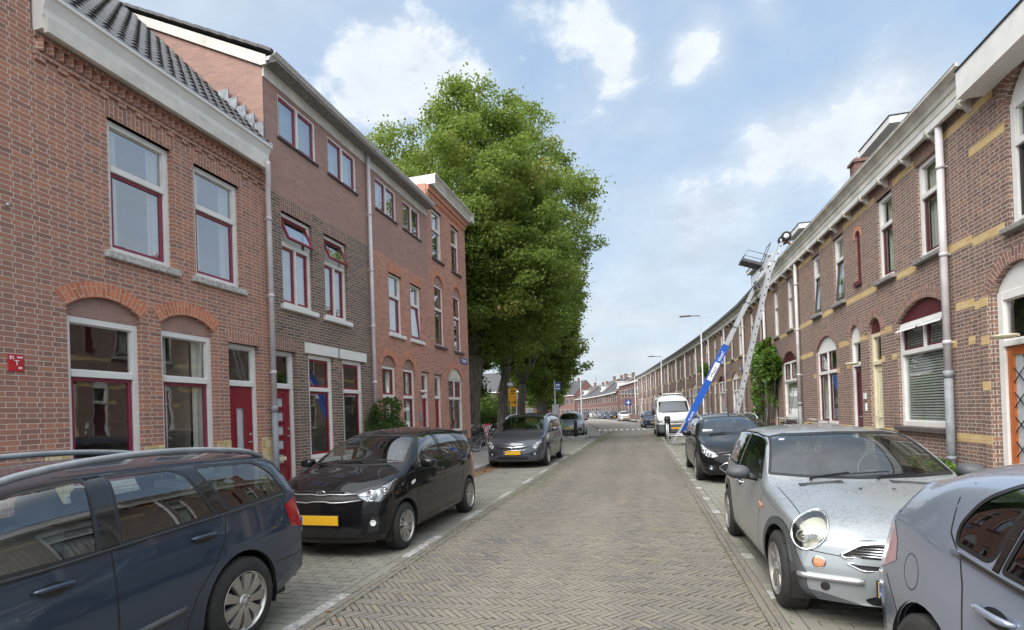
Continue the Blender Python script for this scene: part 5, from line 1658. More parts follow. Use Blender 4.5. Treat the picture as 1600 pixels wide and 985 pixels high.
        for wy in s.wy:
            for sx in (1, -1):
                if first is None:
                    tw = t.build('wheel', MAT[tyremat], s.root, auto_uv=False)
                    q.build('rim', MAT[rim], tw, auto_uv=False, recalc=True); ins.build('brake_disc', MAT['black'], tw, auto_uv=False); h.build('hub_cap', MAT[hub], tw, auto_uv=False)
                    first = tw
                else:
                    tw = copy_tree(first, s.root)
                tw.location = (W*sx, wy, R); tw.rotation_euler = (random.uniform(0, 1.2)*0+(.35 if wy > 1.5 else 0), 0, 0 if sx > 0 else math.pi)
        # wheel housings
        m = MB()
        for wy in s.wy:
            for sx in (1, -1):
                n_ = 20; RR = R+.062
                for k in range(n_):
                    a0, a1 = -.35+(math.pi+.7)*k/n_, -.35+(math.pi+.7)*(k+1)/n_
                    p = [(x*sx, wy+RR*math.cos(a), max(.12, R+RR*math.sin(a))) for x, a in ((s.W-.045,a0),(s.W-.045,a1),(s.W-.36,a1),(s.W-.36,a0))]
                    m.face(p, smooth=True); m.face([p[3], p[2], ((s.W-.36)*sx, wy, R)])
        m.build_each('wheel_housing', MAT['black'], s.root, auto_uv=False)
    def gaps(s, sides=(), tops=(), fronts=(), rears=(), w=.0045, name='panel_gap', mat='black', off=.0012):
        m = MB()
        def strip(pts):
            P = []
            for i in range(len(pts)-1):
                a, b = pts[i], pts[i+1]; n_ = max(1, int(math.dist(a, b)/.05))
                for k in range(n_): P.append((a[0]+(b[0]-a[0])*k/n_, a[1]+(b[1]-a[1])*k/n_))
            P.append(pts[-1]); return P
        def emit(H):
            H = [h for h in H if h[0] is not None]
            for i in range(len(H)-1):
                (a, na), (b, nb) = H[i], H[i+1]
                if (b-a).length > .16: continue
                t = (b-a).normalized(); ua = t.cross(na).normalized()*w; ub = t.cross(nb).normalized()*w
                m.face([a-ua, a+ua, b+ub, b-ub])
        for line in sides:
            for sx in (1, -1): emit([s.hit_side(y, z, sx, off) for y, z in strip(line)])
        for line in tops: emit([s.top(x, y, off) for x, y in strip(line)]); emit([s.top(-x, y, off) for x, y in strip(line)])
        for line in fronts: emit([s.front(x, z, off) for x, z in strip(line)]); emit([s.front(-x, z, off) for x, z in strip(line)])
        for line in rears: emit([s.rear(x, z, off) for x, z in strip(line)]); emit([s.rear(-x, z, off) for x, z in strip(line)])
        if m.f: s.add(m, name, MAT[mat], auto_uv=False)
    def trim_side(s, line, r, mat, name, off=.004):
        for sx in (1, -1):
            m = MB(); pts = []
            for i in range(len(line)-1):
                a, b = line[i], line[i+1]; n_ = max(1, int(math.dist(a, b)/.08))
                for k in range(n_+(i == len(line)-2)): pts.append(s.hit_side(a[0]+(b[0]-a[0])*k/n_, a[1]+(b[1]-a[1])*k/n_, sx, off)[0])
            m.tube(pts, r, 8); s.add(m, name, MAT[mat], auto_uv=False)
    def handle(s, pts, mat=None):
        for y, z in pts:
            for sx in (1, -1):
                p, n_ = s.hit_side(y, z, sx)
                m = MB()
                L_ = .20; P = []
                for t in (-1,-.9,-.75,-.4,0,.4,.75,.9,1):
                    q, nn = s.hit_side(y+t*L_/2, z+.004, sx); e = .034*(1-abs(t)**6)-.002
                    P.append(q+nn*e)
                m.tube(P, [.008,.011,.014,.014,.014,.014,.014,.011,.008], 8)
                o = s.add(m, 'door_handle', mat or s.paint, auto_uv=False)
                d = MB(); c = p+n_*.0015
                N_ = 16; ring = []
                for k in range(N_):
                    a = 2*math.pi*k/N_; q, nn = s.hit_side(y+.075*math.cos(a), z-.006+.034*math.sin(a), sx, .0015); ring.append(q)
                for k in range(N_): d.face([c, ring[k], ring[(k+1) % N_]])
                d.build('handle_recess', MAT['black'], o, auto_uv=False)
    def mirror(s, y, z, mat, w=.20, h=.125, d=.09, stalk=.06, oval=False, x=None):
        for sx in (1, -1):
            p, n_ = s.hit_side(y, z-.03, sx)
            bx = (x if x is not None else abs(p.x))
            c = Vector((sx*(bx+stalk+w/2), y, z+.03))
            bm = bmesh.new(); bmesh.ops.create_cube(bm, size=1)
            bmesh.ops.subdivide_edges(bm, edges=bm.edges[:], cuts=6, use_grid_fill=True)
            for v in bm.verts:
                q = v.co*2; e = 3.2 if not oval else 2.1
                l = (abs(q.x)**e+abs(q.y)**e+abs(q.z)**e)**(1/e); m_ = max(abs(q.x),abs(q.y),abs(q.z))
                q = q*(m_/l)
                tap = 1-.18*q.x*sx*.6
                v.co = Vector((q.x*w/2, (min(q.y,.35))*d, q.z*h/2*tap))+c
            o = from_bm(bm, 'wing_mirror', mat, s.root)
            g = MB(); yb = c.y+.35*d+.002; pts = []
            for k in range(20):
                a = 2*math.pi*k/20; pts.append((c.x+math.copysign(abs(math.cos(a))**.6, math.cos(a))*w*.40, yb, c.z+math.copysign(abs(math.sin(a))**.6, math.sin(a))*h*.38))
            g.face(pts); g.build('mirror_glass', MAT['chrome'], o, auto_uv=False)
            a = MB(); a.tube([p-n_*.02, Vector((c.x-sx*w*.25, c.y, c.z-h*.32))], [.028, .022], 8); a.build('mirror_arm', MAT['black'], o, auto_uv=False)
    def plate(s, z, front=True, x=0., w=.52, h=.11, tilt=0., mat='plate', off=.014, y=None):
        h_, n_ = (s.front if front else s.rear)(x, z)
        yy = h_.y if y is None else y
        sg = -1 if front else 1
        m = MB(); X = x
        m.box(X-w/2, X+w/2, yy+sg*off-.004, yy+sg*off+.004, z-h/2, z+h/2, 0, .003)
        o = s.add(m, 'number_plate', MAT[mat])
        b = MB(); x0 = X-w/2+.004 if front else X-w/2+.004
        if front: x0 = X-w/2+.004
        b.box(x0, x0+.045, yy+sg*(off+.0045), yy+sg*(off+.0055), z-h/2+.004, z+h/2-.004); b.build('country_strip', MAT['plateblue'], o)
        hb = MB(); hb.box(X-w/2-.01, X+w/2+.01, yy+sg*(off-.005)-.004, yy+sg*(off-.005)+.003, z-h/2-.01, z+h/2+.01, 0, .003); hb.build('plate_holder', MAT['black'], o)
        text_obj('country_letters', 'NL', .030, MAT['textwhite'], o, (x0+.022, yy+sg*(off+.0065), z-h/2+.028), (math.pi/2, 0, 0 if front else math.pi), extrude=.0004)
        return o
    def wiper(s, x0, y0, x1, y1, mat='black'):
        a, _ = s.hit_dir((x0, y0-1.5, pl(s.S['top'], y0)+.9), (0, 1.5, -.9), .012)
        P = []
        for k in range(9):
            t = k/8; x = x0+(x1-x0)*t; y = y0+(y1-y0)*t
            q, n_ = s.top(x, y, .018)
            if q is not None: P.append(q)
        if len(P) > 2:
            m = MB(); m.tube(P, [.009]+[.007]*(len(P)-2)+[.005], 6)
            m.tube([P[0]+Vector((0,-.03,-.005)), P[0], P[len(P)//2]+Vector((0,0,.014))], [.014,.012,.007], 6)
            s.add(m, 'wiper', MAT[mat], auto_uv=False)
    def cabin(s, floor=.32, seats=((.36,1.55),(-.36,1.55)), bench=2.35, dash=None, light='cabin', headrest=True, seat_z=.0):
        z0 = floor
        for x, y in seats:
            m = MB()
            m.box(x-.25, x+.25, y-.22, y+.28, z0+.0, z0+.26, 0, .06)
            base = len(m.v)
            m.box(x-.24, x+.24, y+.22, y+.34, z0+.22, z0+.78, 0, .05)
            m.v[base:] = [(vx, vy+(vz-z0-.22)*.28, vz) for vx, vy, vz in m.v[base:]]
            if headrest: m.box(x-.13, x+.13, y+.40, y+.50, z0+.79, z0+.97, 0, .04)
            s.add(m, 'seat', MAT['cabin'])
        if bench:
            m = MB(); m.box(-.60, .60, bench-.20, bench+.25, z0, z0+.26, 0, .06)
            base = len(m.v); m.box(-.60, .60, bench+.2, bench+.32, z0+.2, z0+.74, 0, .05)
            m.v[base:] = [(vx, vy+(vz-z0-.2)*.25, vz) for vx, vy, vz in m.v[base:]]
            for x in (-.38, .38): m.box(x-.12, x+.12, bench+.33, bench+.42, z0+.75, z0+.88, 0, .03)
            s.add(m, 'rear_bench', MAT['cabin'])
        if dash:
            y, z = dash; m = MB(); w = s.W-.16
            m.box(-w, w, y, y+.34, z-.28, z-.03, 0, .05)
            s.add(m, 'dashboard', MAT['cabin'])
            st = MB(); c = Vector((.36, y+.48, z-.02)); n_ = 24
            ax = Vector((1,0,0)); ay = Vector((0,.38,.92)).normalized()
            st.tube([c+ax*math.cos(2*math.pi*k/n_)*.185+ay*math.sin(2*math.pi*k/n_)*.185 for k in range(n_)], .016, 8, closed=True)
            st.tube([c-ax*.18, c+ax*.18], .018, 6); st.tube([c, c-ay*.18], .018, 6); st.tube([c, c+Vector((0,-.22,-.06))], .03, 8)
            s.add(st, 'steering_wheel', MAT['black'], auto_uv=False)
    def finish(s):
        # dark lining just inside the painted skin, seen through the glass
        b = s.bm.copy(); b.normal_update()
        dl = [f for f in b.faces if f.calc_center_median().z < .28]
        bmesh.ops.delete(b, geom=dl, context='FACES')
        offset_bm(b, -.022)
        from_bm(b, 'lining', MAT['cabin'], s.root)
        for f in s.bm.faces: f.smooth = True
        return from_bm(s.bm, 'body', s.paint, s.root)
    def under(s):
        m = MB(); m.box(-s.W*.8, s.W*.8, .35, s.L-.35, .17, .34); s.add(m, 'underbody', MAT['black'])
# ------------------------------------------------------------------ the cars
P_ = {}
P_['black'] = M_paint('paint_black', (.005,.005,.006), .5)
P_['navy'] = M_paint('paint_blue_grey', (.040,.058,.090), .20, metal=.3)
P_['darkgrey'] = M_paint('paint_dark_grey', (.075,.080,.098), .25, metal=.45)
P_['midgrey'] = M_paint('paint_mid_grey', (.28,.30,.33), .32, metal=.4)
P_['silver'] = M_paint('paint_silver', (.33,.355,.37), .36, metal=.45, dirt=.68, dirtcol=(.15,.145,.135), dscale=34)
P_['silverblue'] = M_paint('paint_silver_blue', (.30,.34,.43), .20, metal=.45)
P_['white'] = M_paint('paint_white', (.72,.73,.73), .35)
P_['darkblue'] = M_paint('paint_dark_blue', (.02,.035,.09), .3)

def hatch_spec():
    return dict(L=3.595, W=1.595, fo=.69, wb=2.40, tyre=.288, lev=3,
        top=[(0,.76),(.08,.82),(.28,.925),(.52,.99),(.78,1.03),(.95,1.12),(1.22,1.30),(1.46,1.43),(1.72,1.478),(2.2,1.495),(2.8,1.48),(3.3,1.44),(3.6,1.41)],
        belt=[(0,.66),(.3,.82),(.6,.90),(.9,.93),(2.0,.965),(3.0,1.02),(3.6,1.05)],
        wid=[(0,.86),(.3,.955),(.65,.995),(1.5,1.),(2.8,1.),(3.25,.965),(3.6,.90)],
        bottom=[(0,.20),(.4,.17),(3.1,.17),(3.6,.27)],
        st=[.04,.26,.50,.74,.86,1.04,1.28,1.52,1.8,2.2,2.6,2.95,3.22,3.45],
        front=[(.15,.10),(.24,.02),(.40,.0),(.58,.01),(.70,.03),(.80,.08),(.9,.2)], rear=[(.2,.10),(.32,.02),(.5,.0),(.8,.03),(1.0,.06),(1.2,.13),(1.44,.22)],
        pbf=.26, pbr=.16, tumble=.36, sh=.03, crease={5:.35})
def make_hatch(loc, label, group=None, detail=True):
    S = hatch_spec(); c = Car(S, 'parked_car', label, 'car', loc, P_['black'], 0, group)
    c.glass_side(rounded([(1.06,1.0),(1.38,1.26),(1.60,1.385),(1.96,1.41),(1.96,.992)], .04))
    c.glass_side(rounded([(2.04,.995),(2.04,1.412),(2.50,1.402),(2.72,1.33),(2.92,1.13),(2.90,1.075)], .04))
    c.glass_end(rounded([(-.66,1.045),(-.4,1.032),(0,1.027),(.4,1.032),(.66,1.045),(.56,1.34),(.50,1.385),(0,1.405),(-.50,1.385),(-.56,1.34)], .03), True, ylim=(.65,1.7))
    c.glass_end(rounded([(-.55,1.03),(.55,1.03),(.50,1.34),(-.50,1.34)], .06), False, 'carglass_dark', ylim=(3.0,3.7), name='rear_window')
    c.lamp([(.43,.745),(.53,.672),(.70,.662),(.85,.77),(.965,.925),(.94,.935),(.80,.893),(.64,.835),(.43,.80)], rad(35), bulbs=((.585,.735,.058,'chrome'),(.73,.78,.045,'chrome')), depth=.06)
    c.lamp([(.60,.60),(.80,.60),(.80,1.0),(.66,.98),(.60,.9)], rad(30), 'tail_light', front=False, solid='redlens')
    fsel = lambda f, sx=1: f.normal.y < -.3 and f.calc_center_median().y < .6
    fs = []
    c.panel([(-.50,.70),(-.3,.675),(0,.688),(.3,.675),(.50,.70),(.44,.755),(0,.75),(-.44,.755)], (1,0,0), fsel, 'grille', 'black', off=-.006)
    c.panel([(-.42,.25),(.42,.25),(.52,.36),(.30,.40),(-.30,.40),(-.52,.36)], (1,0,0), fsel, 'lower_grille', 'black', off=-.008)
    c.panel([(.55,.30),(.68,.34),(.70,.50),(.60,.50)], (1,0,0), lambda f, sx: f.normal.y < -.1 and f.calc_center_median().x*sx > .1 and f.calc_center_median().y < .7, 'fog_recess', 'black', off=-.006, both=True)
    c.gaps(sides=[[(1.10,.25),(1.06,.6),(.98,.90),(1.0,.97)],[(2.0,.22),(2.0,.97)],[(2.90,1.06),(2.83,.75),(2.70,.52),(2.68,.3)],[(1.10,.24),(2.0,.225),(2.66,.24)]],
           tops=[[(.655,.76),(.63,.45),(.53,.22)]], fronts=[[(0,.80),(.3,.79),(.5,.76)]], rears=[[(0,.62),(.5,.62),(.6,.7)]])
    # bright strips round the grille
    m = MB()
    for line in ([(-.50,.692),(-.3,.672),(-.16,.668),(-.08,.682),(.08,.682),(.16,.668),(.3,.672),(.50,.692)],[(-.47,.762),(-.3,.758),(-.12,.762),(0,.75),(.12,.762),(.3,.758),(.47,.762)]):
        m.tube([c.front(x, z, .006)[0] for x, z in line], .0085, 8)
    c.add(m, 'grille_trim', MAT['satin'], auto_uv=False)
    p, n_ = c.front(0, .775, .004)
    b = MB(); N_ = 28
    b.tube([p+Vector((.062*math.cos(2*math.pi*k/N_), -.004-.01*math.sin(2*math.pi*k/N_)*0, .030*math.sin(2*math.pi*k/N_))) for k in range(N_)], .0035, 6, closed=True)
    o = c.add(b, 'bonnet_badge', MAT['chrome'], auto_uv=False)
    text_obj('badge_letters', 'KIA', .036, MAT['chrome'], o, (p.x, p.y-.012, p.z+.001), (math.pi/2,0,0), extrude=.003, sx=1.25)
    for sx in (1,-1):
        h, n_ = c.front(.625*sx, .425, -.002)
        m = MB(); d = n_; m.lathe([(.002,0),(.0,.03),(.006,.036),(.008,.032)], (0,0,0), 'y', 20)
        mm = Matrix.Translation(h) @ Vector((0,1,0)).rotation_difference(d).to_matrix().to_4x4(); m.v = [tuple(mm @ Vector(v)) for v in m.v]
        c.add(m, 'fog_light', MAT['reflector'], auto_uv=False)
        h, n_ = c.hit_side(.93, .80, sx, .002); m = MB(); m.obox(h, (.008,0,0), (0,.045,.01), (0,0,.018)); c.add(m, 'side_repeater', MAT['signwhite'])
    c.plate(.47, True)
    c.plate(.55, False)
    c.mirror(1.12, 1.0, P_['black'])
    c.handle([(1.84,.87),(2.72,.91)])
    c.wiper(-.55, .85, .05, .88); c.wiper(.05, .85, .58, .91)
    c.trim_side([(1.04,.965),(2.0,.98),(2.88,1.03)], .006, 'black', 'waist_moulding')
    c.wheels(8, .030, 'alloy', style='double', twist=.02)
    c.cabin(dash=(.95,1.0), seats=((.34,1.62),(-.34,1.62)), bench=2.45)
    c.under()
    c.finish()
    return c

def circ_panel(c, x, z, rx, rz, front=True):
    return [(x+rx*math.cos(2*math.pi*k/28), z+rz*math.sin(2*math.pi*k/28)) for k in range(28)]
def fsel_(ymax): return lambda f, sx=1: f.normal.y < -.12 and f.calc_center_median().y < ymax
def outline(c, pts, r, mat, name, off=.004, front=True, closed=False):
    m = MB(); P = [(c.front if front else c.rear)(x, z, off)[0] for x, z in pts]
    P = [p for p in P if p is not None]
    m.tube(P, r, 8, closed=closed); return c.add(m, name, MAT[mat], auto_uv=False)
def disc(c, x, z, r, mat, name, t=.012, front=True, parent=None):
    h, n_ = (c.front if front else c.rear)(x, z)
    m = MB(); m.lathe([(t,0),(t,r*.8),(t*.8,r),(-.01,r)], (0,0,0), 'y', 24)
    mm = Matrix.Translation(h) @ Vector((0,1,0)).rotation_difference(n_).to_matrix().to_4x4(); m.v = [tuple(mm @ Vector(v)) for v in m.v]
    return c.add(m, name, MAT[mat], parent, auto_uv=False)
def rails(c, x_in, y0, y1, mat, lift=.06, r=.016):
    for sx in (1, -1):
        P = []; n_ = 16
        for k in range(n_+1):
            t = k/n_; y = y0+(y1-y0)*t; q, nn = c.top(sx*x_in, y)
            e = lift*min(1, math.sin(math.pi*t)**.45 if 0 < t < 1 else 0)
            P.append(q+Vector((0,0,e+.004)))
        m = MB(); m.tube(P, r, 8); c.add(m, 'roof_rail', MAT[mat], auto_uv=False)

def make_mini(loc, label, group=None):
    S = dict(L=3.626, W=1.688, fo=.60, wb=2.467, tyre=.302, lev=4,
        top=[(0,.655),(.08,.70),(.25,.79),(.5,.868),(.8,.925),(1.05,.955),(1.15,1.02),(1.40,1.20),(1.62,1.335),(1.78,1.385),(2.2,1.408),(2.8,1.405),(3.2,1.385),(3.6,1.36)],
        belt=[(0,.58),(.25,.70),(.5,.775),(.8,.835),(1.1,.875),(2,.905),(3.6,.935)],
        wid=[(0,.84),(.25,.93),(.55,.985),(1.2,1.),(2.8,1.),(3.3,.97),(3.6,.90)],
        bottom=[(0,.21),(.4,.17),(3.2,.17),(3.6,.26)],
        st=[.03,.22,.45,.75,.98,1.09,1.22,1.44,1.64,1.82,2.15,2.6,2.95,3.18,3.45],
        front=[(.15,.06),(.24,.01),(.34,.0),(.46,.0),(.54,.02),(.60,.045),(.66,.09),(.8,.2)], rear=[(.2,.10),(.3,.02),(.55,.0),(.8,.05),(.95,.10),(1.3,.25),(1.4,.28)],
        pbf=.30, pbr=.16, pw=2.6, tumble=.40, sh=.045, crown=.03, crease={5:.3,7:.55})
    c = Car(S, 'parked_car', label, 'car', loc, P_['silver'], 0, group)
    c.glass_side(rounded([(1.24,.94),(1.32,1.02),(1.52,1.19),(1.72,1.325),(2.36,1.348),(2.36,.945)], .03), rim=.014)
    c.glass_side(rounded([(2.40,.945),(2.40,1.345),(2.9,1.342),(3.16,1.315),(3.26,1.10),(3.27,.965)], .03), rim=.014)
    c.glass_end(rounded([(-.735,.995),(-.45,.975),(0,.965),(.45,.975),(.735,.995),(.60,1.315),(.555,1.34),(0,1.355),(-.555,1.34),(-.60,1.315)], .025), True, ylim=(.9,1.95), rim=.022)
    c.glass_end(rounded([(-.55,.98),(.55,.98),(.50,1.29),(-.50,1.29)], .06), False, 'carglass_dark', ylim=(3.0,3.7), name='rear_window')
    hl = [(.71+.115*math.cos(2*math.pi*k/28)-.02*math.sin(2*math.pi*k/28), .685+.120*math.sin(2*math.pi*k/28)) for k in range(28)]
    c.lamp(hl, rad(28), lens='lens_yellowed', housing='reflector', bulbs=((.735,.645,.042,'satin'),(.665,.665,.022,'satin')), depth=.055)
    for sx in (1,-1):   # chrome ring round each lamp
        P = []
        for k in range(32):
            a = 2*math.pi*k/32; u = .71+.122*math.cos(a)-.02*math.sin(a); z = .685+.127*math.sin(a)
            U = Vector((math.cos(rad(28))*sx, math.sin(rad(28)), 0)); D = Vector((-math.sin(rad(28))*sx, math.cos(rad(28)), 0))
            q, nn = c.hit_dir(U*u+Vector((0,0,z))-D*2, D, .002)
            if q is not None: P.append(q)
        m = MB(); m.tube(P, .0095, 8, closed=True); c.add(m, 'lamp_ring', MAT['chrome'], auto_uv=False)
    c.panel(rounded([(-.48,.530),(.48,.530),(.49,.545),(.38,.61),(.30,.622),(-.30,.622),(-.38,.61),(-.49,.545)], .02), (1,0,0), fsel_(.5), 'grille', 'black', off=-.015)
    outline(c, rounded([(-.48,.527),(.48,.527),(.50,.543),(.385,.615),(.30,.628),(-.30,.628),(-.385,.615),(-.50,.543)], .03), .011, 'chrome', 'grille_surround', closed=True)
    for z, w in ((.547,.46),(.565,.44),(.583,.41),(.601,.37)): outline(c, [(-w,z),(-w*.5,z),(0,z),(w*.5,z),(w,z)], .0055, 'chrome', 'grille_bar', off=.0)
    c.panel(rounded([(-.38,.455),(.38,.455),(.46,.487),(-.46,.487)], .012), (1,0,0), fsel_(.5), 'lower_grille', 'black', off=-.012)
    outline(c, rounded([(-.38,.449),(.38,.449),(.475,.492),(-.475,.492)], .02), .007, 'chrome', 'grille_surround', closed=True)
    c.panel(rounded([(-.34,.215),(.34,.215),(.38,.25),(.30,.285),(-.30,.285),(-.38,.25)], .03), (1,0,0), fsel_(.5), 'air_intake', 'black', off=-.02)
    for sx in (1,-1):
        outline(c, [(sx*x,.375) for x in (.38,.42,.50,.58,.66,.72,.75)], .022, 'satin', 'bumper_bar', off=.012)
        disc(c, sx*.63, .478, .045, 'chrome' , 'indicator_bezel', .005); disc(c, sx*.63, .478, .037, 'amber', 'indicator', .009)
        disc(c, sx*.60, .312, .030, 'black', 'towing_cap', .006)
        h, n_ = c.hit_side(1.13, .72, sx, .002); m = MB(); m.obox(h, (.008,0,0), (0,.042,.012), (0,-.006,.02)); c.add(m, 'side_repeater', MAT['amber'])
    # dark wheel arch and sill trim
    R = S['tyre']
    for wy in c.wy:
        c.panel([(wy+(R+.118)*math.cos(a), R+(R+.118)*math.sin(a)) for a in [math.pi*k/14-.25 for k in range(0,15)]+[math.pi+.25]]+[(wy-R*.5,.12),(wy+R*.5,.12)], (0,1,0), lambda f, sx=1: abs(f.normal.x) > .3 and abs(f.calc_center_median().x) > .4, 'wheel_arch_trim', 'greyplastic', off=.006)
    c.panel([(.60+.36,.1),(3.07-.36,.1),(3.07-.36,.265),(.96,.265)], (0,1,0), lambda f, sx=1: abs(f.calc_center_median().x) > .5, 'sill_trim', 'greyplastic', off=.004)
    c.panel([(-.9,.1),(.9,.1),(.9,.30),(.62,.262),(.35,.20),(-.35,.20),(-.62,.262),(-.9,.30)], (1,0,0), lambda f, sx=1: f.calc_center_median().y < .42 and f.normal.z > -.9, 'front_valance', 'greyplastic', off=.003)
    c.gaps(sides=[[(1.20,.28),(1.19,.6),(1.10,.86)],[(2.38,.27),(2.38,.94)],[(1.05,.72),(1.2,.70)]],
           tops=[[(.70,.98),(.69,.60),(.68,.30)]], fronts=[[(.50,.535),(.6,.545),(.72,.56)]], w=.0035)
    # vents at the foot of the screen
    for sx in (1,-1):
        m = MB()
        for k in range(12):
            for j in range(3):
                q, nn = c.top(sx*(.20+.028*k), .985+.018*j-.0015*k, .003)
                if q is not None: m.obox(q, (.011,0,0), (0,.006,0), (0,0,.003))
        a = MB(); P = [c.top(sx*x, y, .0015)[0] for x, y in ((.18,.97),(.53,.95),(.53,1.02),(.18,1.04))]; a.face(P)
        o = c.add(a, 'bonnet_vent', MAT['black'], auto_uv=False); m.build('vent_slats', MAT['greyplastic'], o)
        disc_p, nn = c.top(sx*.12, .80, .003); m = MB(); m.lathe([(0,0),(0,.012),(-.004,.014)], tuple(disc_p+Vector((0,0,.008))), 'z', 10); c.add(m, 'washer_jet', MAT['black'])
    outline_r = MB()
    for sx in (1,-1):
        P = [c.hit_side(y, pl(S['top'], y)-.075-(.0), sx, .003)[0] for y in [1.80+.1*k for k in range(15)]]
        outline_r.tube(P, .008, 6)
    c.add(outline_r, 'roof_gutter', MAT['black'], auto_uv=False)
    c.plate(.345, True, off=.02, x=-.06)
    c.mirror(1.40, .965, MAT['greyplastic'], w=.215, h=.135, d=.11, oval=True, stalk=.07)
    c.handle([(2.18,.80)], MAT['chrome'])
    c.wiper(-.42, 1.07, .22, 1.14); c.wiper(.10, 1.06, .70, 1.16)
    c.wheels(5, .040, 'dustalloy', style='five')
    c.cabin(dash=(1.20,.98), seats=((.34,1.85),(-.34,1.85)), bench=2.65, floor=.28)
    m = MB(); h, nn = c.hit_dir((-.05,-1,1.24),(0,1,0)); 
    h, nn = c.hit_dir((-.50,-1,1.29),(0,1,0)); m.box(h.x-.025,h.x+.025,h.y+.004,h.y+.005,h.z-.008,h.z+.008); c.add(m, 'windscreen_sticker', MAT['signwhite'])
    c.under(); c.finish(); return c

def make_wagon(loc, label, group=None):
    S = dict(L=4.51, W=1.77, fo=.88, wb=2.64, tyre=.317, lev=3,
        top=[(0,.60),(.15,.70),(.5,.84),(1.05,.94),(1.25,.99),(1.6,1.16),(2.0,1.335),(2.25,1.395),(2.6,1.425),(3.2,1.435),(3.8,1.42),(4.2,1.385),(4.5,1.35)],
        belt=[(0,.55),(.5,.74),(1.2,.86),(2,.905),(3,.965),(4.5,1.01)],
        wid=[(0,.80),(.35,.93),(.8,.985),(1.6,1.),(3.4,1.),(4.0,.965),(4.5,.88)],
        bottom=[(0,.22),(.5,.18),(4.0,.19),(4.5,.30)],
        st=[.03,.3,.7,1.05,1.25,1.5,1.8,2.1,2.4,2.8,3.2,3.6,3.9,4.1,4.35],
        front=[(.15,.08),(.3,.0),(.5,.0),(.62,.05),(.8,.15)], rear=[(.2,.20),(.34,.09),(.52,.07),(.7,.09),(.95,.12),(1.1,.19),(1.33,.33),(1.42,.37)],
        pbf=.3, pbr=.17, tumble=.38, sh=.055, crown=.03, crease={5:.6,7:.3})
    c = Car(S, 'parked_car', label, 'car', loc, P_['navy'], 0, group)
    c.glass_side(rounded([(1.52,.93),(1.95,1.20),(2.15,1.315),(2.56,1.352),(2.50,.94)], .03), rim=.02)
    c.glass_side(rounded([(2.62,.95),(2.665,1.352),(3.10,1.352),(3.20,1.28),(3.33,.99)], .03), rim=.02)
    c.glass_side(rounded([(3.46,1.00),(3.27,1.30),(3.28,1.35),(3.85,1.325),(4.00,1.23),(4.12,1.06),(4.10,1.03)], .04), rim=.02)
    c.glass_end(rounded([(-.66,.99),(0,.97),(.66,.99),(.54,1.32),(0,1.37),(-.54,1.32)], .03), True, ylim=(1.0,2.4))
    c.glass_end(rounded([(-.56,1.0),(.56,1.0),(.50,1.28),(-.50,1.28)], .05), False, 'carglass_dark', ylim=(3.9,4.6), name='rear_window')
    c.lamp([(.45,.52),(.9,.56),(1.02,.68),(.5,.66)], rad(35), depth=.05)
    # tall corner lamps beside the tailgate
    tl = []
    c.lamp([(.60,.70),(.80,.70),(.86,.74),(.85,.93),(.76,.99),(.68,1.15),(.62,1.32),(.56,1.32),(.60,1.10),(.64,.95),(.64,.85),(.60,.80)], rad(8), 'tail_light', front=False, solid='redlens')
    # black door frames between the panes
    for po in ([(2.505,.94),(2.565,1.352),(2.66,1.352),(2.615,.95)], [(3.335,.99),(3.20,1.285),(3.11,1.352),(3.275,1.35),(3.265,1.30),(3.455,1.0)]):
        c.panel(po, (0,1,0), lambda f, sx=1: abs(f.normal.x) > .3, 'door_pillar', 'blackgloss', off=.001)
    c.gaps(sides=[[(1.50,.26),(1.48,.6),(1.40,.90)],[(2.555,.24),(2.56,.93)],[(3.40,.985),(3.37,.82),(3.27,.68),(3.10,.52),(3.02,.36),(3.02,.25)],[(1.5,.25),(2.2,.235),(3.02,.25)],[(3.90,.50),(4.18,.49),(4.32,.52)],[(2.46,1.36),(3.2,1.368),(3.8,1.345),(4.02,1.25),(4.16,1.04)]], rears=[[(0,.50),(.6,.50)]])
    c.trim_side([(1.55,.915),(2.2,.925),(3.0,.965),(3.46,.985),(4.12,1.025)], .010, 'blackgloss', 'waist_moulding')
    for ya, yb, za, zb in ((2.50,3.0,.42,.45),(1.6,2.44,.40,.42)): c.trim_side([(ya,za),(yb,zb)], .022, 'greyplastic', 'side_moulding', off=.0)
    rails(c, .575, 1.85, 4.08, 'pipe_grey', lift=.075, r=.022)
    c.handle([(2.25,.83),(3.18,.87)])
    c.plate(.62, False); c.plate(.42, True)
    c.mirror(1.62, .95, P_['navy'])
    c.wheels(9, .036, 'alloy', style='wide', rimr=.205)
    c.cabin(dash=(1.35,.93), seats=((.36,2.05),(-.36,2.05)), bench=2.95, floor=.30)
    # child's banner and a bag seen in the boot
    m = MB(); m.box(-.35,.3,3.86,3.90,1.02,1.17,0,.02); c.add(m, 'window_banner', MAT['signwhite'])
    c.under(); c.finish(); return c

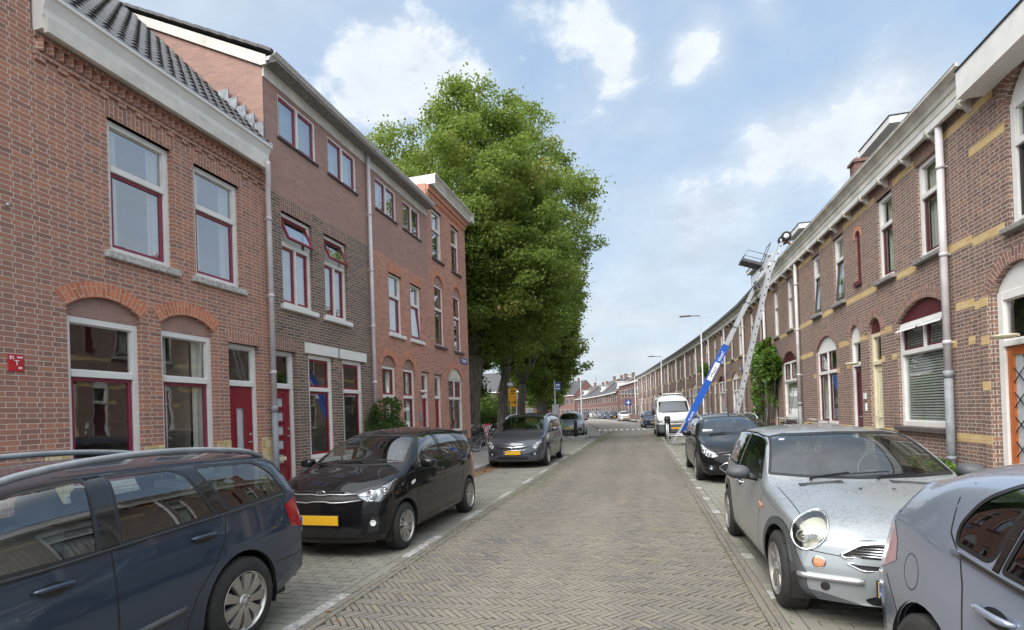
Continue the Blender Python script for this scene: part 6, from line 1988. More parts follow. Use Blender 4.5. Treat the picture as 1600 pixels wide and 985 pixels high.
def make_mpv(loc, label, group=None, paint='darkgrey', full=True):
    S = dict(L=4.66, W=1.884, fo=.95, wb=2.76, tyre=.335, lev=3,
        top=[(0,.74),(.10,.815),(.4,.93),(.8,1.03),(1.0,1.085),(1.35,1.28),(1.75,1.48),(2.0,1.575),(2.3,1.625),(2.9,1.655),(3.6,1.645),(4.2,1.59),(4.6,1.54)],
        belt=[(0,.66),(.4,.84),(.9,.96),(1.6,1.01),(3,1.06),(4.6,1.10)],
        wid=[(0,.80),(.35,.92),(.8,.98),(1.6,1.),(3.6,1.),(4.2,.96),(4.6,.88)],
        bottom=[(0,.22),(.5,.18),(4.2,.19),(4.6,.30)],
        st=[.03,.3,.65,.95,1.15,1.45,1.8,2.1,2.5,3.0,3.5,3.9,4.2,4.45],
        front=[(.15,.10),(.28,.01),(.45,.0),(.62,.02),(.72,.06),(.82,.14)], rear=[(.2,.12),(.34,.02),(.6,.0),(1.0,.06),(1.2,.14),(1.55,.34)],
        pbf=.34, pbr=.2, tumble=.34, sh=.045, crease={5:.4})
    c = Car(S, 'parked_car', label, 'car', loc, P_[paint], 0, group)
    c.glass_side(rounded([(1.42,1.06),(1.62,1.235),(1.68,1.235),(1.68,1.06)], .03), rim=.014)
    c.glass_side(rounded([(1.76,1.07),(1.76,1.30),(2.05,1.47),(2.30,1.53),(2.58,1.55),(2.58,1.08)], .04))
    c.glass_side(rounded([(2.68,1.085),(2.68,1.555),(3.42,1.55),(3.50,1.12)], .04))
    c.glass_side(rounded([(3.60,1.125),(3.53,1.545),(4.0,1.50),(4.22,1.20),(4.20,1.16)], .05))
    c.glass_end(rounded([(-.76,1.11),(-.4,1.10),(0,1.10),(.4,1.10),(.76,1.11),(.62,1.52),(0,1.56),(-.62,1.52)], .03), True, ylim=(.9,2.15))
    c.glass_end(rounded([(-.60,1.14),(.60,1.14),(.54,1.48),(-.54,1.48)], .05), False, 'carglass_dark', ylim=(3.9,4.7), name='rear_window')
    c.lamp([(.56,.62),(.66,.58),(.80,.64),(.98,.80),(1.10,.90),(.95,.885),(.74,.80),(.60,.71)], rad(35), bulbs=((.72,.69,.045,'chrome'),(.86,.77,.04,'chrome')), depth=.05)
    c.lamp([(.52,.42),(.62,.36),(.78,.44),(.70,.52),(.60,.52)], rad(20), 'fog_light', housing='black', depth=.04, bulbs=((.66,.43,.035,'chrome'),))
    c.lamp([(.62,.80),(.86,.80),(.86,1.1),(.70,1.08)], rad(25), 'tail_light', front=False, solid='redlens')
    c.panel(rounded([(-.34,.56),(.34,.56),(.50,.66),(.46,.69),(-.46,.69),(-.50,.66)], .02), (1,0,0), fsel_(.5), 'grille', 'black', off=-.008)
    c.panel(rounded([(-.48,.27),(.48,.27),(.44,.36),(-.44,.36)], .02), (1,0,0), fsel_(.5), 'lower_grille', 'black', off=-.008)
    outline(c, [(-.50,.67),(-.3,.645),(0,.63),(.3,.645),(.50,.67)], .017, 'chrome', 'grille_bar', off=.003)
    outline(c, [(-.36,.556),(-.2,.548),(0,.545),(.2,.548),(.36,.556),(.47,.61)], .006, 'chrome', 'grille_trim', off=.003)
    p, nn = c.front(0, .655, .02); m = MB(); m.tube([p+Vector((.055*math.cos(2*math.pi*k/24), -.005, .055*math.sin(2*math.pi*k/24))) for k in range(24)], .006, 6, closed=True)
    m.face([p+Vector(v) for v in ((-.075,-.012,.008),(-.01,-.012,.014),(.02,-.012,-.002),(-.045,-.012,-.002))][::-1]); m.face([p+Vector(v) for v in ((-.02,-.012,.004),(.045,-.012,.004),(.075,-.012,-.006),(.01,-.012,-.012))])
    c.add(m, 'bonnet_badge', MAT['chrome'], auto_uv=False)
    c.gaps(sides=[[(1.50,.27),(1.48,.7),(1.40,.98)],[(2.63,.25),(2.63,1.07)],[(3.58,1.11),(3.50,.85),(3.32,.6),(3.30,.3)],[(1.5,.26),(3.3,.26)]], tops=[[(.74,.95),(.72,.55),(.60,.22)]], fronts=[[(0,.735),(.5,.735)]])
    c.trim_side([(1.76,1.05),(2.6,1.075),(3.5,1.11),(4.2,1.15)], .008, 'chrome', 'waist_moulding')
    rails(c, .66, 1.95, 4.1, 'alu', lift=.05, r=.02)
    c.handle([(2.45,.93),(3.28,.97)])
    c.plate(.47, True); c.plate(.7, False)
    c.mirror(1.65, 1.08, P_[paint])
    c.wiper(-.55, 1.05, .1, 1.08); c.wiper(.15, 1.05, .65, 1.10)
    c.wheels(5, .05, 'alloy', style='double')
    c.cabin(dash=(1.35,1.05), seats=((.38,2.15),(-.38,2.15)), bench=3.05, floor=.42)
    c.under(); c.finish(); return c

def make_estate(loc, label, group=None):
    S = dict(L=4.47, W=1.84, fo=.87, wb=2.64, tyre=.32, lev=3,
        top=[(0,.67),(.10,.74),(.4,.865),(.8,.955),(1.05,1.01),(1.4,1.19),(1.75,1.36),(2.0,1.43),(2.4,1.475),(3.0,1.48),(3.6,1.45),(4.1,1.39),(4.5,1.34)],
        belt=[(0,.60),(.4,.76),(.9,.88),(1.6,.93),(3,.97),(4.5,1.0)],
        wid=[(0,.82),(.35,.93),(.8,.985),(1.6,1.),(3.4,1.),(4.0,.97),(4.5,.90)],
        bottom=[(0,.20),(.5,.17),(4.0,.18),(4.5,.28)],
        st=[.03,.3,.65,.95,1.12,1.4,1.7,2.0,2.4,2.9,3.4,3.8,4.05,4.3],
        front=[(.15,.10),(.26,.01),(.42,.0),(.58,.02),(.68,.05),(.78,.13)], rear=[(.2,.12),(.34,.02),(.6,.0),(.95,.06),(1.15,.14),(1.35,.30)],
        pbf=.30, pbr=.18, tumble=.38, sh=.045, crease={5:.4})
    c = Car(S, 'parked_car', label, 'car', loc, P_['black'], 0, group)
    c.glass_side(rounded([(1.55,.975),(1.95,1.24),(2.20,1.365),(2.48,1.385),(2.48,.98)], .03))
    c.glass_side(rounded([(2.57,.985),(2.57,1.39),(3.22,1.385),(3.36,1.01)], .03))
    c.glass_side(rounded([(3.44,1.01),(3.32,1.38),(3.85,1.345),(4.08,1.06),(4.06,1.03)], .04))
    c.glass_end(rounded([(-.72,1.035),(-.4,1.02),(0,1.015),(.4,1.02),(.72,1.035),(.58,1.37),(0,1.41),(-.58,1.37)], .03), True, ylim=(.9,2.1))
    c.glass_end(rounded([(-.58,1.02),(.58,1.02),(.52,1.30),(-.52,1.30)], .05), False, 'carglass_dark', ylim=(3.9,4.5), name='rear_window')
    c.lamp([(.48,.60),(.58,.56),(.80,.60),(.98,.72),(1.10,.86),(.98,.845),(.76,.76),(.52,.665)], rad(35), bulbs=((.66,.625,.042,'chrome'),(.80,.69,.048,'chrome')), depth=.05)
    c.lamp([(.50,.33),(.64,.30),(.82,.36),(.86,.40),(.62,.40)], rad(25), 'fog_light', housing='black', depth=.04, bulbs=((.66,.35,.036,'chrome'),))
    c.lamp([(.60,.66),(.84,.66),(.84,.98),(.68,.96)], rad(25), 'tail_light', front=False, solid='redlens')
    c.panel(rounded([(-.36,.555),(.36,.555),(.42,.60),(-.42,.60)], .012), (1,0,0), fsel_(.5), 'grille', 'black', off=-.008)
    outline(c, [(-.44,.615),(-.2,.622),(0,.624),(.2,.622),(.44,.615)], .016, 'chrome', 'grille_bar', off=.003)
    tr = rounded([(-.36,.24),(.36,.24),(.52,.36),(.38,.455),(-.38,.455),(-.52,.36)], .05)
    c.panel(tr, (1,0,0), fsel_(.5), 'lower_grille', 'black', off=-.01)
    outline(c, tr, .011, 'chrome', 'grille_surround', closed=True)
    c.gaps(sides=[[(1.42,.25),(1.40,.6),(1.34,.92)],[(2.525,.24),(2.53,.97)],[(3.40,1.0),(3.34,.8),(3.12,.55),(3.05,.3)],[(1.42,.24),(3.05,.25)]], tops=[[(.72,.95),(.68,.55),(.52,.22)]], fronts=[[(0,.655),(.45,.65)]])
    rails(c, .64, 1.95, 4.0, 'alu', lift=.06, r=.018)
    c.handle([(2.35,.84),(3.15,.87)])
    c.plate(.37, True, mat='plate', off=.022); c.plate(.62, False)
    c.mirror(1.62, 1.0, P_['black'])
    m = MB(); q, nn = c.top(0, 2.02); m.tube([q, q+Vector((0,.02,.03)), q+Vector((0,.09,.17))], [.015,.01,.003], 6); c.add(m, 'aerial', MAT['black'])
    c.wiper(-.55, 1.07, .1, 1.10); c.wiper(.12, 1.07, .64, 1.12)
    c.wheels(5, .05, 'alloy', style='double')
    c.cabin(dash=(1.30,.98), seats=((.36,2.0),(-.36,2.0)), bench=2.9)
    m = MB(); h, nn = c.hit_dir((-.58,-1,1.09),(0,1,0)); m.box(h.x-.11,h.x+.11,h.y+.02,h.y+.022,h.z-.02,h.z+.03) if h is not None else None; c.add(m, 'dashboard_card', MAT['signwhite'])
    c.under(); c.finish(); return c

def make_astra(loc, label, group=None):
    S = dict(L=4.25, W=1.753, fo=.88, wb=2.614, tyre=.318, lev=3,
        top=[(0,.66),(.10,.73),(.4,.84),(.9,.94),(1.1,1.0),(1.45,1.19),(1.8,1.36),(2.05,1.425),(2.4,1.455),(2.9,1.445),(3.35,1.405),(3.65,1.355),(3.9,1.30),(4.2,1.27)],
        belt=[(0,.58),(.5,.76),(1.1,.87),(2,.915),(3,.965),(3.6,1.0),(4.25,1.0)],
        wid=[(0,.82),(.35,.93),(.8,.985),(1.6,1.),(3.1,1.),(3.7,.965),(4.25,.86)],
        bottom=[(0,.20),(.5,.17),(3.7,.18),(4.2,.28)],
        st=[.03,.3,.7,1.0,1.15,1.45,1.75,2.05,2.4,2.8,3.15,3.4,3.58,4.0],
        front=[(.15,.1),(.3,.0),(.5,.0),(.65,.05),(.8,.15)], rear=[(.2,.14),(.34,.02),(.55,.0),(.72,.02),(.95,.09),(1.02,.14),(1.12,.26),(1.3,.44)],
        pbf=.3, pbr=.20, tumble=.40, sh=.05, crease={5:.5})
    c = Car(S, 'parked_car', label, 'car', loc, P_['silverblue'], 0, group)
    c.glass_side(rounded([(1.55,.965),(1.95,1.22),(2.15,1.32),(2.36,1.35),(2.36,.96)], .03))
    c.glass_side(rounded([(2.46,.965),(2.46,1.355),(2.93,1.34),(3.00,.99)], .03), rim=.02, mat='carglass')
    c.glass_side(rounded([(3.045,1.0),(2.975,1.338),(3.10,1.32),(3.25,1.23),(3.33,1.10),(3.31,1.02)], .06), rim=.02, mat='carglass')
    c.glass_end(rounded([(-.66,1.03),(0,1.0),(.66,1.03),(.54,1.35),(0,1.39),(-.54,1.35)], .03), True, ylim=(1.0,2.2))
    c.glass_end(rounded([(-.55,1.06),(.55,1.06),(.48,1.30),(-.48,1.30)], .05), False, 'carglass_dark', ylim=(3.3,4.3), name='rear_window')
    c.lamp([(.45,.58),(.9,.62),(1.02,.75),(.5,.70)], rad(35), depth=.05)
    c.lamp([(.60,.70),(.80,.72),(.885,.80),(.86,.90),(.80,.985),(.66,.97),(.60,.85)], rad(28), 'tail_light', front=False, solid='pinklens')
    c.panel([(3.8,.42),(4.3,.42),(4.3,.66),(4.0,.64),(3.84,.55)], (0,1,0), lambda f, sx=1: f.calc_center_median().y > 3.75, 'rear_bumper', 'greyplastic', off=.0) if False else None
    c.gaps(sides=[[(1.42,.25),(1.40,.6),(1.34,.92)],[(2.41,.24),(2.41,.95)],[(3.36,1.34),(3.40,1.20),(3.36,1.06),(3.24,.98),(3.20,.88),(3.16,.62),(3.08,.44),(3.06,.28)],[(1.42,.24),(3.06,.25)],[(3.82,.30),(3.84,.55),(3.98,.70)]], rears=[[(0,.60),(.7,.62)]])
    m = MB()
    for sx in (1,-1):
        P = [c.hit_side(3.66+.085*math.cos(2*math.pi*k/28), .80+.085*math.sin(2*math.pi*k/28), sx, .001) for k in range(28)]
        for i in range(28):
            (a, na), (b_, nb) = P[i], P[(i+1) % 28]; t = (b_-a).normalized(); u = t.cross(na).normalized()*.0022; m.face([a-u, a+u, b_+u, b_-u])
    c.add(m, 'fuel_flap', MAT['black'], auto_uv=False)
    c.trim_side([(1.55,.945),(2.4,.945),(2.9,.965),(3.30,.995)], .009, 'blackgloss', 'waist_moulding'); c.trim_side([(1.55,.957),(2.4,.957),(2.9,.977),(3.30,1.007)], .004, 'chrome', 'waist_chrome', off=.008)
    c.panel(rounded([(3.005,.985),(2.935,1.345),(2.97,1.345),(3.04,.985)], .004), (0,1,0), lambda f, sx=1: abs(f.normal.x) > .3, 'window_divider', 'blackgloss', off=.004)
    c.handle([(2.98,.84),(2.2,.82)])
    c.plate(.62, False); c.plate(.42, True)
    c.mirror(1.62, .98, P_['silverblue'])
    c.wheels(7, .05, 'alloy')
    c.cabin(dash=(1.35,.95), seats=((.36,2.0),(-.36,2.0)), bench=2.85)
    c.under(); c.finish(); return c

def make_suv(loc, label, group=None, paint='midgrey'):
    S = dict(L=4.70, W=1.90, fo=.90, wb=2.95, tyre=.36, lev=3,
        top=[(0,.80),(.12,.87),(.5,.96),(1.0,1.05),(1.2,1.10),(1.6,1.32),(2.0,1.50),(2.4,1.58),(3.0,1.60),(3.6,1.56),(4.1,1.46),(4.6,1.35)],
        belt=[(0,.72),(.5,.88),(1.1,.98),(2,1.02),(3,1.06),(4.6,1.12)],
        wid=[(0,.82),(.35,.93),(.8,.985),(1.6,1.),(3.6,1.),(4.2,.97),(4.7,.90)],
        bottom=[(0,.24),(.5,.20),(4.2,.21),(4.7,.32)],
        st=[.03,.3,.7,1.05,1.25,1.6,1.95,2.3,2.7,3.2,3.7,4.0,4.2,4.5],
        front=[(.2,.08),(.3,.0),(.5,.0),(.7,.02),(.8,.06),(.9,.15)], rear=[(.2,.12),(.4,.02),(.7,.0),(1.0,.05),(1.2,.14),(1.4,.35)],
        pbf=.28, pbr=.2, tumble=.38, sh=.05, crease={5:.5})
    c = Car(S, 'parked_car', label, 'car', loc, P_[paint], 0, group)
    c.glass_side(rounded([(1.68,1.06),(2.1,1.34),(2.35,1.45),(2.62,1.48),(2.62,1.06)], .03))
    c.glass_side(rounded([(2.72,1.07),(2.72,1.485),(3.4,1.46),(3.75,1.35),(3.85,1.15)], .04))
    c.glass_end(rounded([(-.76,1.12),(0,1.11),(.76,1.12),(.60,1.48),(0,1.52),(-.60,1.48)], .03), True, 'carglass_dark', ylim=(1.0,2.5))
    c.glass_end(rounded([(-.6,1.12),(.6,1.12),(.5,1.34),(-.5,1.34)], .05), False, 'carglass_dark', ylim=(3.9,4.7), name='rear_window')
    c.lamp([(.50,.74),(.9,.73),(1.12,.80),(1.12,.84),(.9,.81),(.50,.79)], rad(35), bulbs=((.72,.76,.025,'chrome'),), depth=.04)
    c.panel([(-.62,.30),(.62,.30),(.5,.50),(-.5,.50)], (1,0,0), fsel_(.5), 'lower_grille', 'black', off=-.008)
    c.panel([(.52,.42),(.80,.36),(.82,.56),(.62,.60)], (1,0,0), lambda f, sx: f.normal.y < -.1 and f.calc_center_median().x*sx > .1 and f.calc_center_median().y < .7, 'air_duct', 'black', off=-.004, both=True)
    c.gaps(sides=[[(1.62,.3),(1.6,1.0)],[(2.67,.28),(2.67,1.05)],[(3.75,1.1),(3.55,.7),(3.4,.35)]], tops=[[(.76,1.0),(.72,.55),(.60,.2)]], fronts=[[(0,.80),(.6,.79)]])
    c.plate(.58, True); c.mirror(1.8, 1.08, P_['black']); c.handle([(2.5,.93),(3.4,.96)])
    c.wheels(5, .05, 'alloy', style='double')
    c.cabin(dash=(1.45,1.05), seats=((.38,2.3),(-.38,2.3)), bench=3.2, floor=.42)
    c.under(); c.finish(); return c

def make_van(loc, label, group=None):
    S = dict(L=5.40, W=2.05, fo=.92, wb=3.45, tyre=.34, lev=3,
        top=[(0,1.06),(.08,1.12),(.45,1.26),(.70,1.36),(.95,1.68),(1.25,2.03),(1.40,2.16),(1.65,2.34),(2.0,2.46),(2.5,2.50),(5.4,2.50)],
        belt=[(0,.90),(.45,1.12),(.8,1.22),(1.4,1.25),(5.4,1.3)],
        wid=[(0,.86),(.35,.95),(.8,.99),(1.6,1.),(4.8,1.),(5.4,.97)],
        bottom=[(0,.28),(.5,.22),(4.8,.25),(5.4,.35)],
        st=[.03,.28,.55,.74,.95,1.2,1.42,1.7,2.05,2.6,3.4,4.3,4.9,5.15,5.30],
        front=[(.2,.06),(.3,.0),(.55,.0),(.66,.03),(.9,.06),(1.1,.12),(1.2,.18)], rear=[(.2,.05),(.4,.0),(2.5,.06)],
        pbf=.22, pbr=.05, tumble=.10, sh=.02, crown=.12, crease={5:.2})
    c = Car(S, 'parked_van', label, 'van', loc, P_['white'], 0, group)
    c.glass_side(rounded([(.98,1.32),(1.18,1.66),(1.45,1.93),(1.95,1.95),(1.95,1.30)], .04))
    c.glass_end(rounded([(-.86,1.42),(-.5,1.40),(0,1.39),(.5,1.40),(.86,1.42),(.80,2.06),(0,2.09),(-.80,2.06)], .05), True, ylim=(.5,1.5), rim=.03)
    c.lamp([(.62,.80),(.92,.80),(1.08,.92),(1.02,.98),(.66,.92)], rad(25), bulbs=((.80,.86,.06,'chrome'),), depth=.05)
    c.panel([(-1.2,.1),(1.2,.1),(1.2,.74),(.5,.72),(-.5,.72),(-1.2,.74)], (1,0,0), lambda f, sx=1: f.calc_center_median().y < .50 and f.normal.z > -.9, 'front_bumper', 'greyplastic', off=.012)
    c.panel([(-.52,.78),(.52,.78),(.56,.92),(-.56,.92)], (1,0,0), fsel_(.5), 'grille', 'black', off=-.006)
    outline(c, [(-.5,.85),(0,.85),(.5,.85)], .02, 'white', 'grille_bar', off=.002)
    p, nn = c.front(0, .855, .03); m = MB()
    for dz in (0,.05): m.tube([p+Vector((-.07,0,-.03+dz)), p+Vector((0,0,.03+dz)), p+Vector((.07,0,-.03+dz))], .010, 6)
    c.add(m, 'bonnet_badge', MAT['chrome'])
    c.gaps(sides=[[(.9,.4),(.88,1.2)],[(2.1,.35),(2.1,2.0)],[(3.2,.35),(3.2,2.0)]], fronts=[[(0,.95),(.7,1.0)]])
    c.plate(.50, True, off=.03)
    for sx in (1,-1): pass
    c.mirror(1.10, 1.42, MAT['black'], w=.18, h=.36, d=.12)
    c.wiper(-.6, .72, .2, .78); c.wiper(.1, .72, .75, .8)
    c.wheels(6, .05, 'satin', style='wide')
    c.cabin(dash=(1.0,1.35), seats=((.5,1.75),(-.5,1.75)), bench=None, floor=.72)
    m = MB(); m.box(-.95,.95,2.3,2.34,.5,2.2); c.add(m, 'bulkhead', MAT['cabin'])
    m = MB(); m.box(-.5,.6,2.2,3.4,2.5,2.56,0,.02); c.add(m, 'roof_hatch', MAT['white'])
    c.under(); c.finish(); return c
# ------------------------------------------------------------------ parked vehicles (all face the camera)
make_wagon((-3.77, -.25, 0), 'dark blue grey estate car with roof rails, nearest car on the left')
kia = make_hatch((-3.70, 5.33, 0), 'small glossy black hatchback with yellow plate behind the blue estate')
kia.root.rotation_euler = (0, 0, rad(-.6))
z = make_mpv((-3.80, 15.0, 0), 'dark grey people carrier with silver roof rails beside the bicycles')
ev = make_suv((-4.62, 33.4, 0), 'grey electric crossover parked behind the dark bollard')
ev.root.rotation_euler = (0, 0, rad(3))
mn = make_mini((1.84, 4.07, 0), 'small silver car with oval headlights and a dirty bonnet')
a = make_astra((2.06, -.72, 0), 'silver blue hatchback cut off at the lower right corner')
f = make_estate((2.03, 11.62, 0), 'black estate car with roof rails parked behind the silver car')
v = make_van((1.78, 31.2, 0), 'white high roof van parked beyond the furniture lift')
v.root.rotation_euler = (0, 0, rad(1))
def clone(car, loc, rz, label, paint, base, group=None, name=None):
    c = copy_tree(car.root, None, {base.name: paint, 'car_glass': MAT['carglass_dark']})
    c.location = loc; c.rotation_euler = (0, 0, rz); tag(c, label, 'car', group)
    if name: c.name = name
    return c
clone(z, (-6.6, 50.5, 0), rad(8), 'white people carrier parked behind the grey crossover', P_['white'], P_['darkgrey'])
clone(kia, (.90, 47.0, 0), rad(6), 'dark blue small car parked behind the white van', P_['darkblue'], P_['black'])
clone(kia, (-2.5, 78.0, 0), rad(8), 'white small car in the middle of the far street', P_['white'], P_['black'])
R = random.Random(4)
PC = ['black','darkblue','midgrey','silver','white','black','darkgrey','black']
Lb = ['first (nearest)', 'second', 'third', 'fourth', 'fifth', 'sixth', 'seventh']
cars_far = [(-5.0,97),(-8.6,112),(-13.2,131),(-20,152)]
src = [(kia,P_['black']),(f,P_['black']),(ev,P_['midgrey']),(f,P_['black']),(kia,P_['black']),(ev,P_['midgrey']),(kia,P_['black'])]
for i in range(7):
    d0 = i*6.2
    p, t = along(cars_far, d0)
    s_, b_ = src[i]
    clone(s_, (p.x, p.y, 0), math.atan2(-t.x, t.y), Lb[i]+' car of the distant parked row before the gabled houses', P_[PC[i]], b_, 'distant row of parked cars')
# ------------------------------------------------------------------ trees and plants
def M_leaf(name, stops, trans=.48):
    m, nt, out = new_mat(name); n = N(nt)
    at = n.add('ShaderNodeAttribute', attribute_name='tone')
    c = n.ramp(at.outputs['Fac'], stops)
    d = n.add('ShaderNodeBsdfPrincipled'); n.set(d, 'Base Color', c); n.set(d, 'Roughness', .55); n.set(d, 'Specular IOR Level', .35)
    t = n.add('ShaderNodeBsdfTranslucent'); n.set(t, 0, n.mix(.5, c, (.25,.32,.03,1)))
    mx = n.add('ShaderNodeMixShader'); n.set(mx, 0, trans); n.set(mx, 1, d.outputs[0]); n.set(mx, 2, t.outputs[0])
    nt.links.new(mx.outputs[0], out.inputs[0])
    return m
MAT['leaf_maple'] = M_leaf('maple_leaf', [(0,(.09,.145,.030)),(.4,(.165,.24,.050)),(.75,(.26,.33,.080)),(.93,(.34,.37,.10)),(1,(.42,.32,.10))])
MAT['leaf_bush'] = M_leaf('bush_leaf', [(0,(.018,.045,.012)),(.6,(.04,.09,.022)),(.93,(.08,.14,.03)),(1,(.25,.16,.05))], .25)
MAT['leaf_vine'] = M_leaf('vine_leaf', [(0,(.05,.11,.02)),(.6,(.11,.21,.035)),(1,(.19,.30,.06))], .3)
MAT['leaf_far'] = M_leaf('far_leaf', [(0,(.05,.09,.02)),(.6,(.10,.15,.035)),(1,(.2,.21,.05))], .3)
def M_bark():
    m, nt, out = new_mat('bark'); n = N(nt); p = n.objc()
    mp = n.add('ShaderNodeMapping'); n.set(mp, 'Vector', p); n.set(mp, 'Scale', (1,1,.25))
    f = n.noise(mp.outputs[0], 9., 7, .7)
    c = n.ramp(f, [(.3,(.045,.038,.03)),(.55,(.13,.11,.09)),(.75,(.22,.19,.155))])
    n.bsdf(out, Base_Color=c, Roughness=.95, Normal=n.bump(f, .9, .04))
    return m
MAT['bark'] = M_bark()
def leaf_mesh(name, pts, size, seed, mat, parent, tones=None, droop=.3, aspect=.8):
    """pts: Nx3 leaf positions; every leaf is a folded pair of small faces"""
    rg = np.random.default_rng(seed); n = len(pts)
    sz = size*rg.uniform(.6, 1.25, n)
    d = rg.normal(size=(n,3)); d[:,2] = d[:,2]*.5-droop; d /= np.linalg.norm(d, axis=1)[:,None]
    q = rg.normal(size=(n,3)); s = np.cross(d, q); s /= np.linalg.norm(s, axis=1)[:,None]
    nn = np.cross(d, s)
    a = pts; tip = pts+d*sz[:,None]; mid = pts+d*(sz*.5)[:,None]
    l = mid+s*(sz*aspect*.5)[:,None]+nn*(sz*.14)[:,None]; r = mid-s*(sz*aspect*.5)[:,None]+nn*(sz*.14)[:,None]
    V = np.empty((n*4,3), dtype=np.float32); V[0::4] = a; V[1::4] = r; V[2::4] = tip; V[3::4] = l
    me = bpy.data.meshes.new(name)
    me.vertices.add(n*4); me.vertices.foreach_set('co', V.ravel())
    me.loops.add(n*6); me.polygons.add(n*2)
    b = np.arange(n)*4
    li = np.stack([b, b+1, b+2, b, b+2, b+3], axis=1).ravel().astype(np.int32)
    me.loops.foreach_set('vertex_index', li)
    me.polygons.foreach_set('loop_start', (np.arange(n*2)*3).astype(np.int32))
    me.polygons.foreach_set('loop_total', np.full(n*2, 3, dtype=np.int32))
    at = me.attributes.new('tone', 'FLOAT', 'FACE')
    t = np.clip((tones if tones is not None else .5)+rg.normal(0, .13, n), 0, 1)
    at.data.foreach_set('value', np.repeat(t, 2).astype(np.float32))
    me.materials.append(mat); me.update(); me.validate()
    o = bpy.data.objects.new(name, me); link(o, parent)
    return o
def branch_path(R, p0, d, L, n=5, curl=.18, up=.05):
    P = [Vector(p0)]; d = Vector(d).normalized()
    for k in range(n):
        d = (d+Vector((R.gauss(0,curl), R.gauss(0,curl), R.gauss(0,curl)+up))).normalized()
        P.append(P[-1]+d*(L/n))
    return P
def tree(loc, h, cr, trunk_r, seed, label, nl=60000, leaf=.17, fork=3.2, base=2.6, mat='leaf_maple', group=None, squash=(1,1), name='tree', lean=(0,0), twist=.5, yell=.02):
    R = random.Random(seed); rg = np.random.default_rng(seed)
    root = empty(name, loc, 0, label, 'tree', group)
    mb = MB()
    tp = [Vector((0,0,-.1)), Vector((lean[0]*.3, lean[1]*.3, fork*.5)), Vector((lean[0], lean[1], fork))]
    mb.tube([tp[0], tp[0]+Vector((0,0,.35)), tp[1], tp[2]], [trunk_r*1.5, trunk_r*1.12, trunk_r, trunk_r*.92], 14)
    tips = []
    def outside(p): return math.hypot((p.x-lean[0])/cr, (p.y-lean[1])/cr)**2+((p.z-(base+(h-base)*.5))/((h-base)*.5))**2 > .72
    cz = base+(h-base)*.52; rz = (h-base)*.52
    nmain = R.choice([3,4])
    for i in range(nmain):
        az = 2*math.pi*i/nmain+R.uniform(-.4,.4)+twist
        tilt = R.uniform(.35,.6)
        d = (math.cos(az)*tilt, math.sin(az)*tilt, 1)
        L = (h-fork)*R.uniform(.62,.8)
        P = branch_path(R, tp[2], d, L, 6, .12, .08)
        r0 = trunk_r*.55; rs = [r0*(1-.8*k/6) for k in range(7)]
        mb.tube(P, rs, 9)
        for k in range(2, 7):
            for _ in range(3):
                az2 = R.uniform(0, 2*math.pi)
                d2 = Vector((math.cos(az2), math.sin(az2), R.uniform(-.1,.7)))
                L2 = cr*R.uniform(.45,.9)
                Q = branch_path(R, P[k], d2, L2, 4, .2, .02)
                if outside(Q[-1]): continue
                mb.tube(Q, [rs[k]*.55, rs[k]*.4, rs[k]*.28, rs[k]*.18, .012], 6)
                for q in Q[1:]:
                    for _ in range(2):
                        T = branch_path(R, q, (R.gauss(0,1), R.gauss(0,1), R.uniform(-.3,.6)), cr*R.uniform(.15,.32), 3, .3)
                        if outside(T[-1]): continue
                        mb.tube(T, [.03,.02,.014,.006], 4); tips += T[1:]
    mb.build('trunk', MAT['bark'], root, auto_uv=False)
    # crown: clumps on an uneven envelope and on the branch tips
    ph = rg.uniform(0, 6.28, 8)
    def env(az, el):
        return 1+.08*math.sin(2*az+ph[0])*math.cos(el)+.08*math.sin(3*az+ph[1]+2*el)+.07*math.sin(5*az+ph[2]-3*el)+.07*math.sin(7*el+ph[3])
    cl = []
    ncl = int(520)
    for i in range(ncl):
        az = rg.uniform(0, 2*math.pi); sz_ = rg.uniform(-1, 1); el = math.asin(sz_)
        rr = env(az, el)*rg.uniform(.62, 1.0)
        sq = 1 if sz_ > 0 else .85
        cl.append((lean[0]+math.cos(az)*math.cos(el)*cr*rr*squash[0], lean[1]+math.sin(az)*math.cos(el)*cr*rr*squash[1], cz+sz_*rz*rr*sq, rg.uniform(.45,.95)))
    for t in tips[::2]: cl.append((t.x, t.y, t.z, rg.uniform(.35,.7)))
    C = np.array(cl); w = C[:,3]**2.2; w /= w.sum()
    pick = rg.choice(len(C), nl, p=w)
    u = rg.normal(size=(nl,3)); u /= np.linalg.norm(u, axis=1)[:,None]
    rad_ = (rg.uniform(0,1,nl)**.5)*C[pick,3]*np.where(rg.uniform(0,1,nl) < .16, rg.uniform(1.1,1.9,nl), 1.)
    pts = C[pick,:3]+u*rad_[:,None]*np.array([1,1,.55])
    ctone = rg.normal(.42, .14, len(C)); ctone[rg.uniform(0,1,len(C)) < yell] = .93
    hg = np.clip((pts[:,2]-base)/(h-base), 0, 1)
    tones = ctone[pick]+.16*(hg-.4)  # leaf colour lightens with height: the lit upper crown is painted in
    keep = pts[:,2] > base*.72
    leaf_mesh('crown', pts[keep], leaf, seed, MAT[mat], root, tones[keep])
    return root
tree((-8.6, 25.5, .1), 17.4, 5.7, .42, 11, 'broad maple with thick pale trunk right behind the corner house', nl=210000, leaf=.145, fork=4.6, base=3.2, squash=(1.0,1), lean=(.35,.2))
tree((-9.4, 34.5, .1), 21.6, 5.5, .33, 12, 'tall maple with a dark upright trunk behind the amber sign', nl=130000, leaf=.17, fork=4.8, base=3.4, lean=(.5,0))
tree((-9.9, 42.5, .1), 20.5, 5.3, .34, 13, 'tall maple whose trunk forks low above the people carrier', nl=130000, leaf=.185, fork=4.0, base=3.9, lean=(.3,-.2), twist=1.2)
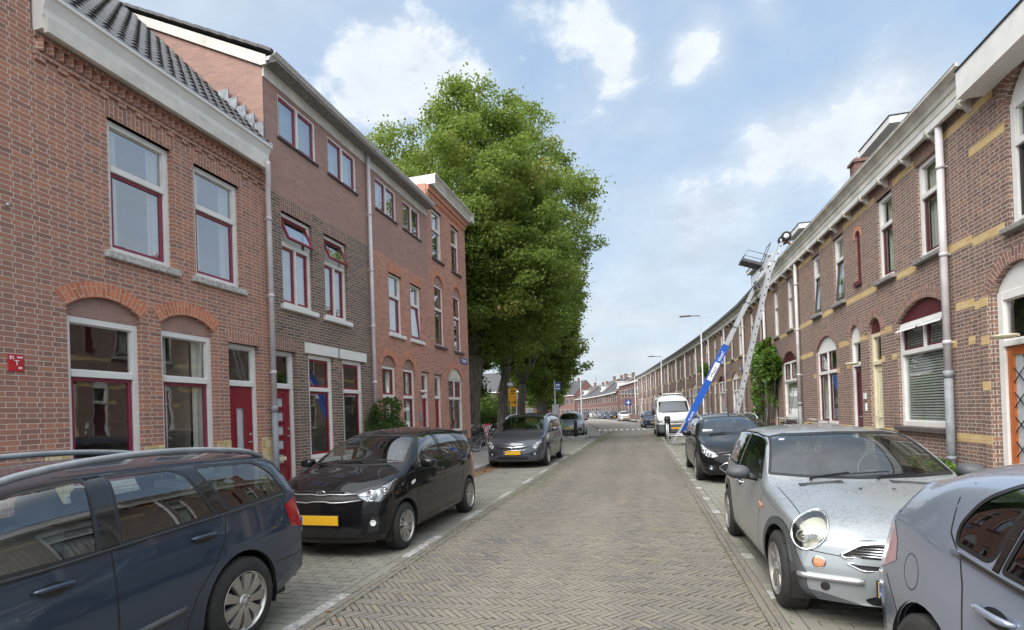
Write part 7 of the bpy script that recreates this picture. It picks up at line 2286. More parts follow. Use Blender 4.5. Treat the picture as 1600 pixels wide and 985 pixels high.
tree((-9.8, 50.5, .1), 16.5, 4.9, .28, 14, 'maple farther along the park edge, leaning over the street', nl=90000, leaf=.22, fork=3.8, base=2.7)
tree((-11.2, 60.0, .1), 15.2, 4.6, .34, 15, 'farthest maple of the row at the park edge', nl=60000, leaf=.26, fork=3.6, base=2.2)
tree((-15.0, 33.0, .1), 13, 4.6, .3, 16, 'maple standing back in the park behind the bicycles', nl=45000, leaf=.26, fork=3, base=2.2)
tree((-18.5, 48.0, .1), 14, 5.0, .3, 17, 'rounded tree deep in the park', nl=40000, leaf=.3, fork=3, base=1.8)
tree((-14.5, 78.0, .1), 8.5, 3.4, .22, 18, 'small rounded street tree before the distant gabled houses', nl=16000, leaf=.3, fork=2, base=1.7, mat='leaf_far')
tree((-16.8, 93.0, .1), 8.5, 3.6, .22, 19, 'small yellowing street tree farther along the distant houses', nl=14000, leaf=.34, fork=2, base=1.7, mat='leaf_far', yell=.3)
tree((15.5, 68.0, 0), 14.0, 2.6, .3, 20, 'sparse tree top showing above the right hand roofs', nl=7000, leaf=.26, fork=5, base=6.5, mat='leaf_far')
tree((12.8, 60.0, 0), 12.2, 1.8, .3, 21, 'smaller sparse tree top above the right hand roofs', nl=4000, leaf=.24, fork=5, base=6.5, mat='leaf_far')

def bush(loc, blobs, n, leaf, seed, label, mat='leaf_bush', cat='bush', name='bush', group=None, stems=True, yellow=.03, wob=.06):
    root = empty(name, loc, 0, label, cat, group); rg = np.random.default_rng(seed); R = random.Random(seed)
    B = np.array(blobs, dtype=float); w = B[:,3]*B[:,4]*B[:,5]; w /= w.sum()
    pick = rg.choice(len(B), n, p=w)
    u = rg.normal(size=(n,3)); u /= np.linalg.norm(u, axis=1)[:,None]
    r = rg.uniform(.35,1.08,n)**.6
    pts = B[pick,:3]+u*r[:,None]*B[pick,3:6]
    pts += wob*np.sin(pts[:,[1,2,0]]*7+seed)
    keep = pts[:,2] > .02
    tn = .45+.25*np.sin(pts[:,0]*5+pts[:,2]*4)*.6
    tn[rg.uniform(0,1,n) < yellow] = 1.
    leaf_mesh('foliage', pts[keep], leaf, seed, MAT[mat], root, tn[keep], aspect=.75)
    if stems:
        mb = MB()
        for b in blobs:
            for _ in range(4):
                e = Vector(b[:3])+Vector((R.gauss(0,b[3]*.4), R.gauss(0,b[4]*.4), R.gauss(0,b[5]*.3)))
                s = Vector((b[0]*.3+R.gauss(0,.08), b[1]*.3+R.gauss(0,.08), 0)); mb.tube([s, s*.5+e*.5+Vector((R.gauss(0,.05),R.gauss(0,.05),.05)), e], [.014,.01,.005], 5)
        mb.build('stems', MAT['bark'], root, auto_uv=False)
    return root
# rose bush against the brick facade
bush((-6.55, 12.4, .1), [(0,0,1.25,.42,.55,.45),(-.05,.55,1.1,.4,.5,.45),(.1,-.55,1.0,.35,.45,.4),(0,.1,1.75,.32,.4,.32),(.1,1.0,.75,.3,.4,.4),(0,0,.55,.35,.7,.4)], 9000, .075, 31, 'bushy climbing rose beside the front window of the orange brick house')
# climbing plant on the right
bush((4.95, 23.2, .1), [(0,1.5,3.6,.20,.55,.55),(0,1.35,2.5,.16,.42,1.0),(0,1.2,1.2,.15,.40,1.1),(-.05,-.6,3.25,.26,.75,.50),(0,.2,3.75,.2,.6,.38),(0,-1.3,2.9,.22,.45,.35),(0,-.7,2.2,.12,.22,.7),(0,1.8,.6,.2,.5,.5)], 7000, .16, 32, 'dense climbing plant hanging on the brown brick wall above the parked bicycles', mat='leaf_vine', cat='climbing plant', name='climbing_plant', yellow=.04, wob=.13)
# small plants in pots on the pavement at the right
def pot(loc, r, h, label, seed, n, leaf, mat='leaf_bush', spread=.2):
    root = bush(loc, [(0,0,h+spread*.7,spread,spread,spread*.8)], n, leaf, seed, label, mat, 'potted plant', 'potted_plant', stems=False)
    m = MB(); m.lathe([(0,0),(0,r*.8),(h*.9,r),(h*.9,r*1.08),(h,r*1.08),(h,r*.9),(h*.85,r*.88),(h*.85,0)], (0,0,0), 'z', 20); m.build('pot', MAT['terracotta'], root)
pot((4.62, 9.75, .1), .20, .36, 'round dark pot with a low leafy plant beside the drainpipe', 41, 350, .07, 'leaf_vine', .13)
pot((4.75, 10.4, .1), .16, .34, 'dark pot with a feathery dry shrub below the burgundy window', 42, 500, .04, 'leaf_far', .20)
pot((4.95, 12.75, .1), .14, .8, 'tall dark planter with a small green tuft below the window sill', 43, 300, .05, 'leaf_vine', .09)
# hedge and bushes in the park
bush((-20, 37.5, .1), [(x,0,.7,1.2,.6,.7) for x in np.arange(-9,8.1,1.3)], 16000, .14, 51, 'low dark green hedge along the park lawn', name='hedge', cat='hedge', stems=False)
bush((-13.2, 40.5, .1), [(0,0,1.0,1.8,1.0,1.0),(2.0,.5,.9,1.0,.8,.8),(-2.6,.3,1.1,1.6,1.0,1.0)], 9000, .15, 55, 'leafy shrub belt just behind the dark upright trunk', mat='leaf_far', stems=False)
bush((-14.2, 46.0, .1), [(0,0,1.4,1.6,1.5,1.3),(1.5,.8,1.1,1.2,1.2,1.1),(-1.6,.3,1.2,1.2,1.2,1.1)], 9000, .16, 52, 'rounded bright green shrub group between the park trunks', mat='leaf_vine', stems=False)
bush((-19.5, 62.0, .1), [(0,0,2.2,3.0,2,2.2),(3.2,0,1.8,2.2,1.6,1.8),(-4,0,2,2.5,1.8,2)], 12000, .24, 53, 'tall shrub mass at the back of the park', mat='leaf_far', stems=False)
bush((4.35, 38.0, 3.75), [(0,0,.5,.42,.6,.4),(0,.6,.35,.3,.4,.3)], 1500, .12, 54, 'green plant in a window box above the white van', mat='leaf_vine', stems=False)
# fallen leaves by the kerb
def litter(x0, x1, y0, y1, n, seed, zc=.006, mat=None):
    rg = np.random.default_rng(seed); p = np.stack([x0+(x1-x0)*rg.beta(1.3,2.2,n), rg.uniform(y0,y1,n), np.full(n, zc)+rg.uniform(0,.02,n)], 1)
    o = leaf_mesh('fallen_leaves', p, .065, seed, MAT['leaf_litter'], None, rg.uniform(0,1,n), droop=0.)
    v = np.empty(len(o.data.vertices)*3, dtype=np.float32); o.data.vertices.foreach_get('co', v); v = v.reshape(-1,3)
    v[:,2] = zc+np.abs(v[:,2]-zc)*.25; o.data.vertices.foreach_set('co', v.ravel())
    return tag(o, kind='stuff')
MAT['leaf_litter'] = M_leaf('dry_leaf', [(0,(.16,.06,.025)),(.5,(.30,.11,.04)),(.85,(.42,.20,.07)),(1,(.5,.38,.12))], .1)
o = litter(-4.68, -4.2, 9.6, 16.6, 1400, 61); tag(o, 'brown fallen leaves drifted along the left kerb', 'leaf litter')
o = litter(-2.75, -2.3, 3.5, 42, 60, 62); tag(o, 'scattered yellow leaves along the edge of the lane', 'leaf litter')
# grass tufts in the joints
def tufts(spots, seed, label):
    rg = np.random.default_rng(seed); P = []
    for x0,x1,y0,y1,n in spots:
        P.append(np.stack([rg.normal((x0+x1)/2,(x1-x0)/3.2,n), rg.uniform(y0,y1,n), np.zeros(n)], 1))
    p = np.concatenate(P)
    o = leaf_mesh('grass', p, .035, seed, MAT['leaf_vine'], None, None, droop=-1.2, aspect=.22)
    tag(o, label, 'grass', kind='stuff')
tufts([(-2.62,-2.1,10,30,1800),(-2.7,-1.9,28,42,2200),(.6,1.0,26,42,1300),(-2.7,-2.5,3,12,260),(.80,1.0,3.5,16,240)], 71, 'moss and short grass growing in the brick joints')
# ------------------------------------------------------------------ street furniture
def bicycle(loc, rz, label, lean=.10, col='black', group=None, dark=True, crate=False, name='bicycle'):
    root = empty(name, loc, rz, label, 'bicycle', group); root.rotation_euler = (0, lean, rz)
    M = MAT[col]
    def wheel(y):
        t = MB(); n = 28; r = .335
        t.tube([(0, y+r*math.cos(2*math.pi*k/n), r+.015+r*math.sin(2*math.pi*k/n)) for k in range(n)], .019, 6, closed=True)
        o = t.build('wheel', MAT['rubber'], root, auto_uv=False)
        q = MB(); q.tube([(0, y+(r-.025)*math.cos(2*math.pi*k/n), r+.015+(r-.025)*math.sin(2*math.pi*k/n)) for k in range(n)], .010, 5, closed=True)
        for k in range(18):
            a = 2*math.pi*k/18; q.tube([(0,y,r+.015),(0,y+(r-.03)*math.cos(a),r+.015+(r-.03)*math.sin(a))], .0016, 3, cap=False)
        q.lathe([(-.05,0),(-.05,.02),(.05,.02),(.05,0)], (0,y,r+.015), 'x', 10)
        q.build('rim', MAT['satin'], o, auto_uv=False)
        g = MB(); g.tube([(0, y+(r+.04)*math.cos(a), r+.015+(r+.04)*math.sin(a)) for a in [(.15 if y > .5 else .35)+math.pi*.85*k/12 for k in range(13)]], .013, 5); g.build('mudguard', M, root, auto_uv=False)
    wheel(0.0); wheel(1.08)
    f = MB(); H_ = (0,.22,.80); BB = (0,.60,.30); ST = (0,.78,.82); RA = (0,1.08,.35)
    for a, b, r in ((H_,BB,.017),(H_,(0,.25,.92),.018),((0,.24,.86),(0,.74,.66),.014),(BB,ST,.016),(BB,RA,.011),(ST,RA,.009)): f.tube([a,b], r, 7)
    for sx in (-.035,.035): f.tube([(0,.23,.78),(sx,.18,.70),(sx,.0,.35)], .011, 6)
    for sx in (-.05,.05): f.tube([(sx,.80,.72),(sx,1.30,.73)], .007, 5); f.tube([(sx,1.25,.73),(sx,1.08,.35)], .006, 5)
    for y in (.85,1.0,1.15,1.28): f.tube([(-.06,y,.73),(.06,y,.73)], .006, 5)
    f.lathe([(.05,0),(.05,.09),(.055,.09),(.055,0)], BB, 'x', 18); f.tube([(.06,.60,.30),(.08,.70,.17)], .01, 5); f.tube([(-.06,.60,.30),(-.08,.50,.43)], .01, 5); f.tube([(.07,.68,.17),(.15,.70,.17)], .014, 5)
    f.tube([(.05,.60,.39),(.05,1.08,.38)], .006, 4); f.tube([(.05,.60,.21),(.05,1.08,.32)], .006, 4)
    f.build('frame', M, root, auto_uv=False)
    h = MB(); h.tube([(0,.25,.92),(0,.24,1.04)], .014, 7); h.tube([(-.30,.42,1.02),(-.27,.28,1.08),(-.08,.22,1.07),(.08,.22,1.07),(.27,.28,1.08),(.30,.42,1.02)], .012, 7); h.build('handlebar', MAT['satin'], root, auto_uv=False)
    s = MB(); s.lathe([(-.11,.0),(-.10,.07),(0,.085),(.07,.05),(.15,.025),(.16,0)], (0,0,0), 'y', 12, sgn=-1); s.v = [(x, y+.84, z*.45+.93) for x,y,z in s.v]; s.tube([(0,.78,.80),(0,.80,.92)], .013, 6); s.build('saddle', MAT['black'], root, auto_uv=False)
    l = MB(); l.lathe([(0,0),(0,.035),(-.04,.02),(-.05,0)], (0,.14,.86), 'y', 10, sgn=-1); l.build('lamp', MAT['satin'], root, auto_uv=False)
    if crate:
        c = MB()
        for z in (.76,.86,.96):
            for a, b in (((-.19,-.18),(.19,-.18)),((.19,-.18),(.19,.12)),((.19,.12),(-.19,.12)),((-.19,.12),(-.19,-.18))): c.tube([(a[0],a[1],z),(b[0],b[1],z)], .012, 4)
        c.box(-.19,.19,-.18,.12,.75,.765); c.build('carrier_crate', MAT['black'], root)
    return root
bicycle((-6.20, 21.55, .1), rad(150), 'dark bicycle with front crate leaning at the corner of the brick house', lean=.08, crate=True)
gb = 'bicycles parked behind the corner house'
bd = [(-7.5,23.0,95),(-7.6,23.6,100),(-7.3,24.4,80),(-8.2,22.6,70),(-6.9,25.4,110)]
bl = ['bicycle with wide handlebar nearest the corner wall in the bunch', 'bicycle in the middle of the bunch by the pale trunk', 'bicycle at the back of the bunch by the pale trunk', 'bicycle half hidden behind the wall corner', 'bicycle standing loose right of the bunch']
proto = None
for (x, y, r), lb in zip(bd, bl):
    if proto is None: proto = bicycle((x,y,.1), rad(r), lb, lean=.1, group=gb)
    else:
        c = copy_tree(proto); c.location = (x,y,.1); c.rotation_euler = (0, random.uniform(-.12,.12), rad(r)); c['label'] = lb
c = copy_tree(proto, mats={'black_plastic': MAT['bluesign']}); c.location = (-7.6,28.6,.1); c.rotation_euler = (0,.1,rad(20)); c['label'] = 'blue bicycle leaning on the amber sign posts'; 
gb2 = 'bicycles against the right hand wall'
for (x, y, r, lb) in ((4.55,17.6,8,'black bicycle against the wall under the white arched window'),(4.45,18.9,-6,'black bicycle leaning right beside the drainpipe, between two window sills'),(4.72,16.2,4,'dark bicycle lying low below the maroon framed window')):
    c = copy_tree(proto); c.location = (x,y,.1); c.rotation_euler = (0,.14,rad(r)); c['label'] = lb; c['group'] = gb2
bpy.data.objects.remove if False else None

# amber diversion sign on two posts
def amber_sign():
    x, y = -7.15, 29.0
    root = empty('road_sign', (x,y,.1), 0, 'amber temporary sign on two steel posts in front of the trees', 'sign')
    p = MB(); p.tube([(-.17,0,0),(-.17,0,3.55)], .03, 10); p.build('post', MAT['steel'], root)
    p = MB(); p.tube([(.17,0,0),(.17,0,2.9)], .03, 10); p.build('post', MAT['steel'], root)
    b = MB(); b.box(-.20,.20,-.05,-.035,1.95,3.0,0,.006); o = b.build('sign_panel', MAT['signyellow'], root)
    k = MB(); k.box(-.14,.14,-.054,-.051,2.80,2.86); k.box(-.14,.06,-.054,-.051,2.68,2.73); k.box(-.14,.0,-.054,-.051,2.15,2.20); k.box(.05,.14,-.054,-.051,2.1,2.25); k.build('sign_writing', MAT['text'], o)
    b = MB(); b.box(-.30,-.22,-.02,.0,2.3,3.0,0,.004); b.build('side_panel', MAT['signyellow'], root)
    b = MB(); b.box(-.30,-.02,-.07,-.05,3.15,3.32,0,.004); b.build('small_plate', MAT['signwhite'], root)
amber_sign()
def parking_sign():
    root = empty('parking_sign', (-4.62,28.2,.1), 0, 'blue zone sign on a tall grey pole beside the people carrier', 'sign')
    p = MB(); p.tube([(0,0,0),(0,0,3.25)], .035, 10); p.build('post', MAT['steel'], root)
    b = MB(); b.box(.04,.34,-.03,-.01,2.72,3.15,0,.006); o = b.build('sign_panel', MAT['bluesign'], root)
    k = MB(); k.box(.09,.29,-.034,-.031,3.00,3.06); k.box(.09,.14,-.034,-.031,2.92,2.98); k.box(.23,.28,-.034,-.031,2.92,2.98); k.box(.08,.30,-.034,-.031,2.79,2.84); k.build('sign_writing', MAT['signwhite'], o)
    root2 = empty('parking_meter', (-4.50,27.6,.1), 0, 'slim grey cabinet standing before the blue zone sign', 'cabinet')
    b = MB(); b.box(-.17,.17,-.13,.13,0,1.95,0,.02); b.build('housing', MAT['grey'], root2)
    b = MB(); b.box(-.12,.12,-.136,-.131,1.1,1.4,0,.003); b.build('display', MAT['plinth'], root2)
parking_sign()
# plastic barrier, red and white
root = empty('road_barrier', (-6.35,21.8,.1), rad(20), 'leaning red and white striped barrier board by the people carrier', 'barrier'); root.rotation_euler = (rad(8), rad(-14), rad(15))
b = MB(); b.box(-.15,.15,-.03,.03,.0,1.15,0,.01); b.build('board', MAT['signwhite'], root)
b = MB()
for k in range(3): b.box(-.13+.09*k,-.09+.09*k,-.034,-.031,.1,1.1)
b.build('stripes', MAT['signred'], root)
b = MB(); b.box(-.19,.19,-.06,.06,1.08,1.16,0,.02); b.build('top_bar', MAT['signred'], root)
# bollard with hi-vis bicycle (left) and bollard (right)
def bollard(x, y, label, r=.11, h=1.0):
    root = empty('bollard', (x,y,.1), 0, label, 'bollard')
    m = MB(); m.lathe([(0,0),(0,r),(h-.05,r*.92),(h,r*.8),(h+.01,0)], (0,0,0), 'z', 16); m.lathe([(h-.22,r*.95),(h-.20,r*1.06),(h-.12,r*1.06),(h-.10,r*.93)], (0,0,0), 'z', 16); m.build('post', MAT['black'], root)
bollard(-4.05, 32.2, 'dark bollard on the kerb island before the grey crossover')
bollard(1.18, 27.2, 'thick dark bollard standing at the foot of the furniture lift', .15, 1.15)
c = bicycle((-4.75,32.6,.1), rad(80), 'bicycle with bright green frame behind the left bollard', lean=.05, col='greenlamp')
# lamp posts
def lamp_post(x, y, h, rz, label, group='street lamps on the right pavement', arm=1.1):
    root = empty('street_lamp', (x,y,.1), rz, label, 'street lamp', group)
    m = MB(); m.tube([(0,0,0),(0,0,1.2),(0,0,1.25),(0,0,h)], [.085,.085,.06,.045], 12); m.build('pole', MAT['steel'], root)
    m = MB(); m.tube([(0,0,h-.03),(-.1,0,h+.02),(-arm*.6,0,h+.05)], [.035,.03,.028], 8); m.box(-arm-.1,-arm*.5,-.11,.11,h+.01,h+.09,0,.03); o = m.build('lamp_head', MAT['greyplastic'], root)
    m = MB(); m.box(-arm-.03,-arm*.6,-.08,.08,h+.002,h+.009); m.build('diffuser', MAT['signwhite'], o)
lamp_post(3.55, 33.0, 7.0, 0, 'street lamp with flat head nearest, rising beside the furniture lift')
lamp_post(1.9, 52.5, 6.6, rad(5), 'street lamp farther on, above the plant box and white van')
lamp_post(-.9, 74.0, 6.3, rad(10), 'street lamp past the bend in front of the square brick building')
lamp_post(-8.6, 76.0, 7.5, rad(190), 'street lamp on the far left kerb above the parked row', arm=1.6)
# round blue direction sign far away
root = empty('direction_sign', (-1.9,74.5,.1), rad(8), 'round blue arrow sign before the square brick building', 'sign')
m = MB(); m.tube([(0,0,0),(0,0,2.9)], .035, 8); m.build('post', MAT['steel'], root)
m = MB(); m.box(-.42,.42,-.05,-.03,2.15,2.98,0,.03); o = m.build('sign_panel', MAT['bluesign'], root)
m = MB(); m.box(-.06,.06,-.056,-.052,2.3,2.85); m.box(-.25,.25,-.056,-.052,2.5,2.62); m.build('arrow', MAT['signwhite'], o)
# street name plates on the right facade
def plate(x, y, z, w, label, h=.22):
    m = MB(); m.box(x-.03, x-.005, y, y+w, z, z+h, 0, .005); o = m.build('street_name_plate', MAT['bluesign']); tag(o, label, 'sign')
    m = MB(); m.box(x-.034, x-.0305, y+.08, y+w-.08, z+.12, z+.16); m.box(x-.034, x-.0305, y+.16, y+w-.16, z+.05, z+.08); m.build('plate_writing', MAT['signwhite'], o)
plate(5.16, 22.05, 3.55, .62, 'blue street name plate next to the climbing plant')
plate(5.10, 29.3, 3.5, .75, 'blue street name plate behind the leaning ladder')

# ------------------------------------------------------------------ furniture lift
def lift():
    y = 24.4
    root = empty('furniture_lift', (1.4,y,0), 0, 'blue and silver furniture lift leaning from the street to the roof edge', 'furniture lift')
    A = Vector((.23,0,.42)); B = Vector((4.13,0,8.0)); D = (B-A).normalized(); Ln = (B-A).length
    Nn = Vector((-D.z,0,D.x))   # normal of the beam, upwards
    W = Vector((0,1,0))
    def beam(t0, t1, w, h, name, mat, ledge=.03):
        m = MB(); c = A+D*((t0+t1)/2)
        for s in (-1,1):
            m.obox(c+W*(w*s), D*((t1-t0)/2), W*.018, Nn*h)
            m.obox(c+W*(w*s)-W*(s*.03)+Nn*(h-.012), D*((t1-t0)/2), W*.035, Nn*.012)
            m.obox(c+W*(w*s)-W*(s*.03)-Nn*(h-.012), D*((t1-t0)/2), W*.035, Nn*.012)
        k = t0+.15
        while k < t1-.05:
            m.tube([A+D*k-W*w, A+D*k+W*w], .016, 6); k += .30
        m.obox(c-Nn*(h*.6), D*((t1-t0)/2), W*(w-.02), Nn*.01)
        return m.build(name, mat, root)
    b1 = beam(.15, 4.35, .22, .13, 'lower_beam', MAT['blue'])
    beam(4.1, 6.35, .165, .085, 'middle_beam', MAT['alu']); beam(6.2, Ln+.15, .135, .07, 'upper_beam', MAT['alu'])
    for t in (4.35, 5.2, 6.35, 7.3):
        m = MB(); m.obox(A+D*t, D*.02, W*(.27-.012*t), Nn*(.15-.006*t)); m.build('clamp', MAT['greyplastic'], root)
    # lettering on the near flank of the blue beam
    ang = math.atan2(D.z, D.x)
    pb = MB(); pb.obox(A+D*3.10-W*.242, D*.42, W*.0015, Nn*.10); o = pb.build('name_board', MAT['signwhite'], root)
    text_obj('beam_letters', 'Huur', .24, MAT['text'], o, A+D*3.10-W*.2455-Nn*.0, (math.pi/2, -ang, 0), .001)
    text_obj('beam_letters', 'klaas!', .20, MAT['textwhite'], b1, A+D*3.83-W*.2455, (math.pi/2, -ang, 0), .001)
    text_obj('beam_letters', 'KLAAS', .15, MAT['textwhite'], b1, A+D*.95-W*.2455, (math.pi/2, -ang, 0), .001)
    # chassis, outriggers
    m = MB()
    for yy in (-.75,.75):
        m.tube([(-.35,yy,.05),(-.35,yy,.95)], .035, 8); m.box(-.45,-.25,yy-.1,yy+.1,0,.03)
        m.tube([(-.35,yy,.45),(1.6,yy*.6,.45)], .03, 8)
    m.box(-.38,-.30,-.75,.75,.42,.50); m.box(.0,1.7,-.35,.35,.40,.52,0,.02)
    for s in (-.3,.3): m.obox((.12,s,.55), (.30,0,.52), (0,.035,0), (.02,0,-.012))
    m.build('chassis', MAT['steel'], root)
    for s in (-.55,.55):
        m = MB(); m.lathe([(-.08,0),(-.08,.20),(-.05,.26),(.05,.26),(.08,.20),(.08,0)], (1.15,s,.26), 'y', 20); m.build('wheel', MAT['rubber'], root)
    m = MB(); m.box(.9,1.5,-.28,.28,.53,.85,0,.04); m.build('motor_cover', MAT['greyplastic'], root)
    # carriage near the top: flat tray with a back frame parallel to the beam
    C = A+D*8.0+Nn*.16
    Hx = Vector((-.93,0,.36)).normalized()      # tray leans a little
    Up = Vector((.36,0,.93)).normalized()
    m = MB(); m.obox(C+Hx*.42, Hx*.42, W*.40, Up*.055)
    for k in range(5): m.tube([C+Hx*(.08+.17*k)-W*.40-Up*.06, C+Hx*(.08+.17*k)+W*.40-Up*.06], .018, 5)
    m.obox(C+Hx*.84+Up*.03, Hx*.02, W*.42, Up*.09)
    o = m.build('lift_platform', MAT['greyplastic'], root)
    f = MB()
    for yy in (-.38,.38):
        p = C+W*yy
        f.tube([p, p+Up*.95], .018, 6); f.tube([p+Hx*.82+Up*.05, p+Hx*.78+Up*.42, p+Up*.42], .013, 6)
    f.tube([C-W*.38+Up*.95, C+W*.38+Up*.95], .018, 6); f.tube([C-W*.38+Up*.48, C+W*.38+Up*.48], .013, 6); f.tube([C-W*.38+Hx*.82+Up*.10, C+W*.38+Hx*.82+Up*.10], .018, 6)
    f.build('guard_rail', MAT['greyplastic'], o)
    g = MB(); g.obox(C-Nn*.06+D*.2, D*.35, W*.2, Nn*.03)
    for yy in (-.2,.2):
        for t in (-.1,.5): g.lathe([(-.02,0),(-.02,.05),(.02,.05),(.02,0)], tuple(C+D*t+W*yy-Nn*.08), 'y', 10)
    g.build('carriage', MAT['steel'], o)
lift()
def ladder():
    root = empty('roof_ladder', (2.93,20.1,.1), 0, 'aluminium ladder rail with wheeled head leaning on the gutter', 'ladder')
    A = Vector((0,0,0)); B = Vector((1.60,0,6.35)); T = Vector((2.02,0,7.25))
    def rail(P, Q, w, h, name):
        D = (Q-P); L = D.length; D.normalize(); Nn = Vector((-D.z,0,D.x)); W = Vector((0,1,0)); m = MB()
        for s in (-1,1):
            m.obox((P+Q)/2+W*(w*s), D*(L/2), W*.015, Nn*h)
        k = .2
        while k < L: m.tube([P+D*k-W*w, P+D*k+W*w], .017, 6); k += .28
        k = .25
        while k < L-.1:
            m.obox(P+D*k-W*(w+.0155), D*.03, W*.001, Nn*.02, 1); k += .28
        o = m.build(name, [MAT['alu'], MAT['text']], root)
    rail(A, B, .17, .06, 'lower_rail'); rail(B-(B-A).normalized()*.3, T, .15, .05, 'head_rail')
    for s in (-.26,.20):
        m = MB(); m.lathe([(-.04,.0),(-.04,.10),(-.035,.165),(.035,.165),(.04,.10),(.04,0)], (2.10,s,7.36), 'y', 22); o = m.build('wheel', MAT['rubber'], root)
        m = MB(); m.lathe([(-.045,0),(-.045,.085),(.045,.085),(.045,0)], (2.10,s,7.36), 'y', 18); m.build('hub', MAT['signwhite'], o)
ladder()
# worker behind the gutter, bending forward
def person(loc, rz, label):
    root = empty('person', loc, rz, label, 'person')
    J = {'pel':(0,0,.92),'sp':(.16,0,1.12),'ch':(.34,0,1.26),'nk':(.46,0,1.36),'hd':(.54,0,1.44),
         'lh':(0,.10,.88),'lk':(.06,.12,.48),'la':(-.04,.12,.08),'lt':(.12,.12,.03),'rh':(0,-.10,.88),'rk':(.10,-.13,.48),'ra':(.02,-.14,.08),'rt':(.18,-.14,.03),
         'ls':(.40,.18,1.28),'le':(.46,.24,1.02),'lw':(.62,.18,.86),'rs':(.40,-.18,1.28),'re':(.48,-.25,1.02),'rw':(.64,-.16,.88)}
    Rr = {'pel':.15,'sp':.145,'ch':.155,'nk':.06,'hd':.05,'lh':.095,'lk':.062,'la':.045,'lt':.035,'rh':.095,'rk':.062,'ra':.045,'rt':.035,'ls':.065,'le':.045,'lw':.032,'rs':.065,'re':.045,'rw':.032}
    E = [('pel','sp'),('sp','ch'),('ch','nk'),('nk','hd'),('pel','lh'),('lh','lk'),('lk','la'),('la','lt'),('pel','rh'),('rh','rk'),('rk','ra'),('ra','rt'),('ch','ls'),('ls','le'),('le','lw'),('ch','rs'),('rs','re'),('re','rw')]
    # hands: palm and five short fingers
    for s, w in ((1,'lw'),(-1,'rw')):
        b = Vector(J[w]); p = b+Vector((.07,0,-.05)); J[w+'p'] = tuple(p); Rr[w+'p'] = .028; E.append((w,w+'p'))
        for i in range(4):
            q = p+Vector((.035,(-.03+.02*i),-.03)); e = q+Vector((.012,0,-.035-.004*(i in (1,2)))); J[w+'f%d'%i] = tuple(q); J[w+'g%d'%i] = tuple(e); Rr[w+'f%d'%i] = .009; Rr[w+'g%d'%i] = .007; E += [(w+'p',w+'f%d'%i),(w+'f%d'%i,w+'g%d'%i)]
        q = b+Vector((.05,-.035*s,-.02)); e = q+Vector((.03,-.02*s,-.02)); J[w+'t'] = tuple(q); J[w+'u'] = tuple(e); Rr[w+'t'] = .011; Rr[w+'u'] = .008; E += [(w,w+'t'),(w+'t',w+'u')]
    ks = list(J); me = bpy.data.meshes.new('body'); me.from_pydata([J[k] for k in ks], [(ks.index(a), ks.index(b)) for a, b in E], [])
    o = bpy.data.objects.new('body', me); link(o, root)
    sk = o.modifiers.new('skin','SKIN'); sk.use_smooth_shade = True
    for k, d in zip(ks, me.skin_vertices[0].data if me.skin_vertices else []): d.radius = (Rr[k], Rr[k])
    if not me.skin_vertices:
        bm = bmesh.new(); bm.from_mesh(me); lay = bm.verts.layers.skin.verify()
        for v, k in zip(bm.verts, ks): v[lay].radius = (Rr[k],)*2; v[lay].use_root = (k == 'pel')
        bm.to_mesh(me); bm.free()
    o.modifiers.new('sub','SUBSURF').levels = 1
    dg = bpy.context.evaluated_depsgraph_get(); m2 = bpy.data.meshes.new_from_object(o.evaluated_get(dg))
    o.modifiers.clear(); o.data = m2; m2.materials.clear()
    for mt in ('skin','shirt','denim'): m2.materials.append(MAT[mt])
    for p in m2.polygons:
        c = p.center; p.use_smooth = True
        if c.z < .96 and c.x < .30 and abs(c.y) < .24: p.material_index = 2
        elif c.x < .44 and c.z > .9: p.material_index = 1
        else: p.material_index = 0
    h = bmesh.new(); bmesh.ops.create_uvsphere(h, u_segments=20, v_segments=14, radius=.11)
    for v in h.verts:
        v.co = Vector((v.co.x*.95, v.co.y*.80, v.co.z*1.15)); 
        if v.co.x > .07 and abs(v.co.y) < .02 and -.03 < v.co.z < .02: v.co.x += .02
        v.co = Vector((.60, 0, 1.50))+v.co
    hd = from_bm(h, 'head', MAT['skin'], root)
    h = bmesh.new(); bmesh.ops.create_uvsphere(h, u_segments=20, v_segments=14, radius=.118)
    bmesh.ops.delete(h, geom=[v for v in h.verts if v.co.x > .045 and v.co.z < .05 or v.co.z < -.05], context='VERTS')
    for v in h.verts: v.co = Vector((.60+v.co.x*.95-.006, v.co.y*.82, 1.505+v.co.z*1.13))
    from_bm(h, 'hair', MAT['cabin'], root)
    return root
person((5.75,20.6,5.98), rad(200), 'roof worker in dark top and jeans bending at the gutter beside the ladder head')

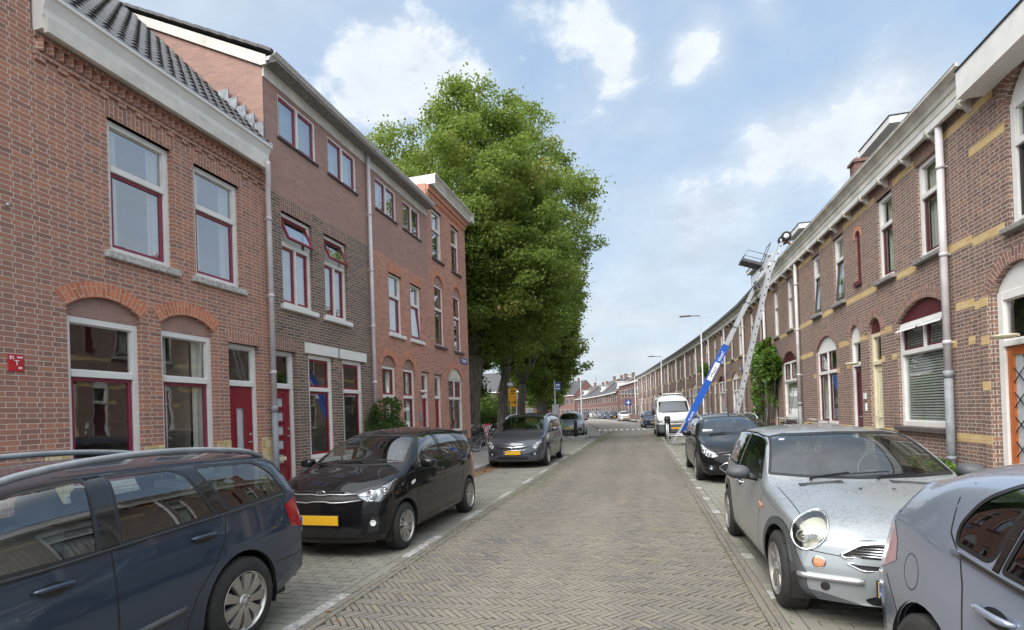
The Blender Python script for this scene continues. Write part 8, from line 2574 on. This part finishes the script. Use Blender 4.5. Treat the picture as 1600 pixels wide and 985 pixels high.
# ------------------------------------------------------------------ distant buildings
def far_house(loc, rz, w, d, h, roofh, label, wall='brick_far', ridge='x', windows=(4,2), chim=1, roofmat='tile_dark', white=True, dorm=0, cat='house', name='gabled_house', group=None, flat=False):
    root = empty(name, loc, rz, label, cat, group)
    b = MB(); b.box(-w/2,w/2,0,d,0,h)
    if not flat:
        for x in (-w/2,w/2): b.face([(x,0,h),(x,d,h),(x,d/2,h+roofh)], [(0,h),(d,h),(d/2,h+roofh)])
    b.build('wall', MAT[wall], root)
    r = MB()
    if flat: r.box(-w/2-.2,w/2+.2,-.25,d+.2,h,h+.28,0,.02); r.build('roof_edge', MAT['white'], root)
    else:
        for y0, y1 in ((-.3,d/2),(d+.3,d/2)):
            z0 = h-.3*roofh/(d/2)
            r.face([(-w/2-.1,y0,z0+.06),(w/2+.1,y0,z0+.06),(w/2+.1,y1,h+roofh+.06),(-w/2-.1,y1,h+roofh+.06)])
        ro = r.build('roof', MAT[roofmat], root)
        g = MB(); g.box(-w/2-.1,w/2+.1,-.42,-.28,h-.32,h-.10,0,.02); g.build('gutter', MAT['white'], root)
        for k in range(chim):
            c = MB(); x = -w/2+.5+(w-1)*(k+.5)/chim; c.box(x-.3,x+.3,d/2-.3,d/2+.3,h+roofh-.5,h+roofh+1.0,0,.02); c.box(x-.35,x+.35,d/2-.35,d/2+.35,h+roofh+.8,h+roofh+.92); c.build('chimney', MAT['brick_far'], ro)
        for k in range(dorm):
            x = -w/2+w*(k+.5)/dorm; q = MB(); z = h+roofh*.25; q.box(x-.8,x+.8,d*.10,d*.4,z,z+1.35); do = q.build('dormer', MAT['white'], root)
            q = MB(); q.box(x-.65,x+.65,d*.10-.02,d*.10-.004,z+.35,z+1.15); q.build('pane', MAT['pane_sky'], do); q = MB(); q.box(x-.95,x+.95,d*.10-.2,d*.4,z+1.352,z+1.45); q.build('dormer_roof', MAT['white'], do)
    nx, nz = windows
    for j in range(nz):
        for i in range(nx):
            x = -w/2+w*(i+.5)/nx; z = .9+j*(h-.4)/nz; ww = w/nx*.30
            f = MB(); f.box(x-ww,x+ww,-.03,.01,z,z+1.6,0,.01); o = f.build('window', MAT['white'] if white else MAT['plum'], root)
            p = MB(); p.box(x-ww+.08,x-.04,-.04,-.031,z+.08,z+1.52); p.box(x+.04,x+ww-.08,-.04,-.031,z+.08,z+1.52); p.build('pane', MAT['pane'], o)
            p = MB(); p.box(x-ww+.02,x+ww-.02,-.035,-.0305,z+.04,z+1.56); p.build('window_recess', MAT['cabin'], o)
    return root
# square brick building and the gabled row beyond it
def facing(p0, p1):
    p0, p1 = Vector(p0), Vector(p1); c = (p0+p1)/2; d = p1-p0
    # local +x from left to right as seen from the street, local +y away from it
    return (c.x, c.y, 0), math.atan2(-d.y, -d.x), d.length
l, r, w = facing((-.4,88),(-4.4,106))
far_house(l, r, w, 12, 6.3, 0, 'square red brick building with white cornice closing the right hand row', windows=(6,2), flat=True, name='brick_building', cat='building')
seg = [(-4.9,108),(-7.2,118.4),(-9.6,128.8),(-12.4,139),(-15.6,149),(-19.4,158.5)]
lb = ['first gabled house with dormers behind the square brick building', 'second gabled house in the distance, steep dark roof and dormers', 'third distant gabled house with chimneys on the ridge', 'fourth distant gabled house toward the end of the street', 'last distant gabled house at the end of the street']
for i in range(5):
    l, r, w = facing(seg[i], seg[i+1])
    far_house(l, r, w-.05, 9, 5.5, 3.1+.35*((i*7) % 3), lb[i], windows=(4,2), chim=1+i % 2, dorm=(i+1) % 2, group='distant gabled houses', roofmat='tile_dark' if i % 2 else 'roof_felt')
l, r, w = facing((-20.5,163),(-31,176)); far_house(l, r, w, 9, 7.0, 4.5, 'pale fronted distant house closing the view at the street end', wall='brick_far', windows=(6,2), chim=2, dorm=1)
l, r, w = facing((-32,177),(-46,186)); far_house(l, r, w, 9, 7.5, 4.5, 'distant house behind the small street trees, long roof', wall='brick_far', windows=(7,2), chim=2, dorm=1)
# houses across the park
xs = [-22, -31.5, -41, -50.5, -60]
lb = ['red brick house with white windows seen between the park trunks', 'second brick house across the park, left of the forked maple', 'third brick house across the park behind the bicycles', 'fourth brick house across the park, mostly behind the trunks', 'fifth brick house far left across the park']
for i, x in enumerate(xs):
    far_house((x, 97-i*1.5, 0), 0, 9.4, 9, 6.0, 3.8, lb[i], windows=(4,2), chim=1, dorm=1, group='brick houses across the park')
# antenna mast on the far roofs
root = empty('antenna_mast', (-11.0,131,9.5), 0, 'thin antenna mast above the distant roofs', 'antenna')
m = MB(); m.tube([(0,0,-1),(0,0,3.2)], .06, 6)
for z in (2.2,2.6,3.0): m.tube([(-.5,0,z),(.5,0,z)], .03, 4)
m.build('mast', MAT['zinc'], root)
